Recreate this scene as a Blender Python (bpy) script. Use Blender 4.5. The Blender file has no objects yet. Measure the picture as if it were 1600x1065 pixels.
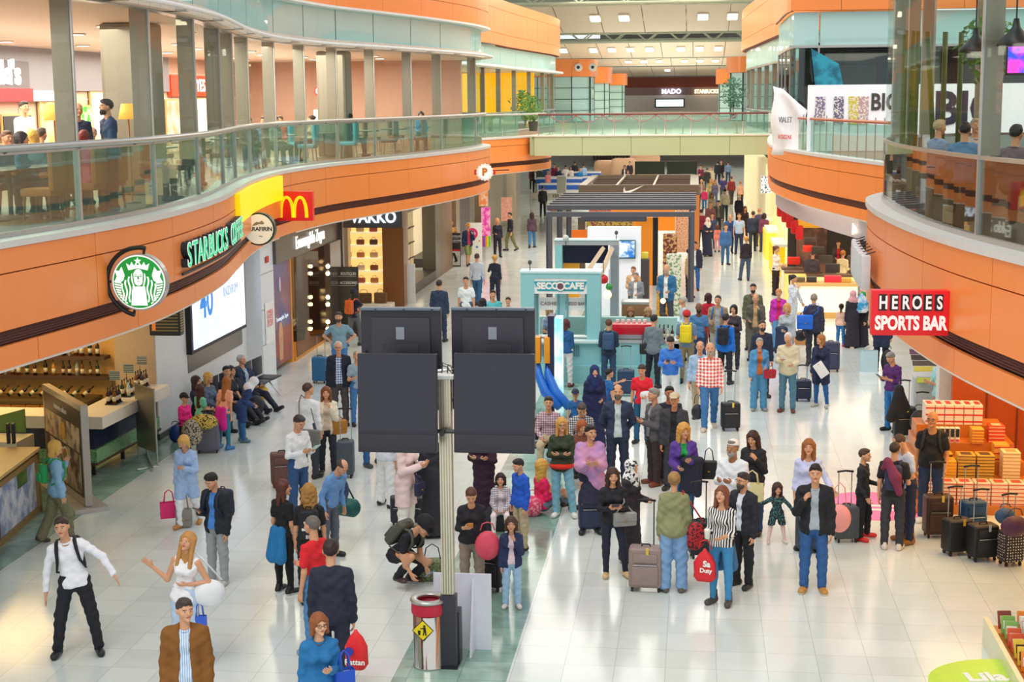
import bpy, bmesh, math, random
import numpy as np
from mathutils import Matrix, Vector
random.seed(7); rng = np.random.default_rng(7)
S = bpy.context.scene; COL = S.collection
PI = math.pi
# ------------------------------------------------------------------ camera
EYE = 6.7; FPX = 2400.0
_r = math.atan(.009)
_u = 288*math.cos(_r)+382.5*math.sin(_r); _v = -382.5*math.cos(_r)+288*math.sin(_r)
_p = math.atan(-_v/FPX); _psi = math.atan(_u/FPX*math.cos(_p))
FWD = np.array([-math.sin(_psi)*math.cos(_p), math.cos(_psi)*math.cos(_p), -math.sin(_p)])
_rt = np.array([math.cos(_psi), math.sin(_psi), 0.]); _up = np.cross(_rt, FWD)
RGT = _rt*math.cos(_r)-_up*math.sin(_r); UPV = _up*math.cos(_r)+_rt*math.sin(_r)
cam = bpy.data.cameras.new('camera'); camo = bpy.data.objects.new('camera', cam); COL.objects.link(camo)
cam.lens = FPX/1600*36; cam.sensor_width = 36; cam.clip_end = 2000; cam.clip_start = .1
camo.matrix_world = Matrix(((RGT[0], UPV[0], -FWD[0], 0), (RGT[1], UPV[1], -FWD[1], 0), (RGT[2], UPV[2], -FWD[2], EYE), (0, 0, 0, 1)))
S.camera = camo
# ------------------------------------------------------------------ light and exposure
S.view_settings.view_transform = 'Standard'; S.view_settings.look = 'None'
S.view_settings.exposure = 0.0; S.view_settings.gamma = 1; S.view_settings.use_curve_mapping = False
S.cycles.max_bounces = 6; S.cycles.diffuse_bounces = 3; S.cycles.glossy_bounces = 3
S.cycles.transparent_max_bounces = 16; S.cycles.transmission_bounces = 4
S.cycles.sample_clamp_indirect = 4; S.cycles.use_denoising = True
S.cycles.caustics_reflective = False; S.cycles.caustics_refractive = False
W = bpy.data.worlds.new('daylight'); S.world = W; W.use_nodes = True
_bg = W.node_tree.nodes['Background']; _bg.inputs[0].default_value = (.93, .975, 1, 1); _bg.inputs[1].default_value = 1.0
def area(name, loc, size, power, col=(1, 1, 1), rot=(0, 0, 0), sy=None):
    l = bpy.data.lights.new(name, 'AREA'); l.energy = power; l.color = col; l.size = size
    if sy: l.shape = 'RECTANGLE'; l.size_y = sy
    o = bpy.data.objects.new(name, l); o.location = loc; o.rotation_euler = rot; COL.objects.link(o); return o
_sun = bpy.data.lights.new('skylight_sun', 'SUN'); _sun.energy = 1.2; _sun.angle = .6; _sun.color = (1, .97, .92)
_so = bpy.data.objects.new('skylight_sun', _sun); _so.rotation_euler = (math.radians(28), math.radians(-12), 0); COL.objects.link(_so)
area('food_court_light', (-13.5, 24, 8.0), 6, 2400, (1, .9, .76), sy=22)
area('food_court_light', (-13.5, 46, 8.0), 6, 2600, (1, .9, .78), sy=20)
area('right_gallery_light', (7, 22, 8.6), 5, 420, (1, .85, .66), sy=16)
area('right_gallery_light', (7.5, 43, 8.6), 6, 160, (1, .95, .9), sy=6)
area('bar_light', (-12.9, 26.6, 3.3), 2, 110, (1, .66, .26), sy=3)
area('left_shop_light', (-13, 41, 3.3), 4, 260, (1, .76, .42), sy=14)
area('left_shop_light', (-12.5, 58, 3.3), 3, 240, (1, .82, .58), sy=12)
area('right_shop_light', (5.2, 48, 3.3), 4, 210, (1, .86, .62), sy=10)
area('right_shop_light', (5.2, 66, 3.3), 3, 120, (1, .84, .5), sy=16)
area('sweet_stall_light', (5.3, 24, 3.25), 2.5, 190, (1, .6, .22), sy=7)
area('food_court_ceiling_fill', (-14, 36, 5.9), 1.5, 350, (1, .92, .84), (PI, 0, 0), sy=36)  # unseen upward fill, added to brighten the food court ceiling
area('hall_ceiling_fill', (-3, 165, 4.7), 14, 4500, (1, .93, .8), (PI, 0, 0), sy=90)  # added fill light without a fixture, lifts the dark far ceiling bands
area('hall_floor_fill', (-3.2, 76, 13), 10, 3600, (1, .91, .78), sy=50)  # unseen overhead fill, added to warm and brighten the mid-hall floor
area('far_hall_light', (-2, 116, 3.9), 14, 14000, (1, .93, .82), sy=60)
# ------------------------------------------------------------------ picture helpers (a pixel of the 1600x1065 frame <-> a place)
def ray(x, y): return FWD+RGT*((x-800)/FPX)-UPV*((y-532.5)/FPX)
def onz(x, y, z=0.):
    d = ray(x, y); return np.array([0, 0, EYE])+d*((z-EYE)/d[2])
def ony(x, y, Y):
    d = ray(x, y); return np.array([0, 0, EYE])+d*(Y/d[1])
def proj(P):
    d = np.asarray(P, float)-[0, 0, EYE]; z = d@FWD; return 800+FPX*(d@RGT)/z, 532.5-FPX*(d@UPV)/z
# ------------------------------------------------------------------ materials
def lin(h):
    if not isinstance(h, str): return tuple(h)
    h = h.lstrip('#'); h = h if len(h) == 6 else ''.join(q*2 for q in h); c = [int(h[i:i+2], 16)/255 for i in (0, 2, 4)]
    return tuple(((v+.055)/1.055)**2.4 if v > .04045 else v/12.92 for v in c)
_mc = {}
def M(col, rough=.55, metal=0., var=.07, vs=9., emit=0., pat=None, col2=None, ps=1., bump=0., coat=0.):
    key = (str(col), rough, metal, var, vs, emit, pat, str(col2), ps, bump, coat)
    if key in _mc: return _mc[key]
    m = bpy.data.materials.new('%s_%s' % (pat or 'surface', str(col).strip('#')[:12])); m.use_nodes = True; nt = m.node_tree; N = nt.nodes; L = nt.links
    b = N['Principled BSDF']; c = lin(col)+(1,)
    b.inputs['Roughness'].default_value = rough; b.inputs['Metallic'].default_value = metal
    if coat: b.inputs['Coat Weight'].default_value = coat; b.inputs['Coat Roughness'].default_value = .08
    tc = N.new('ShaderNodeTexCoord'); no = N.new('ShaderNodeTexNoise'); no.inputs['Scale'].default_value = vs; no.inputs['Detail'].default_value = 3
    L.new(tc.outputs['Object'], no.inputs['Vector'])
    def mix(f, a, bb, t='MIX'):
        n = N.new('ShaderNodeMix'); n.data_type = 'RGBA'; n.blend_type = t; n.inputs[0].default_value = 1
        for i, v in ((0, f), (6, a), (7, bb)):
            if hasattr(v, 'is_linked'): L.new(v, n.inputs[i])
            elif i == 0: n.inputs[0].default_value = v
            else: n.inputs[i].default_value = v
        return n.outputs[2]
    base = c
    if pat:
        c2 = lin(col2 or '#ffffff')+(1,)
        def math_(op, a, bb=0.):
            n = N.new('ShaderNodeMath'); n.operation = op
            for i, v in ((0, a), (1, bb)):
                if hasattr(v, 'is_linked'): L.new(v, n.inputs[i])
                else: n.inputs[i].default_value = v
            return n.outputs[0]
        sp = N.new('ShaderNodeSeparateXYZ'); L.new(tc.outputs['Object'], sp.inputs[0])
        def bars(o, k, w): return math_('GREATER_THAN', math_('FRACT', math_('MULTIPLY', o, k)), w)
        if pat == 'stripe': base = mix(bars(sp.outputs[0], 28*ps, .5), c, c2)
        elif pat == 'rows': base = mix(bars(sp.outputs[2], 20*ps, .55), c, c2)
        elif pat == 'planks': base = mix(bars(sp.outputs[1], 2*ps, .97), c, c2)
        elif pat == 'plaid':
            f = math_('ADD', math_('MULTIPLY', bars(sp.outputs[0], 17*ps, .5), .5), math_('MULTIPLY', bars(sp.outputs[2], 17*ps, .5), .5)); base = mix(f, c, c2)
        elif pat == 'print':
            v = N.new('ShaderNodeTexNoise'); v.inputs['Scale'].default_value = 22*ps; L.new(tc.outputs['Object'], v.inputs['Vector'])
            base = mix(math_('GREATER_THAN', v.outputs[0], .53), c, c2)
        elif pat == 'dots':
            v = N.new('ShaderNodeTexVoronoi'); v.inputs['Scale'].default_value = 20*ps; v.inputs['Randomness'].default_value = .25; L.new(tc.outputs['Object'], v.inputs['Vector'])
            base = mix(math_('LESS_THAN', v.outputs[0], .2), c, c2)
        elif pat == 'soft':
            v = N.new('ShaderNodeTexNoise'); v.inputs['Scale'].default_value = 3*ps; v.inputs['Detail'].default_value = 5; L.new(tc.outputs['Object'], v.inputs['Vector'])
            r = N.new('ShaderNodeMapRange'); r.inputs[1].default_value = .42; r.inputs[2].default_value = .6; L.new(v.outputs[0], r.inputs[0]); base = mix(r.outputs[0], c, c2)
        elif pat == 'bricks':
            t = N.new('ShaderNodeTexBrick'); t.inputs['Scale'].default_value = 5*ps; t.inputs['Color1'].default_value = c; t.inputs['Color2'].default_value = tuple(x*.92 for x in c[:3])+(1,); t.inputs['Mortar'].default_value = c2; t.inputs['Mortar Size'].default_value = .03
            cb = N.new('ShaderNodeCombineXYZ'); L.new(math_('ADD', sp.outputs[0], sp.outputs[1]), cb.inputs[0]); L.new(sp.outputs[2], cb.inputs[1]); L.new(cb.outputs[0], t.inputs['Vector']); base = t.outputs[0]
    if var:
        g = N.new('ShaderNodeMapRange'); g.inputs[3].default_value = 1-var; g.inputs[4].default_value = 1+var; L.new(no.outputs[0], g.inputs[0])
        vm = N.new('ShaderNodeVectorMath'); vm.operation = 'SCALE'
        if hasattr(base, 'is_linked'): L.new(base, vm.inputs[0])
        else: vm.inputs[0].default_value = base[:3]
        L.new(g.outputs[0], vm.inputs['Scale']); out = vm.outputs[0]
        L.new(out, b.inputs['Base Color'])
        if emit: L.new(out, b.inputs['Emission Color'])
    else:
        if hasattr(base, 'is_linked'):
            L.new(base, b.inputs['Base Color'])
            if emit: L.new(base, b.inputs['Emission Color'])
        else:
            b.inputs['Base Color'].default_value = base; b.inputs['Emission Color'].default_value = base
    if emit: b.inputs['Emission Strength'].default_value = emit
    if bump:
        bp = N.new('ShaderNodeBump'); bp.inputs['Strength'].default_value = bump; bp.inputs['Distance'].default_value = .02; L.new(no.outputs[0], bp.inputs['Height']); L.new(bp.outputs[0], b.inputs['Normal'])
    _mc[key] = m; return m
def glass(tint='#dff2ee', refl=.12, op=0., opc='#9fd0cc', gr=.5):
    key = ('glass', tint, refl, op, opc, gr)
    if key in _mc: return _mc[key]
    m = bpy.data.materials.new('glass_pane'); m.use_nodes = True; nt = m.node_tree; N = nt.nodes; L = nt.links; N.clear()
    o = N.new('ShaderNodeOutputMaterial'); t = N.new('ShaderNodeBsdfTransparent'); t.inputs[0].default_value = lin(tint)+(1,)
    g = N.new('ShaderNodeBsdfGlossy'); g.inputs['Roughness'].default_value = .02
    f = N.new('ShaderNodeLayerWeight'); f.inputs[0].default_value = .5; pw = N.new('ShaderNodeMath'); pw.operation = 'POWER'; pw.inputs[1].default_value = 5; L.new(f.outputs['Facing'], pw.inputs[0])
    a = N.new('ShaderNodeMath'); a.operation = 'MULTIPLY_ADD'; a.use_clamp = True; a.inputs[1].default_value = gr; a.inputs[2].default_value = refl*.6; L.new(pw.outputs[0], a.inputs[0])
    mx = N.new('ShaderNodeMixShader'); L.new(a.outputs[0], mx.inputs[0]); src = t.outputs[0]
    if op:
        d = N.new('ShaderNodeBsdfDiffuse'); d.inputs[0].default_value = lin(opc)+(1,); m2 = N.new('ShaderNodeMixShader'); m2.inputs[0].default_value = op
        L.new(t.outputs[0], m2.inputs[1]); L.new(d.outputs[0], m2.inputs[2]); src = m2.outputs[0]
    L.new(src, mx.inputs[1]); L.new(g.outputs[0], mx.inputs[2]); L.new(mx.outputs[0], o.inputs[0])
    _mc[key] = m; return m
# ------------------------------------------------------------------ mesh helpers
def rz(a): c, s = math.cos(a), math.sin(a); return np.array([[c, -s, 0], [s, c, 0], [0, 0, 1.]])
class MB:
    def __init__(s): s.v = []; s.f = []; s.m = []; s.n = 0; s.mats = []
    def mi(s, m):
        if m not in s.mats: s.mats.append(m)
        return s.mats.index(m)
    def add(s, v, f, m=None):
        v = np.asarray(v, float); k = s.mi(m); s.v.append(v)
        for q in f: s.f.append([i+s.n for i in q]); s.m.append(k)
        s.n += len(v); return s
    def box(s, x0, y0, z0, x1, y1, z1, m=None, T=None):
        v = np.array([(x, y, z) for x in (x0, x1) for y in (y0, y1) for z in (z0, z1)], float)
        if T is not None: v = v@T[:3, :3].T+T[:3, 3]
        return s.add(v, [(0, 1, 3, 2), (4, 6, 7, 5), (0, 4, 5, 1), (2, 3, 7, 6), (0, 2, 6, 4), (1, 5, 7, 3)], m)
    def rbox(s, c, d, m=None, r=.02, T=None, seg=2):
        """box with rounded edges, centre c, size d"""
        bm = bmesh.new(); bmesh.ops.create_cube(bm, size=1); bmesh.ops.scale(bm, vec=d, verts=bm.verts)
        bmesh.ops.bevel(bm, geom=bm.edges[:]+bm.verts[:], offset=min(r, min(d)*.49), segments=seg, profile=.6, affect='EDGES')
        v = np.array([x.co[:] for x in bm.verts])+np.array(c); f = [[x.index for x in q.verts] for q in bm.faces]; bm.free()
        if T is not None: v = v@T[:3, :3].T+T[:3, 3]
        return s.add(v, f, m)
    def tube(s, pts, r, m=None, n=8, cap=True):
        P = [np.array(p, float) for p in pts]; R = r if hasattr(r, '__len__') else [r]*len(P); V = []; up = None
        for i, p in enumerate(P):
            t = P[min(i+1, len(P)-1)]-P[max(i-1, 0)]; t = t/(np.linalg.norm(t)+1e-9)
            if up is None: up = np.array([0, 0, 1.]) if abs(t[2]) < .9 else np.array([0, 1., 0])
            a = np.cross(t, up); a /= np.linalg.norm(a)+1e-9; b = np.cross(a, t); up = b
            for k in range(n): V.append(p+R[i]*(math.cos(2*PI*k/n)*a+math.sin(2*PI*k/n)*b))
        F = [(i*n+k, i*n+(k+1) % n, (i+1)*n+(k+1) % n, (i+1)*n+k) for i in range(len(P)-1) for k in range(n)]
        if cap: F += [tuple(range(n))[::-1], tuple(range((len(P)-1)*n, len(P)*n))]
        return s.add(V, F, m)
    def lathe(s, prof, c=(0, 0, 0), m=None, n=16, cap=True):
        V = [(c[0]+r*math.cos(2*PI*k/n), c[1]+r*math.sin(2*PI*k/n), c[2]+z) for r, z in prof for k in range(n)]
        F = [(i*n+k, i*n+(k+1) % n, (i+1)*n+(k+1) % n, (i+1)*n+k) for i in range(len(prof)-1) for k in range(n)]
        if cap: F += [tuple(range(n))[::-1], tuple(range((len(prof)-1)*n, len(prof)*n))]
        return s.add(V, F, m)
    def prism(s, poly, z0, z1, m=None, T=None):
        """poly in xy, extruded along z, then moved by T"""
        n = len(poly); a = sum(poly[i][0]*poly[(i+1) % n][1]-poly[(i+1) % n][0]*poly[i][1] for i in range(n))
        if a < 0: poly = poly[::-1]
        v = np.array([(x, y, z0) for x, y in poly]+[(x, y, z1) for x, y in poly], float)
        if T is not None: v = v@T[:3, :3].T+T[:3, 3]
        return s.add(v, [tuple(range(n))[::-1], tuple(range(n, 2*n))]+[(i, (i+1) % n, n+(i+1) % n, n+i) for i in range(n)], m)
    def ball(s, c, r, m=None, n=12, k=8):
        r = r if hasattr(r, '__len__') else (r, r, r); V = []
        for i in range(1, k):
            for j in range(n): V.append((c[0]+r[0]*math.sin(PI*i/k)*math.cos(2*PI*j/n), c[1]+r[1]*math.sin(PI*i/k)*math.sin(2*PI*j/n), c[2]+r[2]*math.cos(PI*i/k)))
        V += [(c[0], c[1], c[2]+r[2]), (c[0], c[1], c[2]-r[2])]; t = len(V)-2
        F = [(i*n+j, (i+1)*n+j, (i+1)*n+(j+1) % n, i*n+(j+1) % n) for i in range(k-2) for j in range(n)]
        F += [(t, j, (j+1) % n) for j in range(n)]+[(t+1, (k-2)*n+(j+1) % n, (k-2)*n+j) for j in range(n)]
        return s.add(V, F, m)
    def mesh(s, name, smooth=False):
        me = bpy.data.meshes.new(name); me.from_pydata([tuple(x) for x in np.concatenate(s.v)], [], s.f)
        for m in s.mats: me.materials.append(m)
        me.polygons.foreach_set('material_index', s.m)
        if smooth: me.polygons.foreach_set('use_smooth', [True]*len(s.f))
        me.update(); return me
    def build(s, name, parent=None, smooth=False, loc=None, rot=0., auto=False):
        me = s.mesh(name, smooth or auto)
        if auto: me.set_sharp_from_angle(angle=math.radians(35))
        return link(name, me, parent, loc, rot)
def link(name, me, parent=None, loc=None, rot=0.):
    o = bpy.data.objects.new(name, me); COL.objects.link(o)
    if loc is not None: o.location = loc
    if rot: o.rotation_euler = (0, 0, rot)
    if parent is not None: o.parent = parent
    return o
def tag(o, label, cat, group=None, kind=None):
    o['label'] = label; o['category'] = cat
    if group: o['group'] = group
    if kind: o['kind'] = kind
    return o
def thing(name, label, cat, loc=(0, 0, 0), rot=0., group=None):
    o = bpy.data.objects.new(name, None); COL.objects.link(o); o.location = loc; o.rotation_euler = (0, 0, rot); o.empty_display_size = .1
    return tag(o, label, cat, group)
def struct(o): o['kind'] = 'structure'; return o
def MT(x=0, y=0, z=0, a=0, b=0, c=0, s=1):
    """4x4: move * Rz(a) * Ry(b) * Rx(c) * scale"""
    return np.array(Matrix.Translation((x, y, z))@Matrix.Rotation(a, 4, 'Z')@Matrix.Rotation(b, 4, 'Y')@Matrix.Rotation(c, 4, 'X')@Matrix.Scale(s, 4))
def FACE(o, X, Yv):
    """frame with local x along X, local y along Yv, z = normal towards the viewer"""
    X = np.array(X, float); X /= np.linalg.norm(X); Yv = np.array(Yv, float); Z = np.cross(X, Yv); Z /= np.linalg.norm(Z); Yv = np.cross(Z, X)
    T = np.eye(4); T[:3, 0] = X; T[:3, 1] = Yv; T[:3, 2] = Z; T[:3, 3] = o; return T
def text(s, size, T, m, ext=.01, off=0., name='lettering', parent=None, sx=1., align='CENTER', mb=None):
    cu = bpy.data.curves.new(name, 'FONT'); cu.body = s; cu.size = size; cu.extrude = ext; cu.offset = off; cu.align_x = align; cu.align_y = 'CENTER'; cu.resolution_u = 3
    o = bpy.data.objects.new(name, cu); COL.objects.link(o); dg = bpy.context.evaluated_depsgraph_get(); me = bpy.data.meshes.new_from_object(o.evaluated_get(dg)); bpy.data.objects.remove(o)
    v = np.empty(len(me.vertices)*3); me.vertices.foreach_get('co', v); v = v.reshape(-1, 3); v[:, 0] *= sx; v = v@T[:3, :3].T+T[:3, 3]
    f = [list(p.vertices) for p in me.polygons]; bpy.data.meshes.remove(me)
    b = mb or MB(); b.add(v, f, m)
    return b if mb else b.build(name, parent)
def disc(r, n=40, cx=0, cy=0): return [(cx+r*math.cos(2*PI*k/n), cy+r*math.sin(2*PI*k/n)) for k in range(n)]
class Path:
    """smooth curve on the ground plan; n points towards side sg (+1: to the right of travel)"""
    def __init__(s, pts, step=.2, sg=1):
        P = [np.array(p, float) for p in pts]; P = [2*P[0]-P[1]]+P+[2*P[-1]-P[-2]]; out = []
        for i in range(1, len(P)-2):
            a, b, c, d = P[i-1:i+3]; n = max(2, int(np.linalg.norm(c-b)/step))
            for k in range(n):
                t = k/n; out.append(.5*(2*b+(c-a)*t+(2*a-5*b+4*c-d)*t*t+(-a+3*b-3*c+d)*t**3))
        out.append(P[-2]); s.p = np.array(out); s.sg = sg
        s.s = np.concatenate([[0], np.cumsum(np.linalg.norm(np.diff(s.p, axis=0), axis=1))]); s.len = s.s[-1]
    def at(s, t, off=0.):
        t = min(max(t, 0), s.len-1e-6); i = int(np.searchsorted(s.s, t, 'right')-1); i = min(i, len(s.p)-2); f = (t-s.s[i])/(s.s[i+1]-s.s[i])
        q = s.p[i]*(1-f)+s.p[i+1]*f; a = s.p[max(i-1, 0)]; b = s.p[min(i+2, len(s.p)-1)]; d = (b-a)/np.linalg.norm(b-a); n = np.array([d[1], -d[0]])*s.sg
        return q+n*off, d, n
    def spx(s, px, z, off=0.):
        return min(s.s, key=lambda t: abs(proj((*s.at(t, off)[0], z))[0]-px))
    def sy(s, y): return s.s[int(np.argmin(abs(s.p[:, 1]-y)))]
    def ribbon(s, mb, t0, t1, z0, z1, off, th, m, step=.35):
        n = max(1, int(math.ceil((t1-t0)/step))); V = []; F = []
        for k in range(n+1):
            t = t0+(t1-t0)*k/n; q, _, _ = s.at(t, off); q2, _, _ = s.at(t, off-th)
            V += [(q[0], q[1], z0), (q[0], q[1], z1), (q2[0], q2[1], z1), (q2[0], q2[1], z0)]
        for k in range(n):
            a = 4*k; b = a+4
            for i in range(4): F.append((a+i, b+i, b+(i+1) % 4, a+(i+1) % 4) if s.sg > 0 else (a+i, a+(i+1) % 4, b+(i+1) % 4, b+i))
        F += [(0, 3, 2, 1), (4*n, 4*n+1, 4*n+2, 4*n+3)]
        mb.add(V, F, m)
    def rail(s, mb, t0, t1, z, off, r, m, step=.4, n=8):
        k = max(1, int((t1-t0)/step)); mb.tube([tuple(s.at(t0+(t1-t0)*i/k, off)[0])+(z,) for i in range(k+1)], r, m, n)
# ================================================================== THE BUILDING
def onx(px, py, X):
    d = ray(px, py); return np.array([0, 0, EYE])+d*(X/d[0])
ORG = M('#ff9347', .3, var=.05, vs=2.5); ORGs = M('#7c3d24', .6); GROOVE = M('#6c4440', .5); LEDGE = M('#dcdad6', .4)
STEEL = M('#b9bab6', .3, .75); STEELd = M('#77746b', .38, .55); MULL = M('#8d8a7d', .35, .5); WHITE = M('#f2f0ea', .5); BLACK = M('#17171b', .45)
TEAL = glass('#cfeae4', .12, .85, '#c4ece6', .3); TEALD = M('#2c4645', .4)
GL_LOW = glass('#cfe6dd', .16, .10, '#a9d4c6'); GL_CL = glass('#f8fcfa', .02, gr=.12); GL_BR = glass('#d9eee8', .12, .12, '#b7e0d4')
WALLP = M('#d9b49c', .6, var=.03); DGLASS = glass('#7d8a8c', .14, .25, '#3a4346')
PL = Path([(-9.6, 9), (-9.05, 13), (-8.62, 17.8), (-8.3, 20.5), (-8.18, 23.2), (-8.5, 26.8), (-9.1, 30), (-9.7, 33.2), (-10.08, 37), (-9.85, 41), (-9.1, 44.4), (-8.35, 48), (-7.7, 52), (-7.5, 54.5), (-7.6, 57), (-8.3, 58.8), (-9.6, 59.5)], sg=1)
PL2 = Path([(-9.9, 60), (-9.5, 63), (-9.1, 66.3), (-8.2, 68.8), (-7.4, 71), (-6.9, 73.5), (-7.1, 76)], sg=1)
PR1 = Path([(6.2, 10.5), (4.7, 12.2), (3.95, 14.4), (3.46, 16.7), (3.05, 18.9), (2.8, 21.4), (2.74, 24.3), (2.95, 26.8), (3.7, 28.6), (5.0, 29.8), (6.6, 30.2)], sg=-1)
PR2 = Path([(8, 35), (6.2, 37), (5.0, 39.4), (4.3, 42.6), (3.6, 46.2), (2.97, 50.6), (2.66, 55), (2.75, 60), (3.0, 65), (3.4, 71)], sg=-1)
# ---- floors
def floor_material():
    m = bpy.data.materials.new('polished_stone_tiles'); m.use_nodes = True; nt = m.node_tree; N = nt.nodes; L = nt.links; b = N['Principled BSDF']
    tc = N.new('ShaderNodeTexCoord'); t = N.new('ShaderNodeTexBrick'); t.offset = 0; t.inputs['Scale'].default_value = 1; t.inputs['Brick Width'].default_value = .6; t.inputs['Row Height'].default_value = .6
    t.inputs['Mortar Size'].default_value = .003; t.inputs['Bias'].default_value = 0; t.inputs['Color1'].default_value = lin('#e2e9e6')+(1,); t.inputs['Color2'].default_value = lin('#d8e1dd')+(1,); t.inputs['Mortar'].default_value = lin('#aeb5af')+(1,)
    mp = N.new('ShaderNodeMapping'); mp.inputs['Rotation'].default_value = (0, 0, PI/2); mp.inputs['Location'].default_value = (0.1, -.3, 0); L.new(tc.outputs['Object'], mp.inputs[0]); L.new(mp.outputs[0], t.inputs['Vector'])
    t2 = N.new('ShaderNodeTexBrick'); t2.offset = 0; t2.inputs['Scale'].default_value = 1; t2.inputs['Brick Width'].default_value = .6; t2.inputs['Row Height'].default_value = .6; t2.inputs['Mortar Size'].default_value = .003
    t2.inputs['Color1'].default_value = lin('#9dbdb0')+(1,); t2.inputs['Color2'].default_value = lin('#86a99d')+(1,); t2.inputs['Mortar'].default_value = lin('#5f7d74')+(1,); L.new(mp.outputs[0], t2.inputs['Vector'])
    n = N.new('ShaderNodeTexNoise'); n.inputs['Scale'].default_value = 1.6; n.inputs['Detail'].default_value = 8; n.inputs['Distortion'].default_value = 1.2; L.new(tc.outputs['Object'], n.inputs['Vector'])
    r = N.new('ShaderNodeMapRange'); r.inputs[1].default_value = .35; r.inputs[2].default_value = .65; r.inputs[3].default_value = .72; r.inputs[4].default_value = 1.12; L.new(n.outputs[0], r.inputs[0])
    vm = N.new('ShaderNodeVectorMath'); vm.operation = 'SCALE'; L.new(t2.outputs[0], vm.inputs[0]); L.new(r.outputs[0], vm.inputs['Scale'])
    r1 = N.new('ShaderNodeMapRange'); r1.inputs[3].default_value = .9; r1.inputs[4].default_value = 1.06; L.new(n.outputs[0], r1.inputs[0]); v1 = N.new('ShaderNodeVectorMath'); v1.operation = 'SCALE'; L.new(t.outputs[0], v1.inputs[0]); L.new(r1.outputs[0], v1.inputs['Scale'])
    sp = N.new('ShaderNodeSeparateXYZ'); L.new(tc.outputs['Object'], sp.inputs[0])
    def mth(op, a, c=0.):
        q = N.new('ShaderNodeMath'); q.operation = op
        for i, v in ((0, a), (1, c)):
            if hasattr(v, 'is_linked'): L.new(v, q.inputs[i])
            else: q.inputs[i].default_value = v
        return q.outputs[0]
    X = sp.outputs[0]; band = mth('MULTIPLY', mth('GREATER_THAN', X, -3.47), mth('LESS_THAN', X, -2.13)); band = mth('MULTIPLY', band, mth('LESS_THAN', sp.outputs[1], 58.))
    side = mth('MULTIPLY', mth('LESS_THAN', X, -9.95), mth('LESS_THAN', sp.outputs[1], 30.5)); g = mth('MAXIMUM', band, side)
    mx = N.new('ShaderNodeMix'); mx.data_type = 'RGBA'; L.new(g, mx.inputs[0]); L.new(v1.outputs[0], mx.inputs[6]); L.new(vm.outputs[0], mx.inputs[7]); L.new(mx.outputs[2], b.inputs['Base Color'])
    rr = N.new('ShaderNodeMapRange'); rr.inputs[3].default_value = .10; rr.inputs[4].default_value = .2; L.new(n.outputs[0], rr.inputs[0]); L.new(rr.outputs[0], b.inputs['Roughness'])
    return m
mb = MB(); mb.box(-40, 5, -.3, 30, 262, 0, floor_material()); struct(mb.build('floor'))
def slab(name, path, xs, z0, z1, m, t0=0, t1=None, off=-.06):
    t1 = path.len if t1 is None else t1; n = int((t1-t0)/.6); P = [tuple(path.at(t0+(t1-t0)*i/n, off)[0]) for i in range(n+1)]
    P += [(xs, P[-1][1]), (xs, P[0][1])]; b = MB(); b.prism(P, z0, z1, m); return struct(b.build(name))
UPF = M('#8a6a55', .3, var=.12, vs=3); CEIL = M('#e4d8c6', .55, var=.03, pat='planks', col2='#b9ab98', ps=1.0)
SHOPC = M('#f0e6d6', .6)
slab('floor_upper_left', PL, -17.6, 4.6, 4.98, UPF); slab('ceiling_shops_left', PL, -17.6, 3.4, 3.5, SHOPC)
slab('ceiling_food_court', PL, -17.6, 8.12, 8.3, CEIL)
slab('floor_upper_back_left', PL2, -17.6, 4.6, 4.98, UPF); slab('ceiling_shops_back_left', PL2, -17.6, 3.4, 3.5, SHOPC)
slab('floor_upper_right', PR1, 16, 4.6, 4.98, UPF); slab('ceiling_shops_right', PR1, 16, 3.4, 3.5, SHOPC); slab('ceiling_bar_right', PR1, 16, 9.1, 9.3, M('#5c4c46', .6))
slab('floor_terrace_right', PR2, 16, 4.6, 4.98, UPF); slab('ceiling_shops_back_right', PR2, 16, 3.4, 3.5, SHOPC)
# ---- curved fascias made of separate panels
_tn = [0]
def trim_name(): _tn[0] += 1; return 'trim_%d' % _tn[0]
def fascia(path, t0, t1, z, w=2.9, low=True):
    """z: list of panel heights from the top; the dark recess lies under the main panels"""
    b = MB(); t = t0
    while t < t1-.2:
        e = min(t+w, t1)
        for a, c in zip(z[:-1], z[1:]): path.ribbon(b, t+.008, e-.008, c+.008, a-.008, 0, .05, ORG)
        t = e
    path.ribbon(b, t0, t1, z[-1], z[0], -.05, .06, ORGs)
    if low:
        path.ribbon(b, t0, t1, z[-1]-.20, z[-1]+.01, -.16, .05, GROOVE)
        for k in range(5): path.rail(b, t0, t1, z[-1]-.03-.035*k, -.11, .007, M('#7c5450', .5), n=4)
        t = t0+w*.45
        path.ribbon(b, t0, t-.008, z[-1]-.48, z[-1]-.19, -.02, .06, ORG)
        while t < t1-.2:
            e = min(t+w, t1); path.ribbon(b, t+.008, e-.008, z[-1]-.48, z[-1]-.19, -.02, .06, ORG); t = e
        path.ribbon(b, t0, t1, z[-1]-.52, z[-1]-.48, -.05, .25, WHITE)
    return struct(b.build(trim_name()))
FZ = [4.9, 4.58, 3.86]
fascia(PL, 0, PL.len, FZ); fascia(PL2, 0, PL2.len, FZ); fascia(PR1, 0, PR1.len, FZ, 2.6); fascia(PR2, 0, PR2.len, FZ, 3.4)
UZ = [11.4, 10.9, 9.75, 9.2]
fascia(PL, 0, PL.len, UZ, 3.0, False)
for p in (PL, PL2, PR1, PR2):
    b = MB(); p.ribbon(b, 0, p.len, 4.9, 4.985, .03, .42, LEDGE); struct(b.build(trim_name()))
b = MB(); PL.ribbon(b, 0, PL.len, 9.14, 9.2, .06, .5, WHITE); PL.ribbon(b, 0, PL.len, 11.4, 11.5, .03, 3, SHOPC); struct(b.build(trim_name()))
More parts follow.
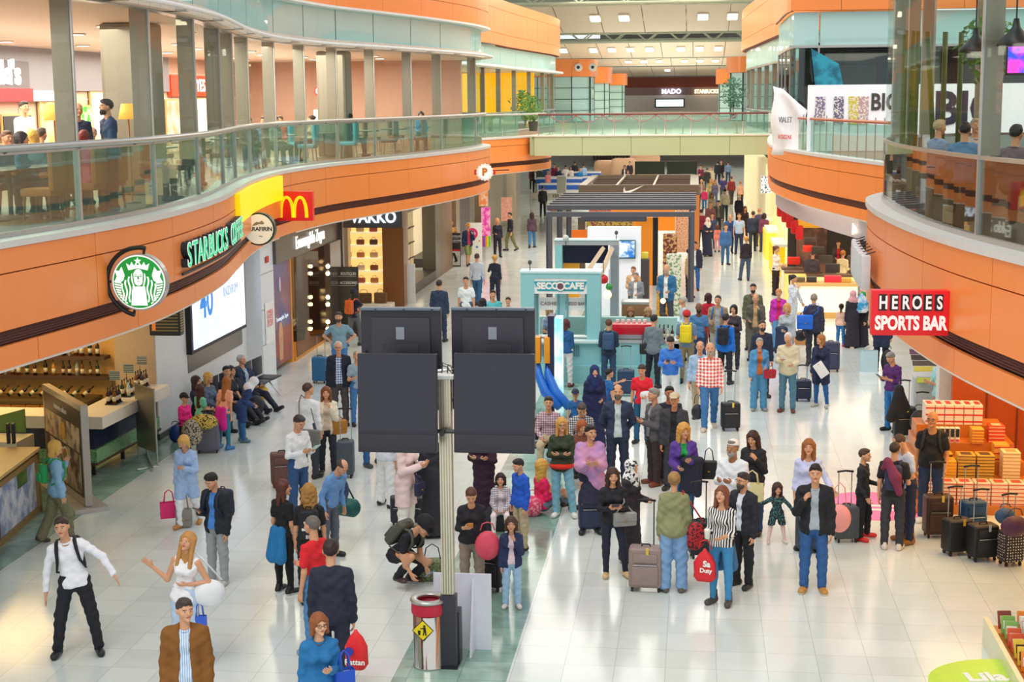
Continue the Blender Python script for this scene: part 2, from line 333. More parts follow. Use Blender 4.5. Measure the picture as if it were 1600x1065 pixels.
# ---- left glazing: posts, panes, spandrels; each bay is a window
_wn = [0]
def bay(path, t0, t1, off, z0, zr, zt, zs, low, up, sp, deep=.28, post=True, open_top=False):
    _wn[0] += 1; b = MB(); q, d, n = path.at(t0, off)
    T = np.eye(4); T[:2, 0] = d; T[:2, 1] = n; T[:2, 3] = q
    b.box(-.028, -.05, z0, .028, .03, zr, STEEL, T)
    if post:
        b.box(-.035, -deep, zr, .035, .0, zt, MULL, T); b.box(-.02, 0, zr, .02, .03, zt, STEEL, T)
    path.ribbon(b, t0, t1, z0, z0+.07, off+.03, .07, STEEL); path.ribbon(b, t0, t1, zr-.05, zr, off+.02, .05, STEEL)
    path.ribbon(b, t0, t1, zt-.05, zt+.03, off+.05, .2, STEEL)
    w = struct(b.build('window_%d' % _wn[0]))
    def pane(nm, a, c, m, o=0.):
        g = MB(); path.ribbon(g, t0+.03, t1-.02, a, c, off+o, .012, m, .5); return g.build(nm, w)
    pane('lower_pane', z0+.07, zr-.05, low)
    if up: pane('upper_pane', zr, zt-.05, up)
    if sp:
        pane('spandrel_pane', zt+.03, zs, sp, .02); g = MB(); path.ribbon(g, t0+.03, t1-.02, zt+.03, zs, off-.25, .04, M('#cfe6e0', .6)); g.build('backing_panel', w)
    return w
posts = [PL.spx(p, 5.0, -.3) for p in (-330, -150, 0, 122, 242, 310, 349, 369, 392, 432, 478, 530, 587, 646, 691, 722, 744)]+[PL.len-.6]
posts = sorted(posts)
for a, c in zip(posts[:-1], posts[1:]): bay(PL, a, c, -.3, 4.98, 6.08, 8.15, 9.16, GL_LOW, GL_CL, TEAL)
rail = thing('handrail', 'long round steel handrail along the curved left gallery', 'handrail', (0, 0, 0))
b = MB(); PL.rail(b, 0, PL.len, 6.12, -.16, .05, STEEL, n=10); b.build('tube', rail, True)
for i in range(int(PL.len/1.9)): b = MB(); q, d, n = PL.at(.4+i*1.9, -.16); q2 = q-n*.14; b.tube([(q[0], q[1], 6.12), (q2[0], q2[1], 6.05)], .018, STEELd, 6); b.build('bracket', rail)
rail = thing('ring_rail', 'thin white ring tube below the teal glass band of the left gallery', 'rail', (0, 0, 0))
b = MB(); PL.rail(b, 0, PL.len, 8.18, .12, .04, WHITE, n=8); b.build('tube', rail, True)
for t in posts[:-1]: b = MB(); q, d, n = PL.at(t+.9, 0); T = np.eye(4); T[:2, 0] = d; T[:2, 1] = n; T[:2, 3] = q; b.box(-.12, -.25, 8.12, .12, .12, 8.15, STEEL, T); b.build('bracket', rail)
# ---- back part of the left gallery: the bulge with the yellow shop
PB = Path([(-13, 64), (-10.6, 66), (-9.6, 71), (-9.3, 78), (-8.8, 86), (-8.4, 93), (-8.6, 98), (-10, 100.5), (-13, 101)], sg=1)
fascia(PB, 0, PB.len, UZ, 3.4, False)
n = 9
for i in range(n): bay(PB, PB.len*i/n, PB.len*(i+1)/n, -.3, 4.98, 6.0, 8.15, 9.16, GL_LOW, GL_CL, TEAL, .2)
b = MB(); PB.rail(b, 0, PB.len, 8.18, .15, .06, WHITE); struct(b.build(trim_name()))
for z0, z1, m in ((4.6, 4.98, UPF), (8.15, 8.3, SHOPC)):
    P = [tuple(PB.at(PB.len*i/30, -.35)[0]) for i in range(31)]; b = MB(); b.prism(P, z0, z1, m); struct(b.build('ceiling_yellow_shop' if z0 > 8 else 'floor_yellow_shop'))
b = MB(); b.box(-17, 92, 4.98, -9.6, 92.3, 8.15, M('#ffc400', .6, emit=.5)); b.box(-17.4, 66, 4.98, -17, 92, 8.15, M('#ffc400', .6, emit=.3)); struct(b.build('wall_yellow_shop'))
area('yellow_shop_light', (-12.5, 80, 8.0), 5, 420, (1, .9, .6), sy=14)
b = MB()
for p, t0 in ((PL2, 1.2),): p.rail(b, t0, p.len-2.5, 5.95, -.2, .04, STEEL)
o = b.build('handrail', smooth=True); tag(o, 'short steel handrail between the left gallery and the bridge', 'handrail')
for i in range(6):
    g = MB(); t = 1.2+i*1.5; PL2.ribbon(g, t, t+1.45, 5.0, 5.9, -.25, .012, GL_BR); w = g.build('window_%d' % (100+i)); struct(w)
# ---- left gallery interior walls
b = MB(); b.box(-17.9, 12, 4.98, -17.6, 60.2, 8.12, WALLP)
for y in np.arange(34, 60, 2.4): b.box(-17.6, y, 4.98, -17.59, y+.03, 7.6, M('#b98f78', .6))
for z in (5.9, 6.75, 7.6): b.box(-17.6, 43, z, -17.585, 60, z+.03, M('#efe2d6', .6))
struct(b.build('wall_left'))
b = MB(); b.box(-17.6, 58.6, 4.98, -8.9, 58.9, 8.12, M('#cfa58c', .6)); 
for x in (-15.4, -13.2, -11): b.box(x, 58.58, 4.98, x+.03, 58.6, 8.12, M('#b98f78', .6))
struct(b.build('wall_left_end'))
METC = M('#8e8779', .3, .6)
for x, y, w, lab in ((ony(209, 150, 28)[0], 28, .9, 'first'), (ony(523, 150, 46)[0], 46, .9, 'second')):
    b = MB(); b.rbox((x, y, 6.55), (w, w, 3.14), METC, .08); struct(b.build('column_%s' % lab))
# ---- ceiling downlights in the food court
DL = M('#fff3dc', .4, emit=9)
k = 0
for y in np.arange(19, 57, 3.2):
    for x in (-15.8, -13.3, -10.9):
        if x > PL.at(PL.sy(y))[0][0]-1.2: continue
        b = MB(); b.lathe([(.17, 0), (.2, -.02), (.19, -.03), (.15, -.03)], m=WHITE); b.lathe([(.145, -.031), (.0, -.032)], m=DL)
        o = b.build('ceiling_downlight', loc=(x+.3*math.sin(y*3), y, 8.12)); tag(o, 'round recessed downlight in the food court ceiling', 'ceiling light', 'round downlights over the food court')
# ---- bridge
BR = M('#bcc79c', .35, var=.03); b = MB()
b.box(-7.5, 70, 4.1, 3.4, 73, 4.93, M('#a9b48c', .5))
x = -7.3
while x < 3.2: b.box(x+.01, 69.94, 4.08, min(x+2.2, 3.25)-.01, 70, 4.94, BR); x += 2.2
b.box(-7.4, 69.9, 4.94, 3.3, 73, 5.0, M('#e8e4d0', .4)); struct(b.build('trim_bridge'))
rail = thing('bridge_railing', 'glass railing with dark wooden handrail across the bridge', 'railing', (-2, 70, 5))
def loc_child(b, nm, par, smooth=False):
    o = b.build(nm, par, smooth); o.matrix_parent_inverse = Matrix.Translation(-par.location); return o
b = MB(); b.tube([(-7.1, 70, 5.93), (3.2, 70, 5.93)], .05, M('#6d3428', .4)); loc_child(b, 'wooden_handrail', rail)
for i in range(9):
    x = -7.1+i*1.15; g = MB(); g.box(x+.03, 70.0, 5.02, x+1.1, 70.012, 5.86, GL_BR); loc_child(g, 'glass_panel', rail)
    g = MB(); g.tube([(x, 70.02, 5.0), (x, 70.02, 5.93)], .022, STEEL, 6); loc_child(g, 'post', rail)
ROPE = M('#d8455a', .7)
for i in range(8):
    x = -6.7+i*1.22; st = MB(); st.lathe([(.16, 0), (.16, .02), (.025, .04), (.025, .9), (.05, .93), (.0, .97)], m=M('#d9cfae', .25, .8), n=10)
    o = st.build('stanchion', loc=(x, 71.2, 5.0)); tag(o, 'brass stanchion holding red rope on the bridge', 'stanchion', 'rope stanchions on the bridge')
    if i < 7:
        g = MB(); g.tube([(x+1.22*u, 71.15, 5.9-.33*(1-(2*u-1)**2)) for u in np.linspace(0, 1, 9)], .03, ROPE, 6); o = g.build('barrier_rope', smooth=True)
        tag(o, 'red barrier rope sagging between two stanchions on the bridge', 'barrier rope', 'red ropes on the bridge')
# ---- far blocks of the upper level, left and right
def block(nm, pts, z0, zt, zb, sg, n, y, glassm=TEAL):
    p = Path(pts, sg=sg); b = MB(); h = (zt-zb)/2
    t = 0; w = p.len/n
    for i in range(n): p.ribbon(b, i*w+.02, (i+1)*w-.02, zb, zt, 0, .1, ORG)
    struct(b.build(nm)); b = MB()
    for i in range(n):
        q, d, nn = p.at(i*w, -.3); T = np.eye(4); T[:2, 0] = d; T[:2, 1] = nn; T[:2, 3] = q; b.box(-.04, -.1, z0, .04, .04, zb, TEALD, T)
    for z in np.linspace(z0, zb-.02, 5): p.ribbon(b, 0, p.len, z, z+.05, -.26, .03, TEALD)
    fr = struct(b.build(trim_name())); g = MB(); p.ribbon(g, 0, p.len, z0, zb, -.3, .05, glassm, 2.); struct(g.build('window_%d' % (200+_tn[0])))
    return p
SPK = M('#e9e2da', .5)
block('wall_far_left_block', [(-22, 130), (-11.2, 130), (-9.4, 130.6), (-8.6, 132.5), (-8.9, 137), (-12, 139)], 4.6, 9.85, 8.4, 1, 8, 130)
block('wall_second_far_left_block', [(-16, 160), (-10.9, 160), (-9.2, 161), (-8.8, 164), (-10, 168)], 4.6, 9.75, 8.1, 1, 6, 160)
block('wall_third_far_left_block', [(-16, 190), (-10, 190), (-8.6, 191.5), (-8.6, 196)], 4.6, 9.5, 8.1, 1, 5, 190)
block('wall_far_right_block', [(16, 130), (4.9, 130), (3.4, 131), (2.5, 133.5), (3, 138)], 4.6, 9.9, 8.6, -1, 8, 130)
block('wall_second_far_right_block', [(9, 160), (3, 160), (2, 162), (2.3, 166)], 4.6, 9.4, 7.9, -1, 5, 160)
for x in (-15.4, -10.8, -9.6):
    b = MB(); b.lathe([(.34, 0), (.3, .08), (.12, .1), (.0, .06)], m=SPK, n=14); b.lathe([(.13, .11), (.0, .115)], m=BLACK, n=10); me = b.mesh('jet_nozzle')
    o = link('jet_nozzle', me, loc=(x+1.0, 129.88, 9.15)); o.rotation_euler = (PI/2, 0, 0); tag(o, 'round white air nozzle on the orange band of the far left block', 'air nozzle', 'round air nozzles on the far orange band')
# right bulge at the far end of the bridge and glass wall behind the terrace
PRB = Path([(9, 62), (5.2, 62.5), (3.6, 65), (3.2, 70), (2.9, 78), (2.55, 88), (2.9, 94), (5, 98)], sg=-1)
fascia(PRB, 0, PRB.len, UZ, 3.0, False)
for i in range(9): bay(PRB, PRB.len*i/9, PRB.len*(i+1)/9, -.3, 4.98, 6.0, 8.15, 9.16, GL_LOW, GL_CL, TEAL, .2)
PT = Path([(3.0, 62), (2.95, 54.2), (3.1, 52.4), (3.5, 52), (9.5, 52), (15, 52)], step=.5, sg=1)
fascia(PT, 0, PT.len, [12.8, 11.3, 9.42], 3.9, False)
for i in range(8):
    t0 = PT.len*i/8; bay(PT, t0, PT.len*(i+1)/8, -.2, 4.98, 5.9, 8.28, 9.38, GL_LOW, glass('#d5e4e2', .1), TEAL, .16)
b = MB(); b.box(3.6, 56, 4.98, 16, 56.3, 8.25, M('#3a3033', .6)); b.box(7.0, 53.5, 4.98, 8.1, 54, 8.25, M('#d7e2e4', .5)); b.box(4.9, 54.4, 4.98, 6.1, 54.6, 7.7, M('#6e6c68', .6))
b.box(3.6, 52.4, 8.26, 16, 56.3, 8.4, M('#4c4348', .6)); struct(b.build('wall_terrace_back'))
# near right: bar behind tall glass frames
PR1g = PR1
tt = sorted([PR1.spx(p, 4.98, -.25) for p in (1392, 1437, 1527)]); tt = [tt[0]-5.2, tt[0]-2.6, tt[0]]+tt[1:]+[tt[-1]+1.6, tt[-1]+4.2]
for a, c in zip(tt[:-1], tt[1:]): bay(PR1, a, c, -.25, 4.98, 5.98, 9.1, 9.3, glass('#c9d6d0', .26, .12, '#8a6a5a'), GL_CL, None, .22)
b = MB(); b.box(12.2, 12, 4.98, 12.5, 30, 9.1, M('#6b4a52', .6)); b.box(3.9, 29.6, 4.98, 4.1, 29.9, 9.1, MULL)
struct(b.build('wall_right_bar'))
# ---- ceiling bands of the hall and roof trusses
CP = M('#e2d4bf', .5, var=.04); LAMP = M('#fff0c8', .4, emit=12); GR = M('#8f9a8c', .5)
def band(y0, z0, y1, z1, x0, x1, nl, ylp, nm, w=.0, lx=None):
    b = MB(); n = int((x1-x0)/3); dx = (x1-x0)/n
    for i in range(n): b.add([(x0+i*dx+.03, y0, z0), (x0+(i+1)*dx-.03, y0, z0), (x0+(i+1)*dx-.03, y1, z1), (x0+i*dx+.03, y1, z1), (x0+i*dx+.03, y0, z0+.2), (x0+(i+1)*dx-.03, y0, z0+.2), (x0+(i+1)*dx-.03, y1, z1+.2), (x0+i*dx+.03, y1, z1+.2)], [(0, 3, 2, 1), (4, 5, 6, 7), (0, 1, 5, 4), (2, 3, 7, 6), (1, 2, 6, 5), (0, 4, 7, 3)], CP)
    b.box(x0, y0-.2, z0-.05, x1, y0+.05, z0+.35, GR); b.box(x0, y0, z0+.3, x1, y1, z0+.4, GROOVE); struct(b.build(nm))
    for px in lx or []:
        f = ylp; Y = y0+(y1-y0)*f; z = z0+(z1-z0)*f; q = ony(px, 60, Y); s = .42; sy_ = (1.0, 1.25, 1.1, 1.1)[len(nm) % 1 if Y < 130 else 1 if Y < 170 else 2]
        g = MB(); g.box(-s*.95, -sy_, -.12, s*.95, sy_, -.02, M('#e9e2cf', .5)); g.box(-s*.8, -sy_*.85, -.16, s*.8, sy_*.85, -.11, LAMP)
        o = g.build('ceiling_lamp', loc=(q[0], Y, z)); o.rotation_euler = (math.atan2(z1-z0, y1-y0), 0, 0)
        tag(o, 'square warm lamp panel in the %s ceiling band of the hall' % nm.split('_')[1], 'ceiling light', 'square lamps of the %s ceiling band' % nm.split('_')[1])
def zof(py, Y): return ony(1000, py, Y)[2]
band(112, zof(4, 112), 122, zof(50, 122), -20, 12, 0, .45, 'ceiling_first_band', lx=[844, 930, 975, 1098, 1144, 1236])
band(150, zof(66, 150), 160, zof(90, 160), -22, 12, 0, .4, 'ceiling_second_band', lx=[880, 927, 956, 985, 1015, 1064, 1093, 1123])
band(180, zof(91, 180), 190, zof(103, 190), -24, 12, 0, .3, 'ceiling_third_band', lx=[982, 1006, 1030, 1070, 1094, 1118])
band(206, zof(104, 206), 222, zof(119, 222), -24, 12, 0, .3, 'ceiling_fourth_band', lx=[1043])
def truss(y, z0, z1, x0, x1, nm):
    b = MB(); m = M('#a8b09a', .45)
    for z in (z0, z1):
        for dy in (0, 2.4): b.tube([(x0, y+dy, z), (x1, y+dy, z)], .09, m, 6)
    x = x0; k = 0
    while x < x1-1.4:
        a, c = (z0, z1) if k % 2 else (z1, z0)
        for dy in (0, 2.4): b.tube([(x, y+dy, a), (x+1.5, y+dy, c)], .06, m, 5)
        b.tube([(x, y, a), (x+1.5, y+2.4, a)], .05, m, 5); x += 1.5; k += 1
    struct(b.build(nm))
truss(124, zof(50, 124), zof(20, 124)+.2, -22, 14, 'ceiling_truss'); truss(142, zof(64, 142), zof(48, 142)+.3, -24, 14, 'ceiling_truss_back')
truss(100, zof(3, 100), zof(-25, 100), -18, 12, 'ceiling_truss_front'); truss(164, zof(89, 164), zof(74, 164), -24, 14, 'ceiling_truss_far')
b = MB()
for y, z in ((142, 12.4), (124, 14.6)): b.box(-26, y+4, z+1.6, 14, y+4.4, z+4.6, M('#cfd8d2', .5))
b.box(-30, 96, 16.4, 20, 230, 16.8, M('#d9ddd2', .6)); struct(b.build('ceiling'))
# ---- end wall of the upper level and the far wall of the ground level
EW = 228
b = MB(); b.box(-14, EW, zof(137, EW), 10, EW+.5, zof(121, EW), M('#8a3c22', .5)); b.box(-14, EW, zof(149, EW), 10, EW+.5, zof(137, EW), M('#9a7a78', .5)); b.box(-14, EW, 3.6, 10, EW+.6, zof(149, EW), M('#e9dcd2', .6))
b.box(-14, EW+.1, zof(121, EW), 10, EW+.6, 16.4, M('#8f8f88', .6)); struct(b.build('wall_end'))
b = MB(); b.box(-22, 75.8, 3.9, 16, 260, 4.6, M('#e6ddca', .6)); struct(b.build('floor_upper_far'))
b = MB(); b.box(-30, 167, 0, 16, 167.4, 3.9, M('#b3aca2', .6))
for i in range(16): b.box(-11+i*.36, 166.7, 0, -10.85+i*.36, 166.9, 3.9, M('#7b5b45', .6))
b.box(-4.6, 166.6, 2.6, -1.8, 166.8, 3.3, M('#f08a3c', .6, emit=.3)); b.box(-1.2, 166.6, 1.8, 2.4, 166.8, 3.4, M('#f0c08a', .6, emit=.3)); struct(b.build('wall_far_ground'))
# ================================================================== PEOPLE
class Field:
    """a smooth union of tapered limbs on a grid, turned into one continuous surface"""
    def __init__(s, lo, hi, h):
        s.h = h; s.lo = np.array(lo, float); n = np.ceil((np.array(hi)-s.lo)/h).astype(int)+1; s.n = n
        s.F = np.full(n, .5, np.float32); s.ax = [s.lo[i]+h*np.arange(n[i]) for i in range(3)]
    def _sub(s, lo, hi):
        a = np.clip(((np.array(lo)-s.lo)/s.h).astype(int)-1, 0, s.n); b = np.clip(((np.array(hi)-s.lo)/s.h).astype(int)+3, 0, s.n)
        if (b <= a).any(): return None, None
        sl = tuple(slice(a[i], b[i]) for i in range(3)); return sl, [s.ax[0][sl[0]][:, None, None], s.ax[1][sl[1]][None, :, None], s.ax[2][sl[2]][None, None, :]]
    def _comb(s, sl, d, k, op):
        F = s.F[sl]
        if op == '+':
            m = np.minimum(F, d)
            if k > 0: q = np.maximum(k-np.abs(F-d), 0)/k; m = m-q*q*k/4
            s.F[sl] = m
        else:
            e = -d; m = np.maximum(F, e)
            if k > 0: q = np.maximum(k-np.abs(F-e), 0)/k; m = m+q*q*k/4
            s.F[sl] = m
    def cap(s, a, b, ra, rb=None, k=.025, n=None, fl=1., op='+'):
        a = np.array(a, float); b = np.array(b, float); rb = ra if rb is None else rb; R = max(ra, rb)*max(1, 1/fl)+k+s.h
        sl, G = s._sub(np.minimum(a, b)-R, np.maximum(a, b)+R)
        if sl is None: return s
        d = b-a; L2 = max(d@d, 1e-9); w = [G[i]-a[i] for i in range(3)]
        t = np.clip((w[0]*d[0]+w[1]*d[1]+w[2]*d[2])/L2, 0, 1); w = [w[i]-t*d[i] for i in range(3)]; q = w[0]**2+w[1]**2+w[2]**2
        if n is not None: c = w[0]*n[0]+w[1]*n[1]+w[2]*n[2]; q = q+c*c*(fl*fl-1)
        s._comb(sl, (np.sqrt(np.maximum(q, 0))-(ra+t*(rb-ra))).astype(np.float32), k, op); return s
    def ell(s, c, r, k=.02, op='+', Rm=None):
        c = np.array(c, float); r = np.array(r, float); m = max(r)+k+s.h; sl, G = s._sub(c-m, c+m)
        if sl is None: return s
        w = [G[i]-c[i] for i in range(3)]
        if Rm is not None: w = [w[0]*Rm[0, i]+w[1]*Rm[1, i]+w[2]*Rm[2, i] for i in range(3)]
        a = np.sqrt(sum((w[i]/r[i])**2 for i in range(3))); b = np.sqrt(sum((w[i]/r[i]**2)**2 for i in range(3)))
        s._comb(sl, (a*(a-1)/np.maximum(b, 1e-6)).astype(np.float32), k, op); return s
    def cut(s, n, d, w=0.):
        """keep n.p > d, with a wavy edge w"""
        if w: d = d+w*np.sin(s.ax[0][:, None, None]*130)*np.sin(s.ax[1][None, :, None]*90+1)
        s.F = np.maximum(s.F, d-(n[0]*s.ax[0][:, None, None]+n[1]*s.ax[1][None, :, None]+n[2]*s.ax[2][None, None, :])).astype(np.float32); return s
    def surf(s):
        F = s.F.copy(); F[0] = F[-1] = 1; F[:, 0] = F[:, -1] = 1; F[:, :, 0] = F[:, :, -1] = 1
        I = F < 0; X, Y, Z = F.shape; cn = np.zeros((X-1, Y-1, Z-1), np.int8)
        for dx in (0, 1):
            for dy in (0, 1):
                for dz in (0, 1): cn += I[dx:X-1+dx, dy:Y-1+dy, dz:Z-1+dz]
        c = np.argwhere((cn > 0) & (cn < 8))
        if len(c) == 0: return np.zeros((0, 3)), np.zeros((0, 4), int)
        idx = -np.ones(cn.shape, np.int64); idx[c[:, 0], c[:, 1], c[:, 2]] = np.arange(len(c)); acc = np.zeros((len(c), 3)); cnt = np.zeros(len(c))
        for ax in range(3):
            o = [a for a in range(3) if a != ax]
            for u in (0, 1):
                for v in (0, 1):
                    p = c.copy(); p[:, o[0]] += u; p[:, o[1]] += v; q = p.copy(); q[:, ax] += 1
                    f0 = F[p[:, 0], p[:, 1], p[:, 2]]; f1 = F[q[:, 0], q[:, 1], q[:, 2]]; m = (f0 < 0) != (f1 < 0); t = f0/np.where(m, f0-f1, 1); P = p.astype(float); P[:, ax] += t
                    acc[m] += P[m]; cnt[m] += 1
        V = acc/cnt[:, None]*s.h+s.lo; Q = []
        for ax in range(3):
            a, b = [(1, 2), (2, 0), (0, 1)][ax]; n = [X, Y, Z]; s0 = [slice(1, -1)]*3; s0[ax] = slice(0, -1); s1 = list(s0); s1[ax] = slice(1, None)
            A = I[tuple(s0)]; B = I[tuple(s1)]; e = np.argwhere(A != B); off = np.ones(3, int); off[ax] = 0; e = e+off
            flip = I[e[:, 0], e[:, 1], e[:, 2]]
            def g(da, db): p = e.copy(); p[:, a] += da; p[:, b] += db; return idx[p[:, 0], p[:, 1], p[:, 2]]
            q = np.stack([g(-1, -1), g(0, -1), g(0, 0), g(-1, 0)], 1); q[~flip] = q[~flip][:, ::-1]; Q.append(q)
        return V, np.concatenate(Q)
def relax(V, Q, n=1):
    for _ in range(n):
        A = np.zeros_like(V); C = np.zeros(len(V))
        for i in range(4):
            for j in (1, 3): np.add.at(A, Q[:, i], V[Q[:, (i+j) % 4]]); np.add.at(C, Q[:, i], 1)
        V = V*.5+.5*A/np.maximum(C, 1)[:, None]
    return V
def fmesh(name, parts, nm=1, mi=None):
    V = np.concatenate([p[0] for p in parts]); o = 0; Q = []
    for p in parts: Q.append(p[1]+o); o += len(p[0])
    Q = np.concatenate(Q); me = bpy.data.meshes.new(name); me.vertices.add(len(V)); me.vertices.foreach_set('co', V.astype(np.float32).ravel())
    me.loops.add(Q.size); me.loops.foreach_set('vertex_index', Q.astype(np.int32).ravel()); me.polygons.add(len(Q)); me.polygons.foreach_set('loop_start', np.arange(0, Q.size, 4, dtype=np.int32))
    me.polygons.foreach_set('use_smooth', np.ones(len(Q), bool)); me.update(calc_edges=True)
    for _ in range(nm): me.materials.append(None)
    if mi is not None: me.polygons.foreach_set('material_index', mi.astype(np.int32))
    return me
VX = [.0135, .019, .03]; HX = [.0062, .009, .014]
_cache = {}
def head_geo(lod, sex):
    k = ('head', lod, sex)
    if k in _cache: return _cache[k]
    f = Field((-.11, -.14, -.16), (.11, .12, .14), HX[lod]); w = 1 if sex == 'm' else .94
    f.ell((0, .012, .028), (.076*w, .096, .088), .01).cap((0, -.02, -.02), (0, -.05, -.078), .066*w, .034*w, .03).ell((0, -.02, -.03), (.062*w, .062, .07), .03)
    for sx in (-1, 1):
        f.ell((sx*.079*w, .012, -.008), (.010, .018, .031), .006); f.ell((sx*.030, -.094, .006), (.020, .012, .012), .012, '-'); f.ell((sx*.045, -.062, -.028), (.018, .018, .02), .02)
        f.ell((sx*.031, -.0775, .004), (.0125, .0125, .0115), .003)
    f.cap((0, -.086, .012), (0, -.106, -.020), .009, .0135, .012).ell((0, -.088, -.048), (.024, .011, .0055), .008).ell((0, -.086, -.058), (.020, .010, .006), .006).ell((0, -.083, -.092), (.020, .016, .016), .015)
    f.cap((-.045, -.080, .026), (.045, -.080, .026), .0085, .0085, .014)
    V, Q = f.surf(); V = relax(V, Q, 1) if lod else V; C = V[Q].mean(1); mi = np.zeros(len(Q), int); x, y, z = C.T; ax = abs(x); fr = y < -.05
    e = fr & (((ax-.031)/.0125)**2+((z-.004)/.0062)**2 < 1); mi[e] = 1; mi[fr & (((ax-.031)/.0065)**2+((z-.004)/.0075)**2 < 1)] = 2
    mi[fr & (((x)/.024)**2+((z+.053)/.0095)**2 < 1)] = 3; mi[fr & (abs(z-.0245+.12*(ax-.03)) < .0042) & (ax > .013) & (ax < .051)] = 4
    _cache[k] = (V, Q, mi); return _cache[k]
def hand_geo(lod, kind):
    k = ('hand', lod, kind)
    if k in _cache: return _cache[k]
    h = [.0042, .0062, .0095][lod]; f = Field((-.05, -.09, -.10), (.24, .09, .10), h)
    f.cap((-.02, 0, 0), (.02, 0, 0), .024, .026, .01, (0, 0, 1), 1.4)
    for y in (-.027, -.009, .009, .027): f.cap((.015, y*.7, 0), (.088, y, .0), .015, .0135, .012, (0, 0, 1), 1.1)
    bend = {'r': (.25, .35, .3), 'g': (1.2, 1.45, .8), 'o': (.02, .05, .05)}[kind]
    for i, (y, L) in enumerate(((-.030, .068), (-.010, .080), (.010, .085), (.030, .076))):
        p = np.array([.088, y, 0.]); a = 0; sp = (y*3 if kind == 'o' else y*.8)
        for j, (fr, b) in enumerate(zip((.44, .32, .24), bend)):
            a += b*(1+.12*(3-i)*(kind == 'r')); q = p+L*fr*np.array([math.cos(a)*math.cos(sp), math.sin(sp)*math.cos(a), math.sin(a)]); f.cap(p, q, .0098-.001*j, .0088-.001*j, .004); p = q
    T = {'r': ((.03, .022, .006), (.062, .045, .022), (.092, .050, .03)), 'g': ((.03, .022, .006), (.065, .040, .03), (.085, .015, .048)), 'o': ((.03, .022, 0), (.058, .055, .01), (.08, .082, .012))}[kind]
    f.cap(T[0], T[1], .015, .0115, .012).cap(T[1], T[2], .0115, .009, .004)
    V, Q = f.surf(); _cache[k] = (V, Q); return _cache[k]
def hair_geo(style, lod):
    k = ('hair', style, lod)
    if k in _cache: return _cache[k]
    h = [.0075, .010, .015][lod]; lo, hi = (-.16, -.16, -.16), (.16, .2, .18)
    if style in ('long', 'verylong', 'pony', 'curly', 'wavy'): lo = (-.17, -.16, -.46)
    if style == 'hijab': lo, hi = (-.28, -.24, -.36), (.28, .25, .18)
    f = Field(lo, hi, h); N = (0, .63, 1); t = .012
    def shell(t, cz=.028): f.ell((0, .016, cz), (.077+t, .097+t, .089+t), .01)
    if style in ('short', 'buzz', 'ring', 'quiff', 'thin'):
        shell({'buzz': .004, 'ring': .005, 'thin': .005}.get(style, .0065)); 
        if style in ('short', 'quiff'): f.ell((0, -.02, .09), (.062, .07, .03 if style == 'short' else .05), .02)
        f.cut(N, .010, .009)
        if style == 'ring': f.ell((0, -.05, .13), (.075, .13, .085), .01, '-')
        if style == 'thin': f.ell((0, -.10, .10), (.07, .07, .06), .01, '-')
    elif style in ('long', 'verylong', 'bob', 'curly', 'wavy'):
        e = {'long': -.23, 'verylong': -.38, 'bob': -.12, 'curly': -.22, 'wavy': -.30}[style]; b = .03 if style == 'curly' else .016; shell(b, .03)
        f.cap((0, .045, .0), (0, .07, e), .082+b*.4, .07, .03, (0, 1, 0), 1.5)
        for sx in (-1, 1): f.cap((sx*.072, .0, .03), (sx*.088, -.005, e*.8), .03+b*.3, .026, .03)
        if style in ('curly', 'wavy'):
            r = np.random.default_rng(3)
            for i in range(70 if lod < 2 else 25):
                a = r.uniform(-.1, PI+.1); z = r.uniform(e, .04); f.ell((.095*math.cos(a), .03+.07*math.sin(a), z), (.026, .024, .026), .012)
        f.ell((0, -.105, -.035), (.056, .075, .098), .012, '-').ell((0, -.11, -.2), (.085, .085, .13), .01, '-')
    elif style in ('bun', 'pony'):
        shell(.012); f.cut((0, .75, 1), -.012); f.ell((0, .115, .045 if style == 'bun' else .07), (.05, .042, .045), .02)
        if style == 'pony': f.cap((0, .125, .06), (0, .13, -.17), .036, .02, .02)
    elif style == 'hijab':
        shell(.022); f.cap((0, .01, -.05), (0, .03, -.14), .085, .10, .05).cap((-.06, .035, -.17), (.06, .035, -.17), .10, .10, .05, (0, 1, 0), 1.15).cap((0, -.02, -.16), (0, -.06, -.27), .12, .09, .05, (0, 1, 0), 1.4)
        f.ell((0, -.115, -.018), (.050, .055, .082), .012, '-')
    elif style == 'cap':
        shell(.02, .032); f.cut((0, .2, 1), .02); f.ell((0, -.115, .03), (.066, .075, .010), .01)
    elif style == 'kufi': shell(.012, .035); f.cut((0, .15, 1), .045)
    elif style == 'flatcap': shell(.02, .03); f.cut((0, .25, 1), .045); f.ell((0, -.09, .055), (.07, .06, .014), .015)
    elif style == 'beard':
        f.ell((0, -.036, -.068), (.064, .07, .058), .01).cap((0, -.075, -.09), (0, -.08, -.11), .03, .02, .02); f.ell((0, -.10, -.052), (.026, .03, .011), .006, '-'); f.ell((0, .02, 0), (.09, .06, .2), .005, '-'); f.cut((0, -.35, -1), .026)
    V, Q = f.surf()
    if lod: V = relax(V, Q, 1)
    if style not in ('hijab', 'cap', 'kufi', 'flatcap'): V = V*(1+.018*np.sin(V[:, :1]*190+V[:, 1:2]*60)*np.sin(V[:, 1:2]*150+1)+.012*np.sin(V[:, 2:3]*90+V[:, :1]*40))
    me = fmesh('hair', [(V, Q)]); _cache[k] = me; return me
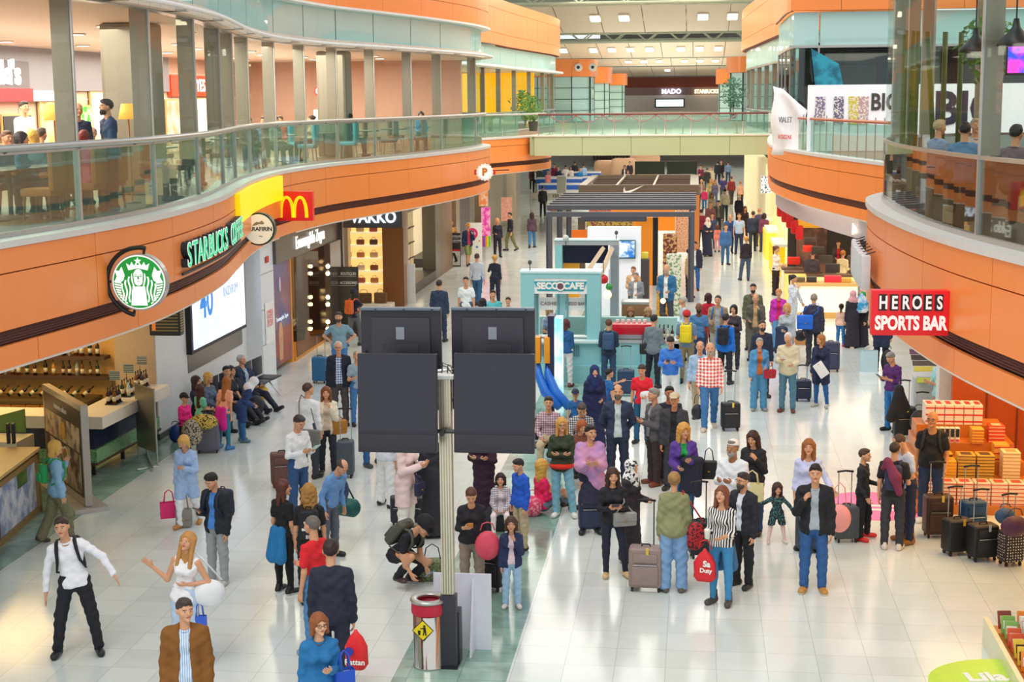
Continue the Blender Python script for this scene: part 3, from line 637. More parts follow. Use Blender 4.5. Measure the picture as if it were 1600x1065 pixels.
def shoe_geo(kind, lod):
    k = ('shoe', kind, lod)
    if k in _cache: return _cache[k]
    f = Field((-.09, -.26, -.12), (.09, .13, .14), [.008, .011, .017][lod])
    f.cap((0, .05, -.045), (.0, -.14, -.052), .042, .040, .03, (0, 0, 1), 1.05).cap((0, .02, .02), (0, .045, -.03), .044, .042, .03).ell((0, -.09, -.035), (.046, .09, .034), .03)
    if kind == 'boot': f.cap((0, .02, .09), (0, .03, -.02), .052, .048, .03)
    f.cut((0, 0, 1), -.085); V, Q = f.surf(); C = V[Q].mean(1); mi = (C[:, 2] < -.062).astype(int)
    me = fmesh('shoe', [(V, Q)], 2, mi); _cache[k] = me; return me
ARM = dict(d=((.14, -.04, -1), (.04, .2, -1)), p=((.18, .12, -1), (-.45, .85, .28)), f=((.2, .18, -1), (-.95, .42, .12)), h=((.75, -.25, -.8), (-.75, .35, -.55)), c=((.2, .1, -1), (-.35, .55, .8)),
           m=((.12, .45, -.9), (-.38, .3, .9)), w=((.45, -.05, -.85), (.45, .35, .85)), o=((.5, .1, -.85), (.35, .3, -.85)), b=((.25, -.3, -.9), (-.6, -.35, -.7)), g=((.18, .0, -1), (.0, .55, -.85)),
           u=((.35, .5, -.6), (-.5, .35, .85)), k=((.12, .05, -1), (-.25, .95, -.08)), l=((.15, .35, -1), (-.35, .85, -.35)), s=((.1, .55, -.85), (-.1, .95, -.3)), x=((.8, .1, -.6), (.4, .5, -.5)), r=((.1, .8, -.3), (-.15, 1, .25)))
LEG = dict(st=(((.05, -.0, -1), (.02, -.0, -1)), ((.05, 0, -1), (.02, 0, -1))), wk=(((.02, .34, -1), (.0, .0, -1)), ((.02, -.2, -1), (.0, -.5, -1))), wk2=(((.02, -.2, -1), (.0, -.5, -1)), ((.02, .34, -1), (.0, .0, -1))),
           wd=(((.22, .02, -1), (.14, -.02, -1)), ((.22, .02, -1), (.14, -.02, -1))), cp=(((.03, 0, -1), (.0, 0, -1)), ((.16, .15, -1), (.1, -.05, -1))), si=(((.14, 1, -.06), (.0, .05, -1)), ((.14, 1, -.06), (0, .05, -1))),
           sl=(((.12, 1, -.12), (.0, .75, -.7)), ((.12, 1, -.12), (.05, .75, -.7))), sq=(((.25, 1, .18), (.0, -.62, -.8)), ((.3, .95, -.25), (-.05, -.75, -.62))), fl=(((.25, .8, .6), (-.1, .55, -.8)), ((.3, .8, .6), (-.15, .55, -.8))),
           cl=(((.03, .05, -1), (.0, -.03, -1)), ((.01, 0, -1), (-.0, 0, -1))))
def unit(v): v = np.array(v, float); return v/np.linalg.norm(v)
def skeleton(sex, legs, al, ar, lean, side, hp, hy, big):
    """joints in metres for a 1.75 m figure that looks towards -Y; al / ar: its left and right arm"""
    J = {}; fl = sex == 'f'; D = {}
    for i, (nm, sx) in enumerate((('R', -1), ('L', 1))):
        th, sh = LEG[legs][i]; a = np.array([sx*.088, 0, 0]); t = unit((sx*th[0], -th[1], th[2])); s_ = unit((sx*sh[0], -sh[1], sh[2]))
        D['hip'+nm] = a; D['kn'+nm] = a+t*.43; D['an'+nm] = a+t*.43+s_*.41
    z = .085-min(D['anR'][2], D['anL'][2]); c = np.array([0, 0, z]) if legs not in ('fl',) else np.array([0, 0, .14])
    if legs == 'fl':
        for nm in 'RL': D['an'+nm][2] = -.055
    for q in D: J[q] = D[q]+c
    L = -math.radians(lean); R = np.array([[1, 0, 0], [0, math.cos(L), math.sin(L)], [0, -math.sin(L), math.cos(L)]]); sd = math.radians(side)
    R = np.array([[math.cos(sd), 0, math.sin(sd)], [0, 1, 0], [-math.sin(sd), 0, math.cos(sd)]])@R; T = lambda x, y, z: c+R@np.array([x, y, z]); J['R'] = R; J['T'] = T; J['c'] = c
    sw = .148 if fl else .172
    for nm, sx, A in (('R', -1, ar), ('L', 1, al)):
        u, f_ = ARM[A] if isinstance(A, str) else A; s0 = T(sx*sw, .0, .435); u = unit(R@np.array([sx*u[0], -u[1], u[2]])); w = unit(R@np.array([sx*f_[0], -f_[1], f_[2]]))
        J['sh'+nm] = s0; J['el'+nm] = s0+u*.285; J['wr'+nm] = s0+u*.285+w*.255; J['fd'+nm] = w
    n0 = T(0, .012, .49); hb = T(0, -.005, .585); a = -math.radians(hp); b = math.radians(hy)
    Rh = np.array([[math.cos(b), -math.sin(b), 0], [math.sin(b), math.cos(b), 0], [0, 0, 1]])@np.array([[1, 0, 0], [0, math.cos(a), math.sin(a)], [0, -math.sin(a), math.cos(a)]])
    Rh = (R if abs(lean) < 25 else np.eye(3)@R)@Rh; J['n0'] = n0; J['Rh'] = Rh; J['hs'] = big; J['hd'] = hb+Rh@np.array([0, -.018, .10])*big; J['hb'] = hb; return J
def limbs(f, J, sex, fat, inf=0., arms=1., legs=1., torso=True, ks=.0, slim=0., loose=0.):
    T = J['T']; fy = J['R'][:, 1]; g = inf; fl = sex == 'f'
    if torso:
        f.cap(T(-.042, 0, .0), T(.042, 0, .0), (.114 if fl else .105)+g+fat*.01, None, .05, fy, 1.12)
        f.cap(T(-.035, 0, .14), T(.035, 0, .14), (.088 if fl else .102)+g+fat*.03, None, .07, fy, 1.1-.1*fat)
        f.cap(T(-.06, 0, .33), T(.06, 0, .33), (.092 if fl else .108)+g+fat*.012, None, .08, fy, 1.12)
        f.cap(T(-.09 if fl else -.11, .005, .425), T(.09 if fl else .11, .005, .425), .056+g, None, .06, fy, 1.0)
        for sx in (-1, 1): f.cap(T(sx*.03, .01, .485), T(sx*.13, .008, .437), .042+g, .040+g, .05)
        if fl:
            for sx in (-1, 1): f.ell(T(sx*.062, -.078, .325), (.056+g,)*3, .035)
        if fat > .5: f.ell(T(0, -.06, .12), (.12+g, .09*fat+g, .13+g), .06)
    for nm in 'RL':
        s0, e, w = J['sh'+nm], J['el'+nm], J['wr'+nm]
        if arms > 0:
            if arms <= 1: f.cap(s0, s0+(e-s0)*arms, .050+g-slim, .050+g-slim-(.012*arms)+loose*.012, .04)
            else: f.cap(s0, e, .050+g-slim, .039+g-slim, .04).cap(e, e+(w-e)*(arms-1), .041+g-slim, .041+g-slim-.012*(arms-1)+loose*.006, .02)
        h, k, a = J['hip'+nm], J['kn'+nm], J['an'+nm]
        if legs > 0:
            f.cap(h, h+(k-h)*min(legs, 1), .088+g-slim+fat*.006, .088-.03*min(legs, 1)+g-slim+loose*.02, .04)
            if legs > 1: f.cap(k, k+(a-k)*(legs-1), .057+g-slim+loose*.01, .042+g-slim+loose*.022, .03); f.cap(k+(a-k)*.12+fy*.012, k+(a-k)*.4+fy*.014, .052+g-slim, .048+g-slim, .03)
    return f
def bounds(J, m=.16):
    P = np.array([J[k] for k in ('hipR', 'hipL', 'knR', 'knL', 'anR', 'anL', 'shR', 'shL', 'elR', 'elL', 'wrR', 'wrL', 'hb')]); return P.min(0)-m, P.max(0)+m
def person(label, pos, h=1.74, face=0., top='L', tc='#888888', tc2=None, bot='P', bc='#333a4a', hair='short', hc='#2a1f1a', sex='m', arms='dd', legs='st', lean=0, side=0, hp=0, hy=0, fat=0., shoe='#26262a', sole=None,
           skin='#d9a07c', lod=1, hat=None, hatc='#222222', beard=None, sk='shoe', hands='rr', big=1., group=None, name='person', z=0., cat='person'):
    """arms: left arm then right arm; top: T tee, L long sleeves, V vest, J open jacket over shirt tc2, C closed jacket, B long coat, A robe, H shawl"""
    if h < 1.5: big = big+(1.5-h)*.62
    al, ar = (arms[0], arms[1]) if isinstance(arms, str) else arms; sc = h/1.75
    key = (sex, legs, al, ar, lean, side, hp, hy, round(fat, 1), round(big, 1), lod)
    if ('J', key) not in _cache: _cache['J', key] = skeleton(sex, legs, al, ar, lean, side, hp, hy, round(big, 1))
    J = _cache['J', key]; T = J['T']; lo, hi = bounds(J); vx = VX[lod]; up = J['R'][:, 2]; fy = J['R'][:, 1]
    cover = {'T': .45, 'V': 0., 'X': 1.5}.get(top, 1.97)
    bk = ('body', key, hands, bot if bot in 'QS' else 'P')
    if bk not in _cache:
        f = Field(lo, hi, vx); limbs(f, J, sex, fat, -.012, 0, 0, True)
        limbs(f, J, sex, fat, -.004, 2, 0, False); limbs(f, J, sex, fat, -.004 if bot in 'QS' else -.014, 0, 2, False)
        f.cap(J['n0'], J['hb']+J['Rh']@np.array([0, .0, .04]), .054 if sex == 'm' else .046, .05 if sex == 'm' else .043, .03)
        parts = [f.surf()]; mi = [np.zeros(len(parts[0][1]), int)]; V, Q, m = head_geo(lod, sex); parts.append((V*big@J['Rh'].T+J['hd'], Q)); mi.append(m)
        for nm, sx, hk in (('L', 1, hands[0]), ('R', -1, hands[1])):
            V, Q = hand_geo(lod, hk); x = J['fd'+nm]; n = np.array([-sx*1., 0, .35]) if abs(x[2]) > .75 else np.array([-sx*.75, .15, .7])
            if hk == 'o' and x[2] > .5: n = np.array([0, -1., 0])
            n = n-x*(n@x); n = unit(n); y = np.cross(n, x)*(1 if nm == 'L' else -1); Tm = np.stack([x, y, n], 1); P = (V*.93)@Tm.T+J['wr'+nm]-x*.005
            parts.append((P, Q[:, ::-1] if np.linalg.det(Tm) < 0 else Q)); mi.append(np.zeros(len(Q), int))
        _cache[bk] = fmesh('body', parts, 5, np.concatenate(mi))
    SKM = M(skin, .5, var=.05); HM = M(hc if isinstance(hc, str) else '#2a1f1a', .55, var=.25, vs=40, bump=.4); root = link(name, _cache[bk], None, (pos[0], pos[1], z), math.radians(face)); root.scale = (sc,)*3
    def slots(o, ms):
        for i, m in enumerate(ms): o.material_slots[i].link = 'OBJECT'; o.material_slots[i].material = m
    slots(root, [SKM, M('#e9e4de', .3), M('#2a1c14', .2), M('#b5605a', .45), HM]); tag(root, label, cat, group)
    def child(nm, me, ms, mat=None):
        o = link(nm, me, root); slots(o, ms)
        if mat is not None: o.matrix_local = mat
        return o
    def P(c, t2=None):
        if isinstance(c, tuple): return M(c[0], .8, pat=c[1], col2=c[2], ps=c[3] if len(c) > 3 else 1, bump=.15)
        return M(c, .8, var=.1, vs=14, bump=.25)
    def cloth(kind, ck):
        k = ('cloth', kind, key, ck)
        if k in _cache: return _cache[k]
        f = Field(lo-.03, hi+.03, vx)
        if kind == 'top':
            g = {'T': .006, 'V': .004, 'L': .008, 'J': .006, 'C': .015, 'B': .018, 'A': .02, 'H': .01, 'X': .008}[ck]; limbs(f, J, sex, fat, g, {'T': .62, 'V': 0, 'X': 1.5}.get(ck, 1.96), 0, True, loose=1. if ck in 'TX' else .3)
            if ck == 'A': f.cap(T(0, 0, .1), (J['c']+[0, 0, -J['c'][2]+.06])*[1, 1, 1], .15, .24, .08, fy, 1.25)
            elif ck == 'B':
                for nm in 'RL': f.cap(J['hip'+nm], J['hip'+nm]+(J['kn'+nm]-J['hip'+nm])*.8, .115, .11, .06)
            elif ck == 'H': f.cap(J['shR']+[0, 0, .02], J['elR']*.6+J['wrR']*.4, .075, .11, .06).cap(J['shL']+[0, 0, .02], J['elL']*.6+J['wrL']*.4, .075, .11, .06).cap(T(-.1, 0, .3), T(.1, 0, -.08), .13, .17, .06, fy, 1.1)
            else: f.cap(T(-.05, 0, -.02), T(.05, 0, -.02), (.126 if sex == 'f' else .118)+g+fat*.012, None, .07, fy, 1.1)
            f.cut((0, 0, 1), .05) if ck == 'A' else None
            if ck not in 'A': hem = {'B': -.36, 'C': -.13, 'V': -.09, 'H': -.5}.get(ck, -.055); f.cut(tuple(up), float(up@T(0, 0, hem))) if abs(lean) < 30 or ck != 'B' else None
            f.cap(T(0, -.02, .50), T(0, -.03, .62), .058 if ck not in 'TV' else .066, .09, .008, op='-')
            if ck in 'V': f.ell(T(0, -.10, .50), (.07, .07, .12), .01, '-')
            if ck in 'HC' and sex == 'f': f.ell(T(0, -.11, .48), (.04, .06, .10), .01, '-')
        elif kind == 'jacket':
            limbs(f, J, sex, fat, .022, 1.97, 0, True, loose=.3); f.cap(T(-.05, 0, -.03), T(.05, 0, -.03), .142+fat*.012, None, .08, fy, 1.08)
            if ck == 'long':
                for nm in 'RL': f.cap(J['hip'+nm], J['hip'+nm]+(J['kn'+nm]-J['hip'+nm])*.7, .12, .115, .06)
            hem = -.14 if ck != 'long' else -.4; f.cut(tuple(up), float(up@T(0, 0, hem)))
            f.cap(T(0, -.16, hem-.05), T(0, -.15, .36), .075 if ck != 'closed' else .02, .055, .008, fy, .55, '-'); f.cap(T(0, -.11, .42), T(0, -.03, .62), .055, .085, .008, op='-')
        elif kind == 'trousers':
            lg = {'P': 1.99, 'W': 1.99, 'Q': .98, 'G': 1.99}[ck]; limbs(f, J, sex, fat, .008 if ck != 'G' else .003, 0, lg, False, loose={'W': 1.6, 'P': .45, 'Q': .9, 'G': 0}[ck])
            f.cap(T(-.05, 0, .0), T(.05, 0, .0), (.125 if sex == 'f' else .116)+fat*.01, None, .05, fy, 1.12).cap(T(-.035, 0, .10), T(.035, 0, .10), (.10 if sex == 'f' else .11)+fat*.03, None, .05, fy, 1.1)
            f.cut(tuple(-up), float(-(up@T(0, 0, .115)))); f.cut((0, 0, 1), .045)
        elif kind == 'skirt': f.cap(T(0, 0, .06), (J['knR']+J['knL'])/2+[0, 0, .0], .13, .19, .03, fy, 1.15); f.cut((0, 0, 1), float(J['knR'][2]))
        V, Q = f.surf()
        if lod: V = relax(V, Q, 1)
        me = _cache[k] = fmesh(kind, [(V, Q)])
        if lod < 2 and len(V):
            n = np.empty(len(V)*3, np.float32); me.vertices.foreach_get('normal', n); n = n.reshape(-1, 3); x, y, z = V.T
            a = .0036 if ck != 'G' else .0018; w = a*np.sin(46*z+4*np.sin(11*x+1)+3*np.sin(9*y))+a*.8*np.sin(31*x+27*z+2*np.sin(14*z))+a*.5*np.sin(70*z-40*x)
            me.vertices.foreach_set('co', (V+n*w[:, None]).astype(np.float32).ravel()); me.update()
        return me
    if top == 'J' or top == 'JL':
        child('shirt', cloth('top', 'T' if lod == 2 else 'L'), [P(tc2 or '#e8e8e8')]); child('jacket', cloth('jacket', 'long' if top == 'JL' else 'open'), [P(tc)])
    else: child({'T': 't_shirt', 'L': 'shirt', 'V': 'vest', 'C': 'jacket', 'B': 'coat', 'A': 'robe', 'H': 'shawl', 'X': 'shirt'}[top], cloth('top', top), [P(tc)])
    if top == 'H': child('dress', cloth('top', 'V'), [P(tc2 or '#222222')])
    if lod < 2 and top in ('J', 'JL', 'L', 'C') and hair != 'hijab':
        k = ('collar', key)
        if k not in _cache: g = MB(); g.tube([tuple(T(.068*math.cos(a), .004-.062*math.sin(a), .497-.028*max(0, math.sin(a)))) for a in np.linspace(-.3*PI, 1.3*PI, 16)] if top in 'J' else [tuple(T(.066*math.cos(a), .006-.06*math.sin(a), .495-.018*math.sin(a))) for a in np.linspace(0, 2*PI, 18)], .0125, None, 7); _cache[k] = g.mesh('collar', True)
        child('collar', _cache[k], [P((tc2 if top in 'J' else tc) or '#e8e8e8')])
    if top != 'A':
        if bot == 'S': child('skirt', cloth('skirt', 'S'), [P(bc)])
        else: child('trousers', cloth('trousers', bot), [P(bc)])
    def hm(): return Matrix(np.block([[J['Rh']*big, J['hd'][:, None]], [np.zeros((1, 3)), np.ones((1, 1))]]).tolist())
    if hair and hair != 'bald': child('headscarf' if hair == 'hijab' else 'hair', hair_geo(hair, lod), [HM if hair != 'hijab' else P(hc)], hm())
    if hat: child('cap', hair_geo(hat, lod), [P(hatc)], hm())
    if beard: child('beard', hair_geo('beard', lod), [M(beard, .7, var=.25, vs=40)], hm())
    if name != 'bust':
        for nm, sx in (('R', -1), ('L', 1)):
            sh = unit(J['an'+nm]-J['kn'+nm]); a = math.radians(14)*sx; pit = 0.
            if legs == 'sl': pit = .5
            Mx = Matrix.Translation(J['an'+nm].tolist())@Matrix.Rotation(a, 4, 'Z')@Matrix.Rotation(-pit, 4, 'X')
            if sh[1] > .35 and legs in ('wk', 'wk2'): Mx = Mx@Matrix.Rotation(.35, 4, 'X')
            child('shoe', shoe_geo(sk, lod), [M(shoe, .45), M(sole or shoe, .6)], Mx)
    root['_J'] = 0; del root['_J']; root_J[root.name] = (J, sc); return root
root_J = {}
def at(root, v):
    """a point of the figure's own frame (1.75 m figure) in the hall"""
    J, sc = root_J[root.name]; a = root.rotation_euler[2]; return np.array(root.location)+rz(a)@(np.array(v)*sc)
def jt(root, k): return at(root, root_J[root.name][0][k])
# ================================================================== LUGGAGE AND BAGS
CHR = M('#c9c9cc', .25, .9); GREYM = M('#55565a', .4, .4)
def frame_at(pos, face, z=0.): T = np.eye(4); T[:3, :3] = rz(math.radians(face)); T[:3, 3] = (pos[0], pos[1], z); return T
def suitcase(label, pos, face=0., w=.42, d=.24, h=.62, col='#222226', handle=.42, ribs=False, pocket=True, wheels=4, tilt=0., pat=None, tagc=None, group=None, hcol=None):
    m = M(col, .5, var=.12, vs=12, bump=.2) if not pat else M(col, .6, pat=pat[0], col2=pat[1], ps=pat[2])
    r = thing('suitcase', label, 'suitcase', (pos[0], pos[1], 0), math.radians(face), group); r.rotation_euler[0] = math.radians(tilt)
    b = MB(); b.rbox((0, 0, .06+h/2), (w, d, h), m, .05, seg=3)
    if ribs:
        for i in range(7): b.rbox((-w/2+w*(i+.5)/7, 0, .06+h/2), (w*.05, d+.014, h*.9), m, .008)
    b.build('body', r, auto=True)
    if pocket:
        b = MB(); b.rbox((0, -d/2-.012, .06+h*.33), (w*.78, .04, h*.48), m, .018); b.rbox((0, -d/2-.008, .06+h*.76), (w*.72, .03, h*.22), m, .014); fp_ = b.build('front_pocket', r, auto=True)
        b = MB(); b.rbox((0, -d/2-.033, .06+h*.60), (w*.7, .006, .012), CHR, .002); b.build('zip', fp_)
    for sx in (-1, 1):
        for sy in ((-1, 1) if wheels == 4 else (1,)):
            b = MB(); b.lathe([(.001, -.014), (.028, -.014), (.032, 0), (.028, .014), (.001, .014)], m=M('#1a1a1c', .5), n=12); o = b.build('wheel', r, loc=(sx*(w/2-.05), sy*(d/2-.045), .032)); o.rotation_euler = (0, PI/2, 0)
    b = MB(); b.tube([(-.06, 0, .06+h), (-.05, 0, .09+h), (.05, 0, .09+h), (.06, 0, .06+h)], .011, M('#18181a', .5), 6); b.build('grip', r, True)
    if handle:
        b = MB(); hm = M(hcol, .5) if hcol else CHR
        for sx in (-1, 1): b.tube([(sx*.10, d/2-.04, .06+h), (sx*.10, d/2-.04, .06+h+handle)], .009, hm, 6)
        th_ = b.build('telescopic_handle', r); b = MB(); b.tube([(-.125, d/2-.04, .06+h+handle), (0, d/2-.04, .075+h+handle), (.125, d/2-.04, .06+h+handle)], .016, M('#1d1d20', .5), 8); b.build('handle_grip', th_, True)
    if tagc: b = MB(); b.rbox((.03, -d/2-.02, .03+h), (.04, .008, .10), M(tagc, .5), .003); b.build('luggage_tag', r)
    return r
def backpack(label, who, col='#2a2c33', w=.30, h=.42, d=.15, pocket='#', off=0., strapc=None, marks=None, group=None, pat=None):
    """on the back of a figure, straps over both shoulders"""
    J, sc = root_J[who.name]; m = M(col, .7, var=.12, bump=.3) if not pat else M(col, .7, pat=pat[0], col2=pat[1], ps=pat[2]); pm = m if pocket == '#' else M(pocket, .7); sm = M(strapc or col, .7)
    r = thing('backpack', label, 'backpack', who.location, who.rotation_euler[2], group); r.scale = (sc,)*3; T = np.eye(4); T[:3, :3] = J['R']; T[:3, 3] = J['T'](off, .195, .28)
    b = MB(); b.rbox((0, .0, 0), (w, d, h), m, .065, T, 3); b.build('body', r, auto=True)
    b = MB(); b.rbox((0, d/2+.01, -h*.17), (w*.74, .06, h*.5), pm, .028, T); b.build('front_pocket', r, auto=True)
    b = MB(); b.tube([tuple((T@np.array([x, -.02, h/2+z, 1]))[:3]) for x, z in ((-.04, -.01), (-.03, .035), (.03, .035), (.04, -.01))], .009, sm, 6); b.build('top_loop', r)
    for sx in (-1, 1):
        P = [J['T'](sx*.085+off, .13, .45), J['T'](sx*.10+off*.5, .05, .505), J['T'](sx*.105, -.035, .50), J['T'](sx*.115, -.115, .42), J['T'](sx*.13, -.128, .28), J['T'](sx*.165, -.07, .17), J['T'](sx*.15+off, .12, .10)]
        b = MB(); b.tube(P, [.02, .024, .024, .022, .018, .013, .011], sm, 8); b.build('shoulder_strap', r, True)
    if marks: marks(r, T, w, h, d)
    return r
def handbag(label, pos, z, face=0., w=.30, h=.22, d=.11, col='#222', strap=.3, shape='bag', group=None, strapto=None, pat=None, strapc=None, nm='handbag', cat='bag', straps=1):
    m = M(col, .5, var=.1, bump=.2) if not pat else M(col, .6, pat=pat[0], col2=pat[1], ps=pat[2]); sm = M(strapc or col, .5)
    r = thing(nm, label, cat, (pos[0], pos[1], z), math.radians(face), group); b = MB()
    if shape == 'paper':
        b.add([(-w/2, -d/2, 0), (w/2, -d/2, 0), (w/2, d/2, 0), (-w/2, d/2, 0), (-w/2, -d/2, h), (w/2, -d/2, h), (w/2, d/2, h), (-w/2, d/2, h)], [(0, 3, 2, 1), (0, 1, 5, 4), (1, 2, 6, 5), (2, 3, 7, 6), (3, 0, 4, 7)], m); b.box(-w/2+.005, -d/2+.005, .01, w/2-.005, d/2-.005, h*.9, M('#e8e2d8', .8)); b.build('body', r)
    elif shape == 'plastic':
        prof = []; 
        for z_, s in ((0, .75), (.06, 1.), (h*.55, .96), (h*.8, .6), (h*.93, .22), (h, .12)): prof.append((z_, s))
        V = []; n = 14
        for z_, s in prof:
            for k in range(n): a = 2*PI*k/n; q = 1+.06*math.sin(5*a+z_*20); V.append((w/2*s*q*math.copysign(abs(math.cos(a))**.7, math.cos(a)), d/2*s*q*math.copysign(abs(math.sin(a))**.7, math.sin(a)), z_))
        F = [(i*n+k, i*n+(k+1) % n, (i+1)*n+(k+1) % n, (i+1)*n+k) for i in range(len(prof)-1) for k in range(n)]+[tuple(range(n))[::-1], tuple(range((len(prof)-1)*n, len(prof)*n))]
        b.add(V, F, m); b.build('body', r, True)
    elif shape == 'duffel': 
        b.tube([(-w/2, 0, h/2), (-w*.42, 0, h/2), (w*.42, 0, h/2), (w/2, 0, h/2)], [h*.35, h*.5, h*.5, h*.35], m, 14); b.build('body', r, True)
    elif shape == 'sack': b.ball((0, 0, h*.45), (w/2, d/2, h*.5), m, 14, 10); b.build('body', r, True)
    else:
        b.rbox((0, 0, h/2), (w, d, h), m, .04, seg=3); b.build('body', r, auto=True); b = MB(); b.rbox((0, -d/2-.004, h*.68), (w*.96, .015, h*.55), m, .006); fl_ = b.build('flap', r, auto=True); b = MB(); b.rbox((0, -d/2-.016, h*.45), (.035, .008, .02), M('#c8a24a', .3, .8), .003); b.build('clasp', fl_)
    if strapto is not None:
        P = [np.array(p)-np.array(r.location) for p in strapto]; P = [rz(-math.radians(face))@p for p in P]; b = MB(); b.tube([(-w/2*.8, 0, h*.9)]+[tuple(p) for p in P]+[(w/2*.8, 0, h*.9)], .011, sm, 6); b.build('shoulder_strap', r, True)
    elif strap:
        for sy in ((-1, 1) if shape in ('paper', 'duffel', 'tote') else (0,)):
            b = MB(); b.tube([(-w*.28, sy*d*.4, h*(.97 if shape != 'duffel' else .9)), (-w*.2, sy*d*.2, h+strap*.75), (0, 0, h+strap), (w*.2, sy*d*.2, h+strap*.75), (w*.28, sy*d*.4, h*(.97 if shape != 'duffel' else .9))], .008 if shape != 'duffel' else .014, sm, 6); b.build('handle', r, True)
    return r
def in_hand(who, side, drop, **k):
    """hang a bag from a figure's hand"""
    J, sc = root_J[who.name]; p = at(who, J['wr'+side]+J['fd'+side]*.09); return (p[0], p[1]), p[2]-drop
def phone(who, label, side='R', col='#1c1c20', w=.075, l=.15, nm='phone', cat='phone', t=.009):
    J, sc = root_J[who.name]; f = J['fd'+side]; sx = -1 if side == 'R' else 1; p = J['wr'+side]+f*.125+np.array([-sx*.015, -.02, .035]); q = at(who, p)
    b = MB(); b.rbox((0, 0, 0), (w, l, t), M(col, .3), .004); o = b.build(nm, loc=q.tolist()); o.rotation_euler = (math.radians(-35), 0, who.rotation_euler[2]); return tag(o, label, cat)
def folded(who, label, side, col, nm='jacket', drop=.55, w=.30):
    """a coat hanging over a forearm"""
    J, sc = root_J[who.name]; p = at(who, (J['el'+side]*.35+J['wr'+side]*.65)); f = Field((-.3, -.25, -.75), (.3, .25, .15), .02); f.cap((-w*.3, 0, .0), (w*.3, 0, 0), .065, .065, .02, (0, 1, 0), 1.).cap((-w*.25, .03, 0), (-w*.3, .05, -drop), .06, .075, .04).cap((w*.25, -.03, 0), (w*.2, -.03, -drop*.85), .06, .07, .04).cap((0, 0, 0), (0, 0, -drop*.7), .07, .09, .06)
    V, Q = f.surf(); me = fmesh(nm, [(V, Q)]); me.materials[0] = M(col, .8, var=.15, bump=.4); o = link(nm, me, None, (p[0], p[1], p[2]+.02), who.rotation_euler[2]); return tag(o, label, 'jacket')
def glasses(who, dark=False):
    J, sc = root_J[who.name]; o = MB(); gm = M('#2a2224', .3)
    for sx in (-1, 1): o.tube([(sx*.032+.021*math.cos(a), -.103, .004+.017*math.sin(a)) for a in np.linspace(0, 2*PI, 11)], .0025, gm, 5, False); o.tube([(sx*.053, -.1, .006), (sx*.083, .01, .004)], .0025, gm, 5)
    o.tube([(-.011, -.105, .006), (.011, -.105, .006)], .0025, gm, 5); g = o.build('glasses', who); g.matrix_local = Matrix(np.block([[J['Rh']*J['hs'], J['hd'][:, None]], [np.zeros((1, 3)), np.ones((1, 1))]]).tolist()); return g
# ================================================================== SHOPS, KIOSKS, SIGNS
def ry(x0, y0, x1, y1, Y):
    a = ony(x0, (y0+y1)/2, Y)[0]; b = ony(x1, (y0+y1)/2, Y)[0]; c = ony((x0+x1)/2, y1, Y)[2]; d = ony((x0+x1)/2, y0, Y)[2]; return a, b, c, d
def slabY(mb, x0, y0, x1, y1, Y, th, m):
    a, b, c, d = ry(x0, y0, x1, y1, Y); mb.box(a, Y, c, b, Y+th, d, m); return a, b, c, d
SC = M('#2a2831', .35, var=.03); SCF = M('#34323c', .32)
# ---- pole with four monitors
px_, py_ = -2.86, 17.3
r = thing('monitor_pole', 'tall grooved aluminium pole with dark lower casing carrying four monitors', 'pole', (px_, py_, 0))
b = MB(); m = M('#c9bda6', .3, .7); zt = ony(693, 590, 17.3)[2]
b.rbox((0, 0, (.9+zt)/2), (.15, .12, zt-.9), m, .02)
for x in (-.062, -.03, 0, .03, .062): b.box(x-.008, -.07, .92, x+.008, -.055, zt, M('#e6dcc4', .25, .6))
b.build('upper_profile', r, auto=True); b = MB(); b.rbox((0, 0, .45), (.19, .16, .9), M('#33323b', .5), .01); b.box(-.11, -.1, 0, .11, .1, .03, BLACK); b.build('lower_casing', r, auto=True)
b = MB(); b.rbox((0, 0, zt+.02), (.22, .2, .05), WHITE, .01); b.tube([(-.16, .1, zt+.06), (.16, .1, zt+.09)], .018, STEEL, 6); b.tube([(-.3, .2, zt-.3), (.3, .2, zt-.3)], .025, SC, 6); b.tube([(-.3, -.15, zt-.6), (.3, -.15, zt-.6)], .025, SC, 6)
for z_ in (.3, .6): b.tube([(0, 0, zt-z_), (0, .3 if z_ < .5 else -.3, zt-z_)], .03, SC, 6)
b.build('bracket', r)
b = MB()
for i in range(4): b.tube([(-.12+.07*i, .05, zt+.03), (-.10+.06*i, .1, zt+.14+.02*(i % 2)), (.02+.05*i, .05, zt+.12), (.1, .0, zt+.03)], .006, BLACK, 5)
b.build('cable', r, True)
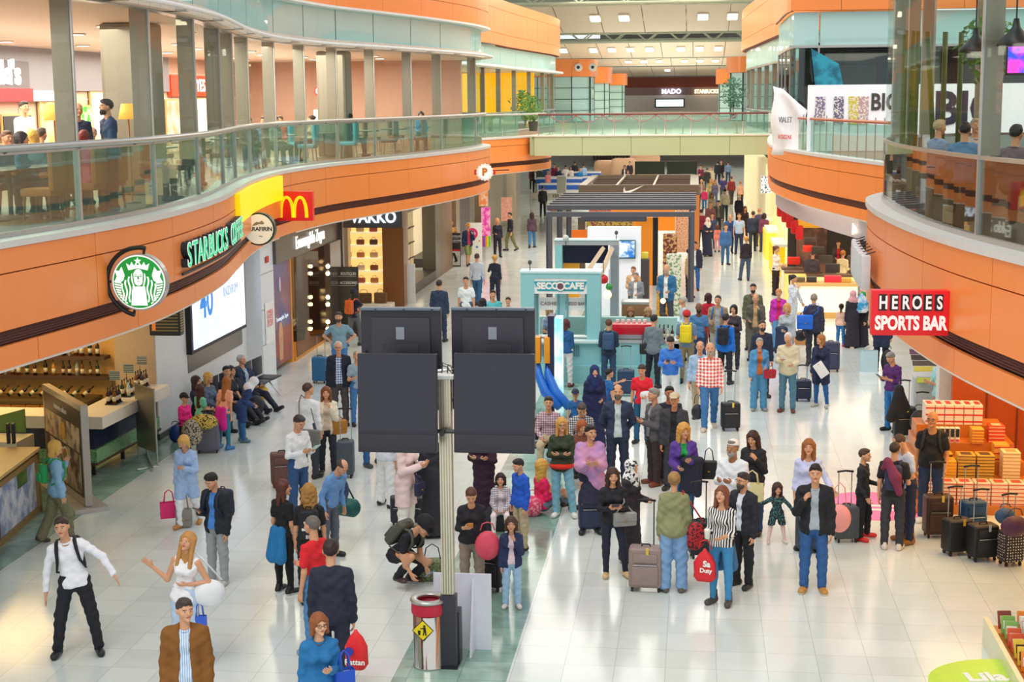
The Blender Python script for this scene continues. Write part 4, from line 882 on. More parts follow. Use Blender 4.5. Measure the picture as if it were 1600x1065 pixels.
def monitor(x0, y0, x1, y1, Y, lab, up_, tilt):
    a, c_, z0, z1 = ry(x0, y0, x1, y1, Y); w = c_-a; h = z1-z0
    r = thing('monitor', lab, 'monitor', ((a+c_)/2, Y, (z0+z1)/2)); r.rotation_euler = (math.radians(tilt), 0, 0)
    b = MB(); b.rbox((0, .03, 0), (w, .07, h), SC, .012); b.build('casing', r, auto=True)
    b = MB()
    if up_:
        b.rbox((0, -.02, -.02), (w*.74, .04, h*.86), SCF, .02); b.rbox((0, -.035, -.12), (w*.45, .03, h*.5), SC, .012); r2 = b.build('back_cover', r, auto=True)
        for sx in (-1, 1): b = MB(); b.tube([(sx*w*.44, -.0, h*.08), (sx*w*.44, -.06, h*.06), (sx*w*.44, -.06, -h*.10), (sx*w*.44, 0, -h*.12)], .012, BLACK, 6); b.build('handle', r)
        b = MB(); b.box(-.05, -.052, h*.2, .05, -.048, h*.32, M('#8f96a0', .5)); b.build('rating_plate', r2)
        b = MB(); b.rbox((0, 0, h/2-.01), (w*.99, .1, .035), M('#6c7a86', .3, .5), .01)
        for x in (-.3, .05, .4): b.box(x*w-.012, -.052, h/2-.02, x*w+.012, -.045, h/2-.005, BLACK)
        b.build('top_edge', r, auto=True)
    else:
        b.box(-w/2+.012, -.008, -h/2+.22*h, w/2-.012, -.004, h/2-.012, M('#2b2a36', .25, var=.02)); b.build('screen', r); b = MB(); b.rbox((0, -.006, -h/2+.1*h), (w*.96, .014, .18*h), SC, .006); b.build('lower_bezel', r, auto=True)
monitor(565, 481, 690, 640, 17.85, 'upper left dark monitor seen from its back', True, 0)
monitor(706, 481, 836, 640, 17.85, 'upper right dark monitor seen from its back', True, 0)
monitor(559, 553, 683, 706, 16.95, 'lower left dark monitor leaning in front of the upper one', False, -4)
monitor(709, 553, 835, 707, 16.95, 'lower right dark monitor leaning in front of the upper one', False, -4)
# ---- bin and white boards
q = onz(668, 1046); r = thing('waste_bin', 'steel cylinder waste bin with red liner and yellow diamond sign', 'bin', (q[0], q[1]+.16, 0)); INOX = M('#cfcac2', .12, .95)
b = MB(); b.lathe([(.2, 0), (.2, .02), (.19, .03), (.19, .74), (.17, .75), (.17, .03)], m=INOX, n=28); b.build('body', r, True)
b = MB(); b.lathe([(.205, .66), (.212, .70), (.205, .80), (.2, .82), (.16, .82), (.16, .60), (.12, .58), (.001, .58)], m=M('#c21f3a', .5, bump=.3), n=28, cap=False); b.build('liner', r, True)
b = MB(); b.lathe([(.14, .83), (.15, .845), (.21, .845), (.225, .82), (.215, .80), (.14, .80), (.14, .83)], m=STEEL, n=28, cap=False); b.build('lid_ring', r, True)
b = MB(); b.prism([(0, -.13), (.13, 0), (0, .13), (-.13, 0)], 0, .006, M('#16161a', .5), MT(-.04, -.197, .5, 0, 0, PI/2)); b.prism([(0, -.118), (.118, 0), (0, .118), (-.118, 0)], 0, .009, M('#f2d416', .5), MT(-.04, -.197, .5, 0, 0, PI/2))
K = M('#16161a', .5); T = MT(-.04, -.197, .5, 0, 0, PI/2); b.prism(disc(.014, 12, .02, .055), 0, .012, K, T); b.prism([(.005, .04), (.035, .04), (.04, 0), (.045, -.06), (.03, -.06), (.024, -.01), (.012, -.06), (0, -.06), (.008, 0)], 0, .012, K, T); b.prism([(.01, .035), (-.03, .03), (-.03, .02), (.01, .02)], 0, .012, K, T); b.prism([(-.06, -.0), (-.025, 0), (-.03, -.055), (-.055, -.055)], 0, .012, K, T); b.build('warning_sign', r)
b = MB(); b.rbox((.24, .18, .33), (.24, .22, .66), M('#22222a', .4), .01); o = b.build('dark_box', loc=(q[0], q[1]+.12, 0), auto=True); tag(o, 'dark box standing between the bin and the monitor pole', 'box')
a, c_, z0, z1 = ry(672, 907, 763, 1030, 17.62); b = MB(); b.box(a, 17.9, .0, c_, 17.93, z1-.0, M('#dfe0ec', .5)); b.build
r = thing('white_board', 'blank white board standing behind the monitor pole', 'board', (0, 0, 0)); b.build('panel', r); b = MB(); b.prism([(0, 0), (.3, 0), (0, .9)], -.012, .012, M('#dfe0ec', .5), FACE((c_-.22, 17.9, 0), (0, -1, 0), (0, 0, 1))); b.build('support_fin', r)
# ---- round and box signs on the left gallery
def outsign(path, t, z): q, d, n = path.at(t, .02); return q, d, n
q, d, n = PL.at(PL.spx(172, 4.2), 0); s0 = np.array([q[0], q[1], 0]); N3 = np.array([n[0], n[1], 0]); c = ony(219, 440, q[1]-.05); ctr = np.array([c[0], q[1]-.05, c[2]])
r = thing('round_sign', 'round green and white siren logo sign on a curved black bracket', 'sign', tuple(ctr)); R = .385; Fz = FACE((0, -.05, 0), (1, 0, 0), (0, 0, 1)); Fz[:3, 2] = (0, -1, 0)
b = MB(); b.prism(disc(R+.02, 48), -.13, 0, STEEL, Fz); b.build('drum', r); GRN = M('#0f9a3c', .4, emit=.35); WE = M('#ffffff', .4, emit=.5)
b = MB(); b.prism(disc(R, 48), 0, .006, WE, Fz); b.prism(disc(R*.955, 48), .006, .012, GRN, Fz)
def star(cx, cy, ro, ri, n=5): return [(cx+(ro if k % 2 == 0 else ri)*math.sin(PI*k/n), cy+(ro if k % 2 == 0 else ri)*math.cos(PI*k/n)) for k in range(2*n)]
z1, z2, z3, z4 = .012, .018, .024, .03
b.prism(star(0, .30, .055, .024), z1, z2, WE, Fz); b.prism([(-.14, .17), (-.17, .27), (-.115, .235), (-.09, .29), (-.055, .235), (-.03, .27), (0, .235), (.03, .27), (.055, .235), (.09, .29), (.115, .235), (.17, .27), (.14, .17), (0, .20)], z1, z2, WE, Fz)
for sx in (-1, 1):
    b.prism([(sx*x, y) for x, y in ((.20, .10), (.24, .22), (.28, .16), (.34, .17), (.315, .08), (.345, .02), (.26, .0), (.22, .03))], z1, z2, WE, Fz)
    for k in range(9): y = .0-.036*k; xo = math.sqrt(max(.0, .355**2-y*y)); b.prism([(sx*(xo-.10+.008*k), y), (sx*xo, y+.018), (sx*(xo-.002), y-.004), (sx*(xo-.10+.008*k), y-.02)], z1, z2, WE, Fz)
    for k in range(4):
        L = [(sx*(.085+.05*k+.012*math.sin(y_*26+k)), y_) for y_ in np.linspace(.13-.05*k, -.30+.018*k, 14)]; L = [p for p in L if p[0]**2+p[1]**2 < .35**2]; b.prism([(x-.011, y) for x, y in L]+[(x+.011, y) for x, y in L[::-1]], z1, z2, WE, Fz)
b.prism([(.075*math.cos(a), .07+.12*math.sin(a)) for a in np.linspace(0, 2*PI, 24)], z1, z2, WE, Fz); b.prism([(-.09, -.06), (.09, -.06), (.12, -.33), (-.12, -.33)], z1, z2, WE, Fz)
for sx in (-1, 1): b.prism([(sx*(.035+.022*math.cos(a)), .085+.006*math.sin(a)) for a in np.linspace(0, 2*PI, 10)], z2, z3, GRN, Fz); b.prism([(sx*(.035+.024*math.cos(a)), .11+.004*math.sin(a)) for a in np.linspace(0, 2*PI, 10)], z2, z3, GRN, Fz)
b.prism([(-.008, .09), (.008, .09), (.012, .045), (-.012, .045)], z2, z3, GRN, Fz); b.prism([(-.022, .015), (.022, .015), (0, .004)], z2, z3, GRN, Fz)
for sx in (-1, 1): b.prism([(sx*.078, .16), (sx*.088, .12), (sx*.072, -.02), (sx*.062, -.02), (sx*.07, .1)], z2, z3, GRN, Fz)
b.build('siren_logo', r); b = MB(); b.tube([((R+.10)*math.cos(a), -.0, (R+.10)*math.sin(a)) for a in np.linspace(math.radians(78), math.radians(258), 26)], .032, BLACK, 8)
for a in (80, 180, 256): b.tube([((R+.0)*math.cos(math.radians(a)), 0, (R)*math.sin(math.radians(a))), ((R+.1)*math.cos(math.radians(a)), 0, (R+.1)*math.sin(math.radians(a)))], .02, BLACK, 6)
for z_ in (-.11, .11): b.tube([(-R-.08, 0, z_), (-R-.42, .1, z_)], .018, BLACK, 6)
b.box(-R-.46, .05, -.22, -R-.40, .16, .22, GREYM); b.build('bracket', r, auto=True)
# letters following the curved fascia
t0, t1 = PL.spx(281, 4.2), PL.spx(371, 4.2); txt = 'STARBUCKS COFFEE'; r = thing('letter_sign', 'green illuminated coffee shop letters on the curved orange fascia', 'sign', (0, 0, 0)); GL_ = M('#19c488', .4, emit=.7); NV = M('#1c2d38', .5)
for i, ch in enumerate(txt):
    if ch == ' ': continue
    t = t0+(t1-t0)*(i+.5)/len(txt); q, d, n = PL.at(t, .10); z = 4.22; X = (d[0], d[1], 0); T = FACE((q[0], q[1], z), X, (0, 0, 1)); T[:3, 2] = (n[0], n[1], 0)
    b = MB(); text(ch, .56, T@MT(0, 0, -.05), NV, .055, .014, mb=b, sx=1.05); text(ch, .56, T@MT(0, 0, .012), M('#f4fff8', .4, emit=.4), .004, .012, mb=b, sx=1.05); text(ch, .56, T@MT(0, 0, .02), GL_, .004, -.004, mb=b, sx=1.05); b.build('letter', r)
b = MB(); PL.ribbon(b, t0-.05, t1+.1, 3.93, 3.97, .06, .03, NV); b.build('mounting_rail', r)
# yellow box sign
b = MB(); PL.ribbon(b, PL.spx(368, 4.5), PL.spx(437, 4.5), 4.30, 4.88, .10, .1, M('#ffd800', .4, emit=.6)); o = b.build('yellow_sign_band'); tag(o, 'bright yellow sign band behind the round bakery sign', 'sign')
# bakery sign
Y = 32.6; c = ony(405, 357.5, Y); r = thing('round_sign', 'round cream bakery sign with dark green rim beside the yellow band', 'sign', (c[0], Y, c[2])); b = MB(); b.prism(disc(.36, 40), -.16, 0, M('#28402e', .4), Fz); b.build('drum', r); b = MB(); b.prism(disc(.325, 40), 0, .01, M('#f4f3dc', .4, emit=.35), Fz)
text('KARAFIRIN', .125, Fz@MT(0, -.0, .014), M('#1f2a20', .5), .004, .003, mb=b); b.prism([(-.14, .07), (-.1, .12), (-.04, .16), (.03, .15), (.08, .19), (.14, .13), (.1, .1), (.02, .11), (-.06, .08)], .01, .014, M('#a9ab8c', .5), Fz); text('~', .15, Fz@MT(.05, -.15, .014), M('#1f2a20', .5), .004, 0, mb=b); b.build('face', r)
b = MB(); b.tube([(-.34, 0, .1), (-.6, .3, .1)], .015, BLACK, 6); b.tube([(-.34, 0, -.1), (-.6, .3, -.1)], .015, BLACK, 6); b.build('bracket', r)
# golden arches
Y = 31.6+5.; q, d, n = PL.at(PL.spx(447, 4.2), .25); a, c_, z0, z1 = ry(431, 299, 488, 345, q[1]-.4); Y = q[1]-.4
r = thing('box_sign', 'red square sign with yellow double arch', 'sign', ((a+c_)/2, Y, (z0+z1)/2)); w, h = c_-a, z1-z0; b = MB(); b.rbox((0, .1, 0), (w, .2, h), M('#d9201c', .4, emit=.3), .01); b.build('box', r, auto=True)
b = MB(); YM = M('#ffd21c', .4, emit=.6)
for sx in (-1, 1):
    o_, i_ = [], []
    for k in range(17): a_ = PI*k/16; o_.append((sx*w*.185+w*.215*math.cos(a_), -h*.38+h*.74*math.sin(a_)**.75)); i_.append((sx*w*.185+w*.125*math.cos(a_), -h*.38+h*.64*math.sin(a_)**.8))
    b.prism(o_+i_[::-1], 0, .02, YM, Fz)
b.build('arches', r)
# chicken shop sign at the gallery end
c = ony(753, 269, 52); r = thing('round_sign', 'round white and orange sign with the letter P at the gallery end', 'sign', (c[0]+.1, 52, c[2])); b = MB(); b.prism(star(0, 0, .30, .26, 16), -.1, 0, M('#f6efe6', .4, emit=.3), Fz); b.build('drum', r); b = MB(); b.prism(disc(.21, 28), 0, .008, M('#fffdf4', .4, emit=.5), Fz); text('P', .34, Fz@MT(0, 0, .012), M('#e88a1c', .5), .004, .02, mb=b); b.tube([(.2, 0, .05), (.75, .6, .05)], .02, BLACK, 6); b.box(-.36, -.03, -.08, -.29, .02, .08, M('#e2281c', .5)); b.box(.29, -.03, -.08, .36, .02, .08, M('#e2281c', .5)); b.build('face', r)
# ---- sports bar sign and pale letters on the right gallery
q, d, n = PR1.at(PR1.spx(1484, 4.2), 0); Y = q[1]; a, c_, z0, z1 = ry(1362, 454, 1483, 524, Y-.05); r = thing('box_sign', 'red sports bar sign with white block letters on black squares', 'sign', ((a+c_)/2, Y-.05, (z0+z1)/2)); w, h = c_-a, z1-z0
b = MB(); b.rbox((0, .09, 0), (w, .18, h), M('#d81420', .4, emit=.25), .008); b.build('box', r, auto=True); b = MB(); LT = M('#e9e4e0', .4, emit=.3)
for i, ch in enumerate('HEROES'): x = -w*.36+w*.145*i; b.box(x-w*.055, -.008, .03, x+w*.055, -.001, h*.42, M('#241418', .5)); text(ch, h*.40, Fz@MT(x, h*.235, .014), LT, .004, .006, mb=b, sx=.68)
text('SPORTS BAR', h*.42, Fz@MT(0, -h*.22, .006), LT, .004, .010, mb=b, sx=.66); b.build('lettering', r); b = MB(); b.rbox((w/2+.06, .1, 0), (.12, .12, h*.9), BLACK, .01); b.build('bracket', r, auto=True)
r = thing('letter_sign', 'pale unlit box letters standing off the right gallery fascia', 'sign', (0, 0, 0)); q0 = PR1.spx(1364, 4.1)
for i in range(7):
    q, d, n = PR1.at(PR1.spx(1358, 3.9)-.0+(-1.15+.42*i)*-1*-1, .17); T = np.eye(4); T[:2, 0] = d; T[:2, 1] = n; T[:2, 3] = q; b = MB(); b.rbox((0, 0, 4.05), (.30, .14, .52), M('#d5dce2', .35), .03, T); b.tube([(q[0], q[1], 4.31), (q[0]-n[0]*.15, q[1]-n[1]*.15, 4.36)], .01, BLACK, 5); b.build('letter', r, auto=True)
# ---- bar under the left gallery
OAK = M('#5b4030', .5, var=.2); CRM = M('#efe6d6', .35); BWM = M('#e9b868', .6, var=.04)
b = MB(); b.box(-17, 29.15, 0, -11.25, 29.4, 3.4, BWM); b.box(-17.2, 22, 0, -17, 29.2, 3.4, BWM); struct(b.build('wall_bar_back'))
b = MB(); b.box(-11.45, 29.0, 0, -10.62, 31.2, 3.4, M('#cfb79a', .5)); b.box(-10.64, 29.02, .0, -10.6, 30.7, 3.4, M('#eceef0', .4)); b.box(-11.46, 28.99, 2.36, -10.61, 29.0, 2.37, GREYM); b.box(-11.46, 28.99, .95, -10.61, 29.0, .96, GREYM); b.box(-11.47, 28.98, 0, -10.58, 31.2, .12, GREYM); struct(b.build('wall_pier_bar'))
r = thing('bar_counter', 'L-shaped bar with thick white top and dark panels over green mosaic', 'bar counter', (0, 0, 0))
b = MB(); b.prism([(-17, 25.75), (-10.45, 25.75), (-10.32, 28.95), (-11.05, 28.95), (-11.1, 26.5), (-17, 26.5)], .93, 1.15, CRM); b.build('worktop', r)
b = MB(); b.prism([(-17, 26.0), (-10.72, 26.0), (-10.6, 28.9), (-11.0, 28.9), (-11.05, 26.4), (-17, 26.4)], .5, .93, M('#232a45', .2)); b.build('front_panel', r)
b = MB(); b.prism([(-17, 25.95), (-10.67, 25.95), (-10.55, 28.92), (-11.0, 28.9), (-11.05, 26.4), (-17, 26.4)], .26, .5, M('#3f7c62', .25, pat='print', col2='#b8e29a', ps=6)); b.prism([(-17, 25.93), (-10.65, 25.93), (-10.53, 28.94), (-11, 28.94), (-11.05, 26.4), (-17, 26.4)], .22, .26, OAK); b.build('mosaic_band', r)
for x, y in ((-10.8, 26.1), (-10.75, 27.4), (-10.7, 28.7), (-12.8, 26.1)): g = MB(); g.box(x-.03, y-.03, 0, x+.03, y+.03, .22, BLACK); g.build('leg', r)
for zz, x1, nm in ((ony(187, 557, 28.9)[2], -11.6, 'upper'), (ony(187, 588, 28.9)[2], -11.55, 'lower')): b = MB(); b.box(-17, 28.85, zz-.07, x1, 29.15, zz, OAK); o = b.build('wall_shelf'); tag(o, 'dark wooden %s bottle shelf on the bar back wall' % nm, 'shelf')
b = MB(); zc = ony(150, 624, 28.6)[2]; b.box(-17, 28.35, zc-.06, -11.8, 29.15, zc, M('#6a5a3c', .4)); b.box(-17, 28.5, 0, -11.8, 29.1, zc-.06, M('#3a3026', .5)); 
for i in range(9): b.box(-14.6+i*.30, 28.44, zc-.36, -14.34+i*.30, 28.5, zc-.1, M('#e88a30', .5, emit=.2)); b.box(-14.55+i*.30, 28.43, zc-.33, -14.39+i*.30, 28.46, zc-.14, M('#7a3416', .6))
o = b.build('back_counter'); tag(o, 'back counter with orange wine cubbies behind the bar', 'counter')
def bottle_mb(m, h=.30, r_=.038, cap='#2a2420'):
    b = MB(); b.lathe([(r_, 0), (r_, h*.58), (r_*.8, h*.66), (r_*.36, h*.74), (r_*.34, h)], m=m, n=10); b.lathe([(r_*1.02, h*.16), (r_*1.02, h*.44)], m=M('#e6dcc0', .6), n=10); b.lathe([(r_*.4, h*.9), (r_*.4, h*1.02)], m=M(cap, .5), n=8); return b.mesh('bottle', True)
BC = [M(c, .15) for c in ('#3a1a10', '#1f3a1c', '#7a4a14', '#b8c8b8', '#2a1410', '#c88a34')]; BM = [bottle_mb(m) for m in BC]
def bottles(n, x0, x1, y, z, group, lab, hs=1.):
    for i in range(n): o = link('bottle', BM[(i*5+i//3) % 6], None, (x0+(x1-x0)*(i+.3*math.sin(i*7))/max(n-1, 1), y+.03*math.sin(i*3), z)); s_ = hs*(.9+.2*abs(math.sin(i*2.3))); o.scale = (s_,)*3; tag(o, lab, 'bottle', group)
zl = ony(187, 588, 28.9)[2]; zu = ony(187, 557, 28.9)[2]
bottles(17, -14.4, -11.75, 28.98, zl, 'bottles on the lower bar shelf', 'liquor bottle on the lower wall shelf of the bar'); bottles(9, -13.0, -11.75, 28.98, zu, 'bottles on the upper bar shelf', 'liquor bottle on the upper wall shelf of the bar', 1.15)
for i in range(11):
    o = link('wine_bottle', BM[(4, 1)[i % 2]], None, (-14.2+i*.22, 28.6, zc+.06)); o.rotation_euler = (0, math.radians(52), .5); tag(o, 'wine bottle lying tilted on the back counter rack', 'bottle', 'tilted wine bottles on the back counter')
GLS = glass('#fff0cc', .5); b = MB(); b.lathe([(.03, 0), (.004, .01), (.004, .09), (.03, .11), (.036, .15), (.03, .2)], m=GLS, n=10); gm = b.mesh('wine_glass', True)
for i in range(16): o = link('wine_glass', gm, None, (-16.2+i*.12, 28.55+.12*(i % 2), zc)); tag(o, 'clear wine glass standing on the back counter', 'glass', 'wine glasses on the back counter')
for k, (px, py) in enumerate(((178, 630), (200, 618), (221, 604))):
    p = onz(px, py, 1.15); r = thing('bottle_tray', 'black tray of bottles with a price sign, %s on the bar top' % ('nearest', 'middle', 'farthest')[k], 'tray', (p[0], p[1], 1.15)); b = MB(); b.rbox((0, 0, .012), (.22, .34, .024), BLACK, .005); b.build('tray', r, auto=True)
    b = MB(); b.tube([(-.05, .1, .02), (-.05, .1, .44)], .006, BLACK, 5); b.box(-.10, .09, .42, .10, .10, .60, M('#2c3a3c', .4, pat='rows', col2='#b9c4bc', ps=1.5)); b.build('price_sign', r)
    for i in range(6): o = link('bottle', BM[(i*2+k) % 6], None, (p[0]-.06+.12*(i % 2), p[1]-.12+.12*(i//2), 1.174)); tag(o, 'bottle standing on the %s tray of the bar top' % ('nearest', 'middle', 'farthest')[k], 'bottle', 'bottles on the %s bar tray' % ('nearest', 'middle', 'farthest')[k])
# painting kiosk at the left edge
q0 = np.array([-10.5, 21.4]); q1 = np.array([-10.78, 23.7]); dd = (q1-q0)/np.linalg.norm(q1-q0); T = FACE((q0[0], q0[1], 0), (dd[0], dd[1], 0), (0, 0, 1)); L_ = 2.3
r = thing('picture_counter', 'counter clad with a large ornate framed landscape picture at the left edge', 'counter', (0, 0, 0)); G = M('#a3834e', .4, .3, bump=.6, vs=60)
zt = 1.02; b = MB(); b.box(-.8, .02, -.9, L_, zt, -.03, M('#e6d0a4', .4), T); b.box(-.9, zt, -1.0, L_+.03, zt+.05, .06, M('#d8b67c', .35), T); b.build('body', r)
b = MB(); b.box(-.8, .08, -.03, L_-.1, .90, .0, M('#8a9cc4', .5, pat='soft', col2='#dfe3f0', ps=1.2), T); b.box(L_-1.05, .62, 0, L_-.55, .9, .004, M('#6c8a3c', .6, pat='soft', col2='#3c5c28'), T); b.box(-.8, .08, 0, .35, .9, .003, M('#7a5a44', .6, pat='soft', col2='#5a463a'), T); b.build('landscape_picture', r)
b = MB(); b.box(-.8, .0, -.03, L_, .09, .05, G, T); b.box(-.8, .89, -.03, L_, .98, .05, G, T); b.box(L_-.12, 0, -.03, L_, .98, .05, G, T); b.build('gilded_frame', r)
for i in range(2):
    p = onz(14+i*8, 692, 1.07); b = MB(); b.rbox((0, 0, .17), (.05, .14, .34), M('#2b2b30', .6), .006); o = b.build('menu_stand', loc=(p[0], p[1], 1.07), rot=.3, auto=True); tag(o, 'black menu folder standing on the picture counter', 'menu', 'menus on the picture counter')
b = MB(); b.box(-12.3, 24.3, 0, -11.4, 25.0, 1.0, M('#ece0c6', .4)); o = b.build('white_cabinet'); tag(o, 'white cabinet end between picture counter and food sign', 'cabinet')
b = MB(); b.prism([(0, 0), (.52, 0), (.52, .42), (0, .28)], 0, .03, M('#6f8c3a', .6), FACE((-12.1, 25.1, 1.0), (1, 0, 0), (0, 0, 1))); o = b.build('green_screen'); tag(o, 'small green divider behind the picture counter', 'divider')
# standing food sign
a = onz(80, 752); c_ = onz(140, 798); zt = 1.78
dd = (c_-a)[:2]; L_ = np.linalg.norm(dd); dd = dd/L_; T = FACE((a[0], a[1], 0), (dd[0], dd[1], 0), (0, 0, 1)); T[:3, 2] = np.cross(T[:3, 0], T[:3, 1]); 
r = thing('food_sign', 'tall standing restaurant sign with food photographs beside the bar', 'sign', (0, 0, 0)); b = MB(); b.box(0, .08, -.06, L_, zt, .06, M('#b9b4ac', .3, .5), T); b.box(-.08, 0, -.28, L_+.14, .07, .28, M('#cdc8c4', .3, .4), T); b.build('frame', r)
b = MB(); F2 = T@MT(0, 0, .062); b.box(.07, .22, 0, L_-.07, zt-.1, .006, M('#43302a', .4), F2); b.box(.12, .96, .006, L_-.12, 1.38, .01, M('#d6bf9a', .5, pat='soft', col2='#7c5c40', ps=1.5), F2); b.box(.12, .26, .006, L_-.12, .93, .01, M('#cdb89c', .5, pat='soft', col2='#5a4436', ps=1.2), F2)
for cx, cy, rr, cc in ((.45, .73, .18, '#e9e0d0'), (.45, .73, .14, '#c8622c'), (.45, .74, .07, '#7a9a3c'), (.4, .45, .17, '#ece2d2'), (.4, .45, .13, '#a8382c'), (.36, .42, .06, '#5c7c2c'), (.42, 1.17, .15, '#e0a040')): b.prism(disc(rr, 24, cx*L_/.8, cy), .008, .012+.002*(rr < .18)+.002*(rr < .1), M(cc, .5, var=.2, vs=30), F2)
text('trattoria milano', .135, F2@MT(L_*.48, zt-.25, .01), M('#f0ead8', .4), .003, 0, mb=b, sx=.9); b.build('poster', r)
# folding metal sign
a = onz(217, 716); c_ = onz(246, 728); r = thing('folding_sign', 'grey metal folding sign seen from behind beside the bar', 'sign', (0, 0, 0)); dd = (c_-a)[:2]; L_ = np.linalg.norm(dd); dd /= L_; T = FACE((a[0], a[1], 0), (dd[0], dd[1], 0), (0, 0, 1)); b = MB(); b.box(0, .25, -.02, L_, 1.45, .02, M('#8d8a80', .35, .5), T); b.build('panel', r); b = MB()
for x in (0, L_): b.tube([tuple((T@np.array([x, 0, 0, 1]))[:3]), tuple((T@np.array([x, 1.47, 0, 1]))[:3])], .02, STEEL, 6)
b.tube([tuple((T@np.array([x, .05, z_, 1]))[:3]) for x, z_ in ((-.3, -.3), (L_+.35, .25))], .02, STEEL, 6); b.tube([tuple((T@np.array([L_, 0, 0, 1]))[:3]), tuple((T@np.array([L_+.1, .02, .45, 1]))[:3])], .02, STEEL, 6); b.build('frame', r)
# ---- left side wall, big screen, storefronts along the ground floor
XW = -10.6
b = MB(); b.box(-11.4, 30.7, 0, XW, 35.2, 3.4, M('#f0f0ee', .4)); b.box(XW, 30.9, 1.02, XW+.02, 34.8, 1.38, M('#8f877c', .3, .6)); struct(b.build('wall_left_lower'))
def rx(x0, y0, x1, y1, X): p = onx(x0, (y0+y1)/2, X); q = onx(x1, (y0+y1)/2, X); t = onx((x0+x1)/2, y0, X); u = onx((x0+x1)/2, y1, X); return p[1], q[1], u[2], t[2]
r = thing('wall_screen', 'large bright advertising screen with blue number 40', 'screen', (0, 0, 0)); b = MB(); b.box(XW, 30.85, 1.42, XW+.12, 34.85, 3.36, BLACK); b.build('frame', r); b = MB(); F3 = FACE((XW+.13, 30.95, 1.5), (0, 1, 0), (0, 0, 1)); b.box(0, 0, -.005, 3.8, 1.8, .003, M('#e8eefc', .4, pat='soft', col2='#cfd8f8', ps=.5, emit=.9), F3)
text('40', 1.0, F3@MT(.95, .9, .008), M('#2f86d8', .4, emit=.6), .002, .02, mb=b, sx=.9); text('INDIRIM', .3, F3@MT(2.7, .95, .008), M('#8fa4c4', .4, emit=.6), .002, 0, mb=b); text('YKM', .22, MT(0, 0, 0)@F3@MT(1.75, 1.3, .008), M('#55627a', .4), .002, .004, mb=b); b.build('picture', r)
r = thing('flight_board', 'dark hanging flight board with orange rows beside the bright screen', 'board', (0, 0, 0)); p = onx(283, 498, -9.9); b = MB(); Yb = p[1]; b.rbox((-10.2, Yb, 2.62), (.62, .22, .85), M('#2b2d33', .4), .02); b.tube([(-10.4, Yb, 3.0), (-10.4, Yb, 3.42)], .02, BLACK, 6); b.build('casing', r, auto=True); b = MB(); b.box(-10.47, Yb-.115, 2.25, -9.93, Yb-.108, 3.0, M('#1a1e20', .4, pat='rows', col2='#8a7a4a', ps=.8)); b.box(-10.45, Yb-.12, 2.3, -10.38, Yb-.112, 2.95, M('#e8782a', .4, emit=.4)); b.box(-9.888, Yb-.1, 2.25, -9.882, Yb+.1, 3.0, M('#22262a', .4, pat='rows', col2='#b08a3a', ps=1.)); b.build('display', r)
b = MB(); b.box(-11.4, 35.2, 0, -10.2, 36.3, 3.4, M('#e9ebee', .4)); 
for z_ in (.9, 1.75, 2.6): b.box(-10.2, 35.2, z_, -10.195, 36.3, z_+.01, GREYM)
struct(b.build('column_poster'))
b = MB(); F3 = FACE((-10.19, 35.3, 0), (0, 1, 0), (0, 0, 1)); b.box(.12, .9, 0, .9, 1.9, .01, M('#f5f5f2', .5), F3); b.box(.25, 1.3, .01, .75, 1.7, .014, M('#e0504a', .5, pat='print', col2='#f4f0ee', ps=2), F3); o = b.build('poster'); tag(o, 'white poster with red print on the pale column', 'poster')
b = MB(); b.box(.3, 2.85, 0, .55, 3.0, .02, M('#c8283a', .5), F3); o = b.build('fire_call_box'); tag(o, 'small red alarm box high on the pale column', 'alarm box')
b = MB(); b.box(-11.3, 36.35, .12, -10.3, 38.2, 2.75, M('#3c3a5c', .3)); r = thing('advertisement_box', 'tall purple fashion advertisement with a figure and white script lettering', 'advert', (0, 0, 0)); b.build('box', r); b = MB(); F3 = FACE((-10.29, 36.4, .15), (0, 1, 0), (0, 0, 1)); b.box(0, 0, 0, 1.75, 2.55, .006, M('#4c4a7c', .35, pat='soft', col2='#7a4a5c', ps=.4, emit=.2), F3); b.box(0, 0, .006, 1.75, .9, .008, M('#a84a3c', .4, pat='soft', col2='#5a4468', ps=.6), F3)
b.prism([(.75+.08*math.cos(a), 2.0+.2*math.sin(a)) for a in np.linspace(0, 2*PI, 18)], .008, .012, M('#d8c8d0', .5), F3); b.prism([(.55, .1), (.85, .1), (.9, .8), (.8, 1.05), (.6, 1.05), (.5, .8)], .008, .012, M('#d8a27a', .5, var=.3), F3); text('Ermenegildo Zegna', .15, F3@MT(.88, 1.15, .012), M('#e8f4ff', .4, emit=.5), .002, 0, mb=b, sx=.95); b.build('picture', r)
# menswear shop
b = MB(); DK = M('#3b3230', .3); b.box(-14.5, 38.2, 0, -14.2, 43.2, 3.4, DK); b.box(-14.5, 38.2, 2.75, -10.2, 38.35, 3.4, DK); b.box(-14.5, 38.2, 0, -10.3, 38.35, 2.75, M('#c8852c', .5, emit=.25)); b.box(-10.32, 36.3, 2.75, -10.12, 43.2, 3.4, M('#5a544c', .25, .3)); b.box(-10.22, 41.6, 0, -10.05, 43.2, 2.75, M('#7d746c', .15, .7)); b.box(-11.4, 43.0, 0, -10.02, 43.2, 3.4, M('#6b5c50', .2, .5)); struct(b.build('wall_menswear_shop'))
F3 = FACE((-10.1, 39.6, 3.1), (0, 1, 0), (0, 0, 1)); text('Ermenegildo Zegna', .46, F3@MT(0, -.02, .015), M('#f4f4ea', .4, emit=.8), .012, .004, 'shop_lettering', sx=.86); o = bpy.data.objects['shop_lettering']; tag(o, 'white script letters of the menswear shop on the dark band', 'sign')
b = MB(); b.box(-14.2, 38.35, 0, -10.25, 43, .12, M('#d08a30', .5, emit=.1)); struct(b.build('floor_shop_window'))
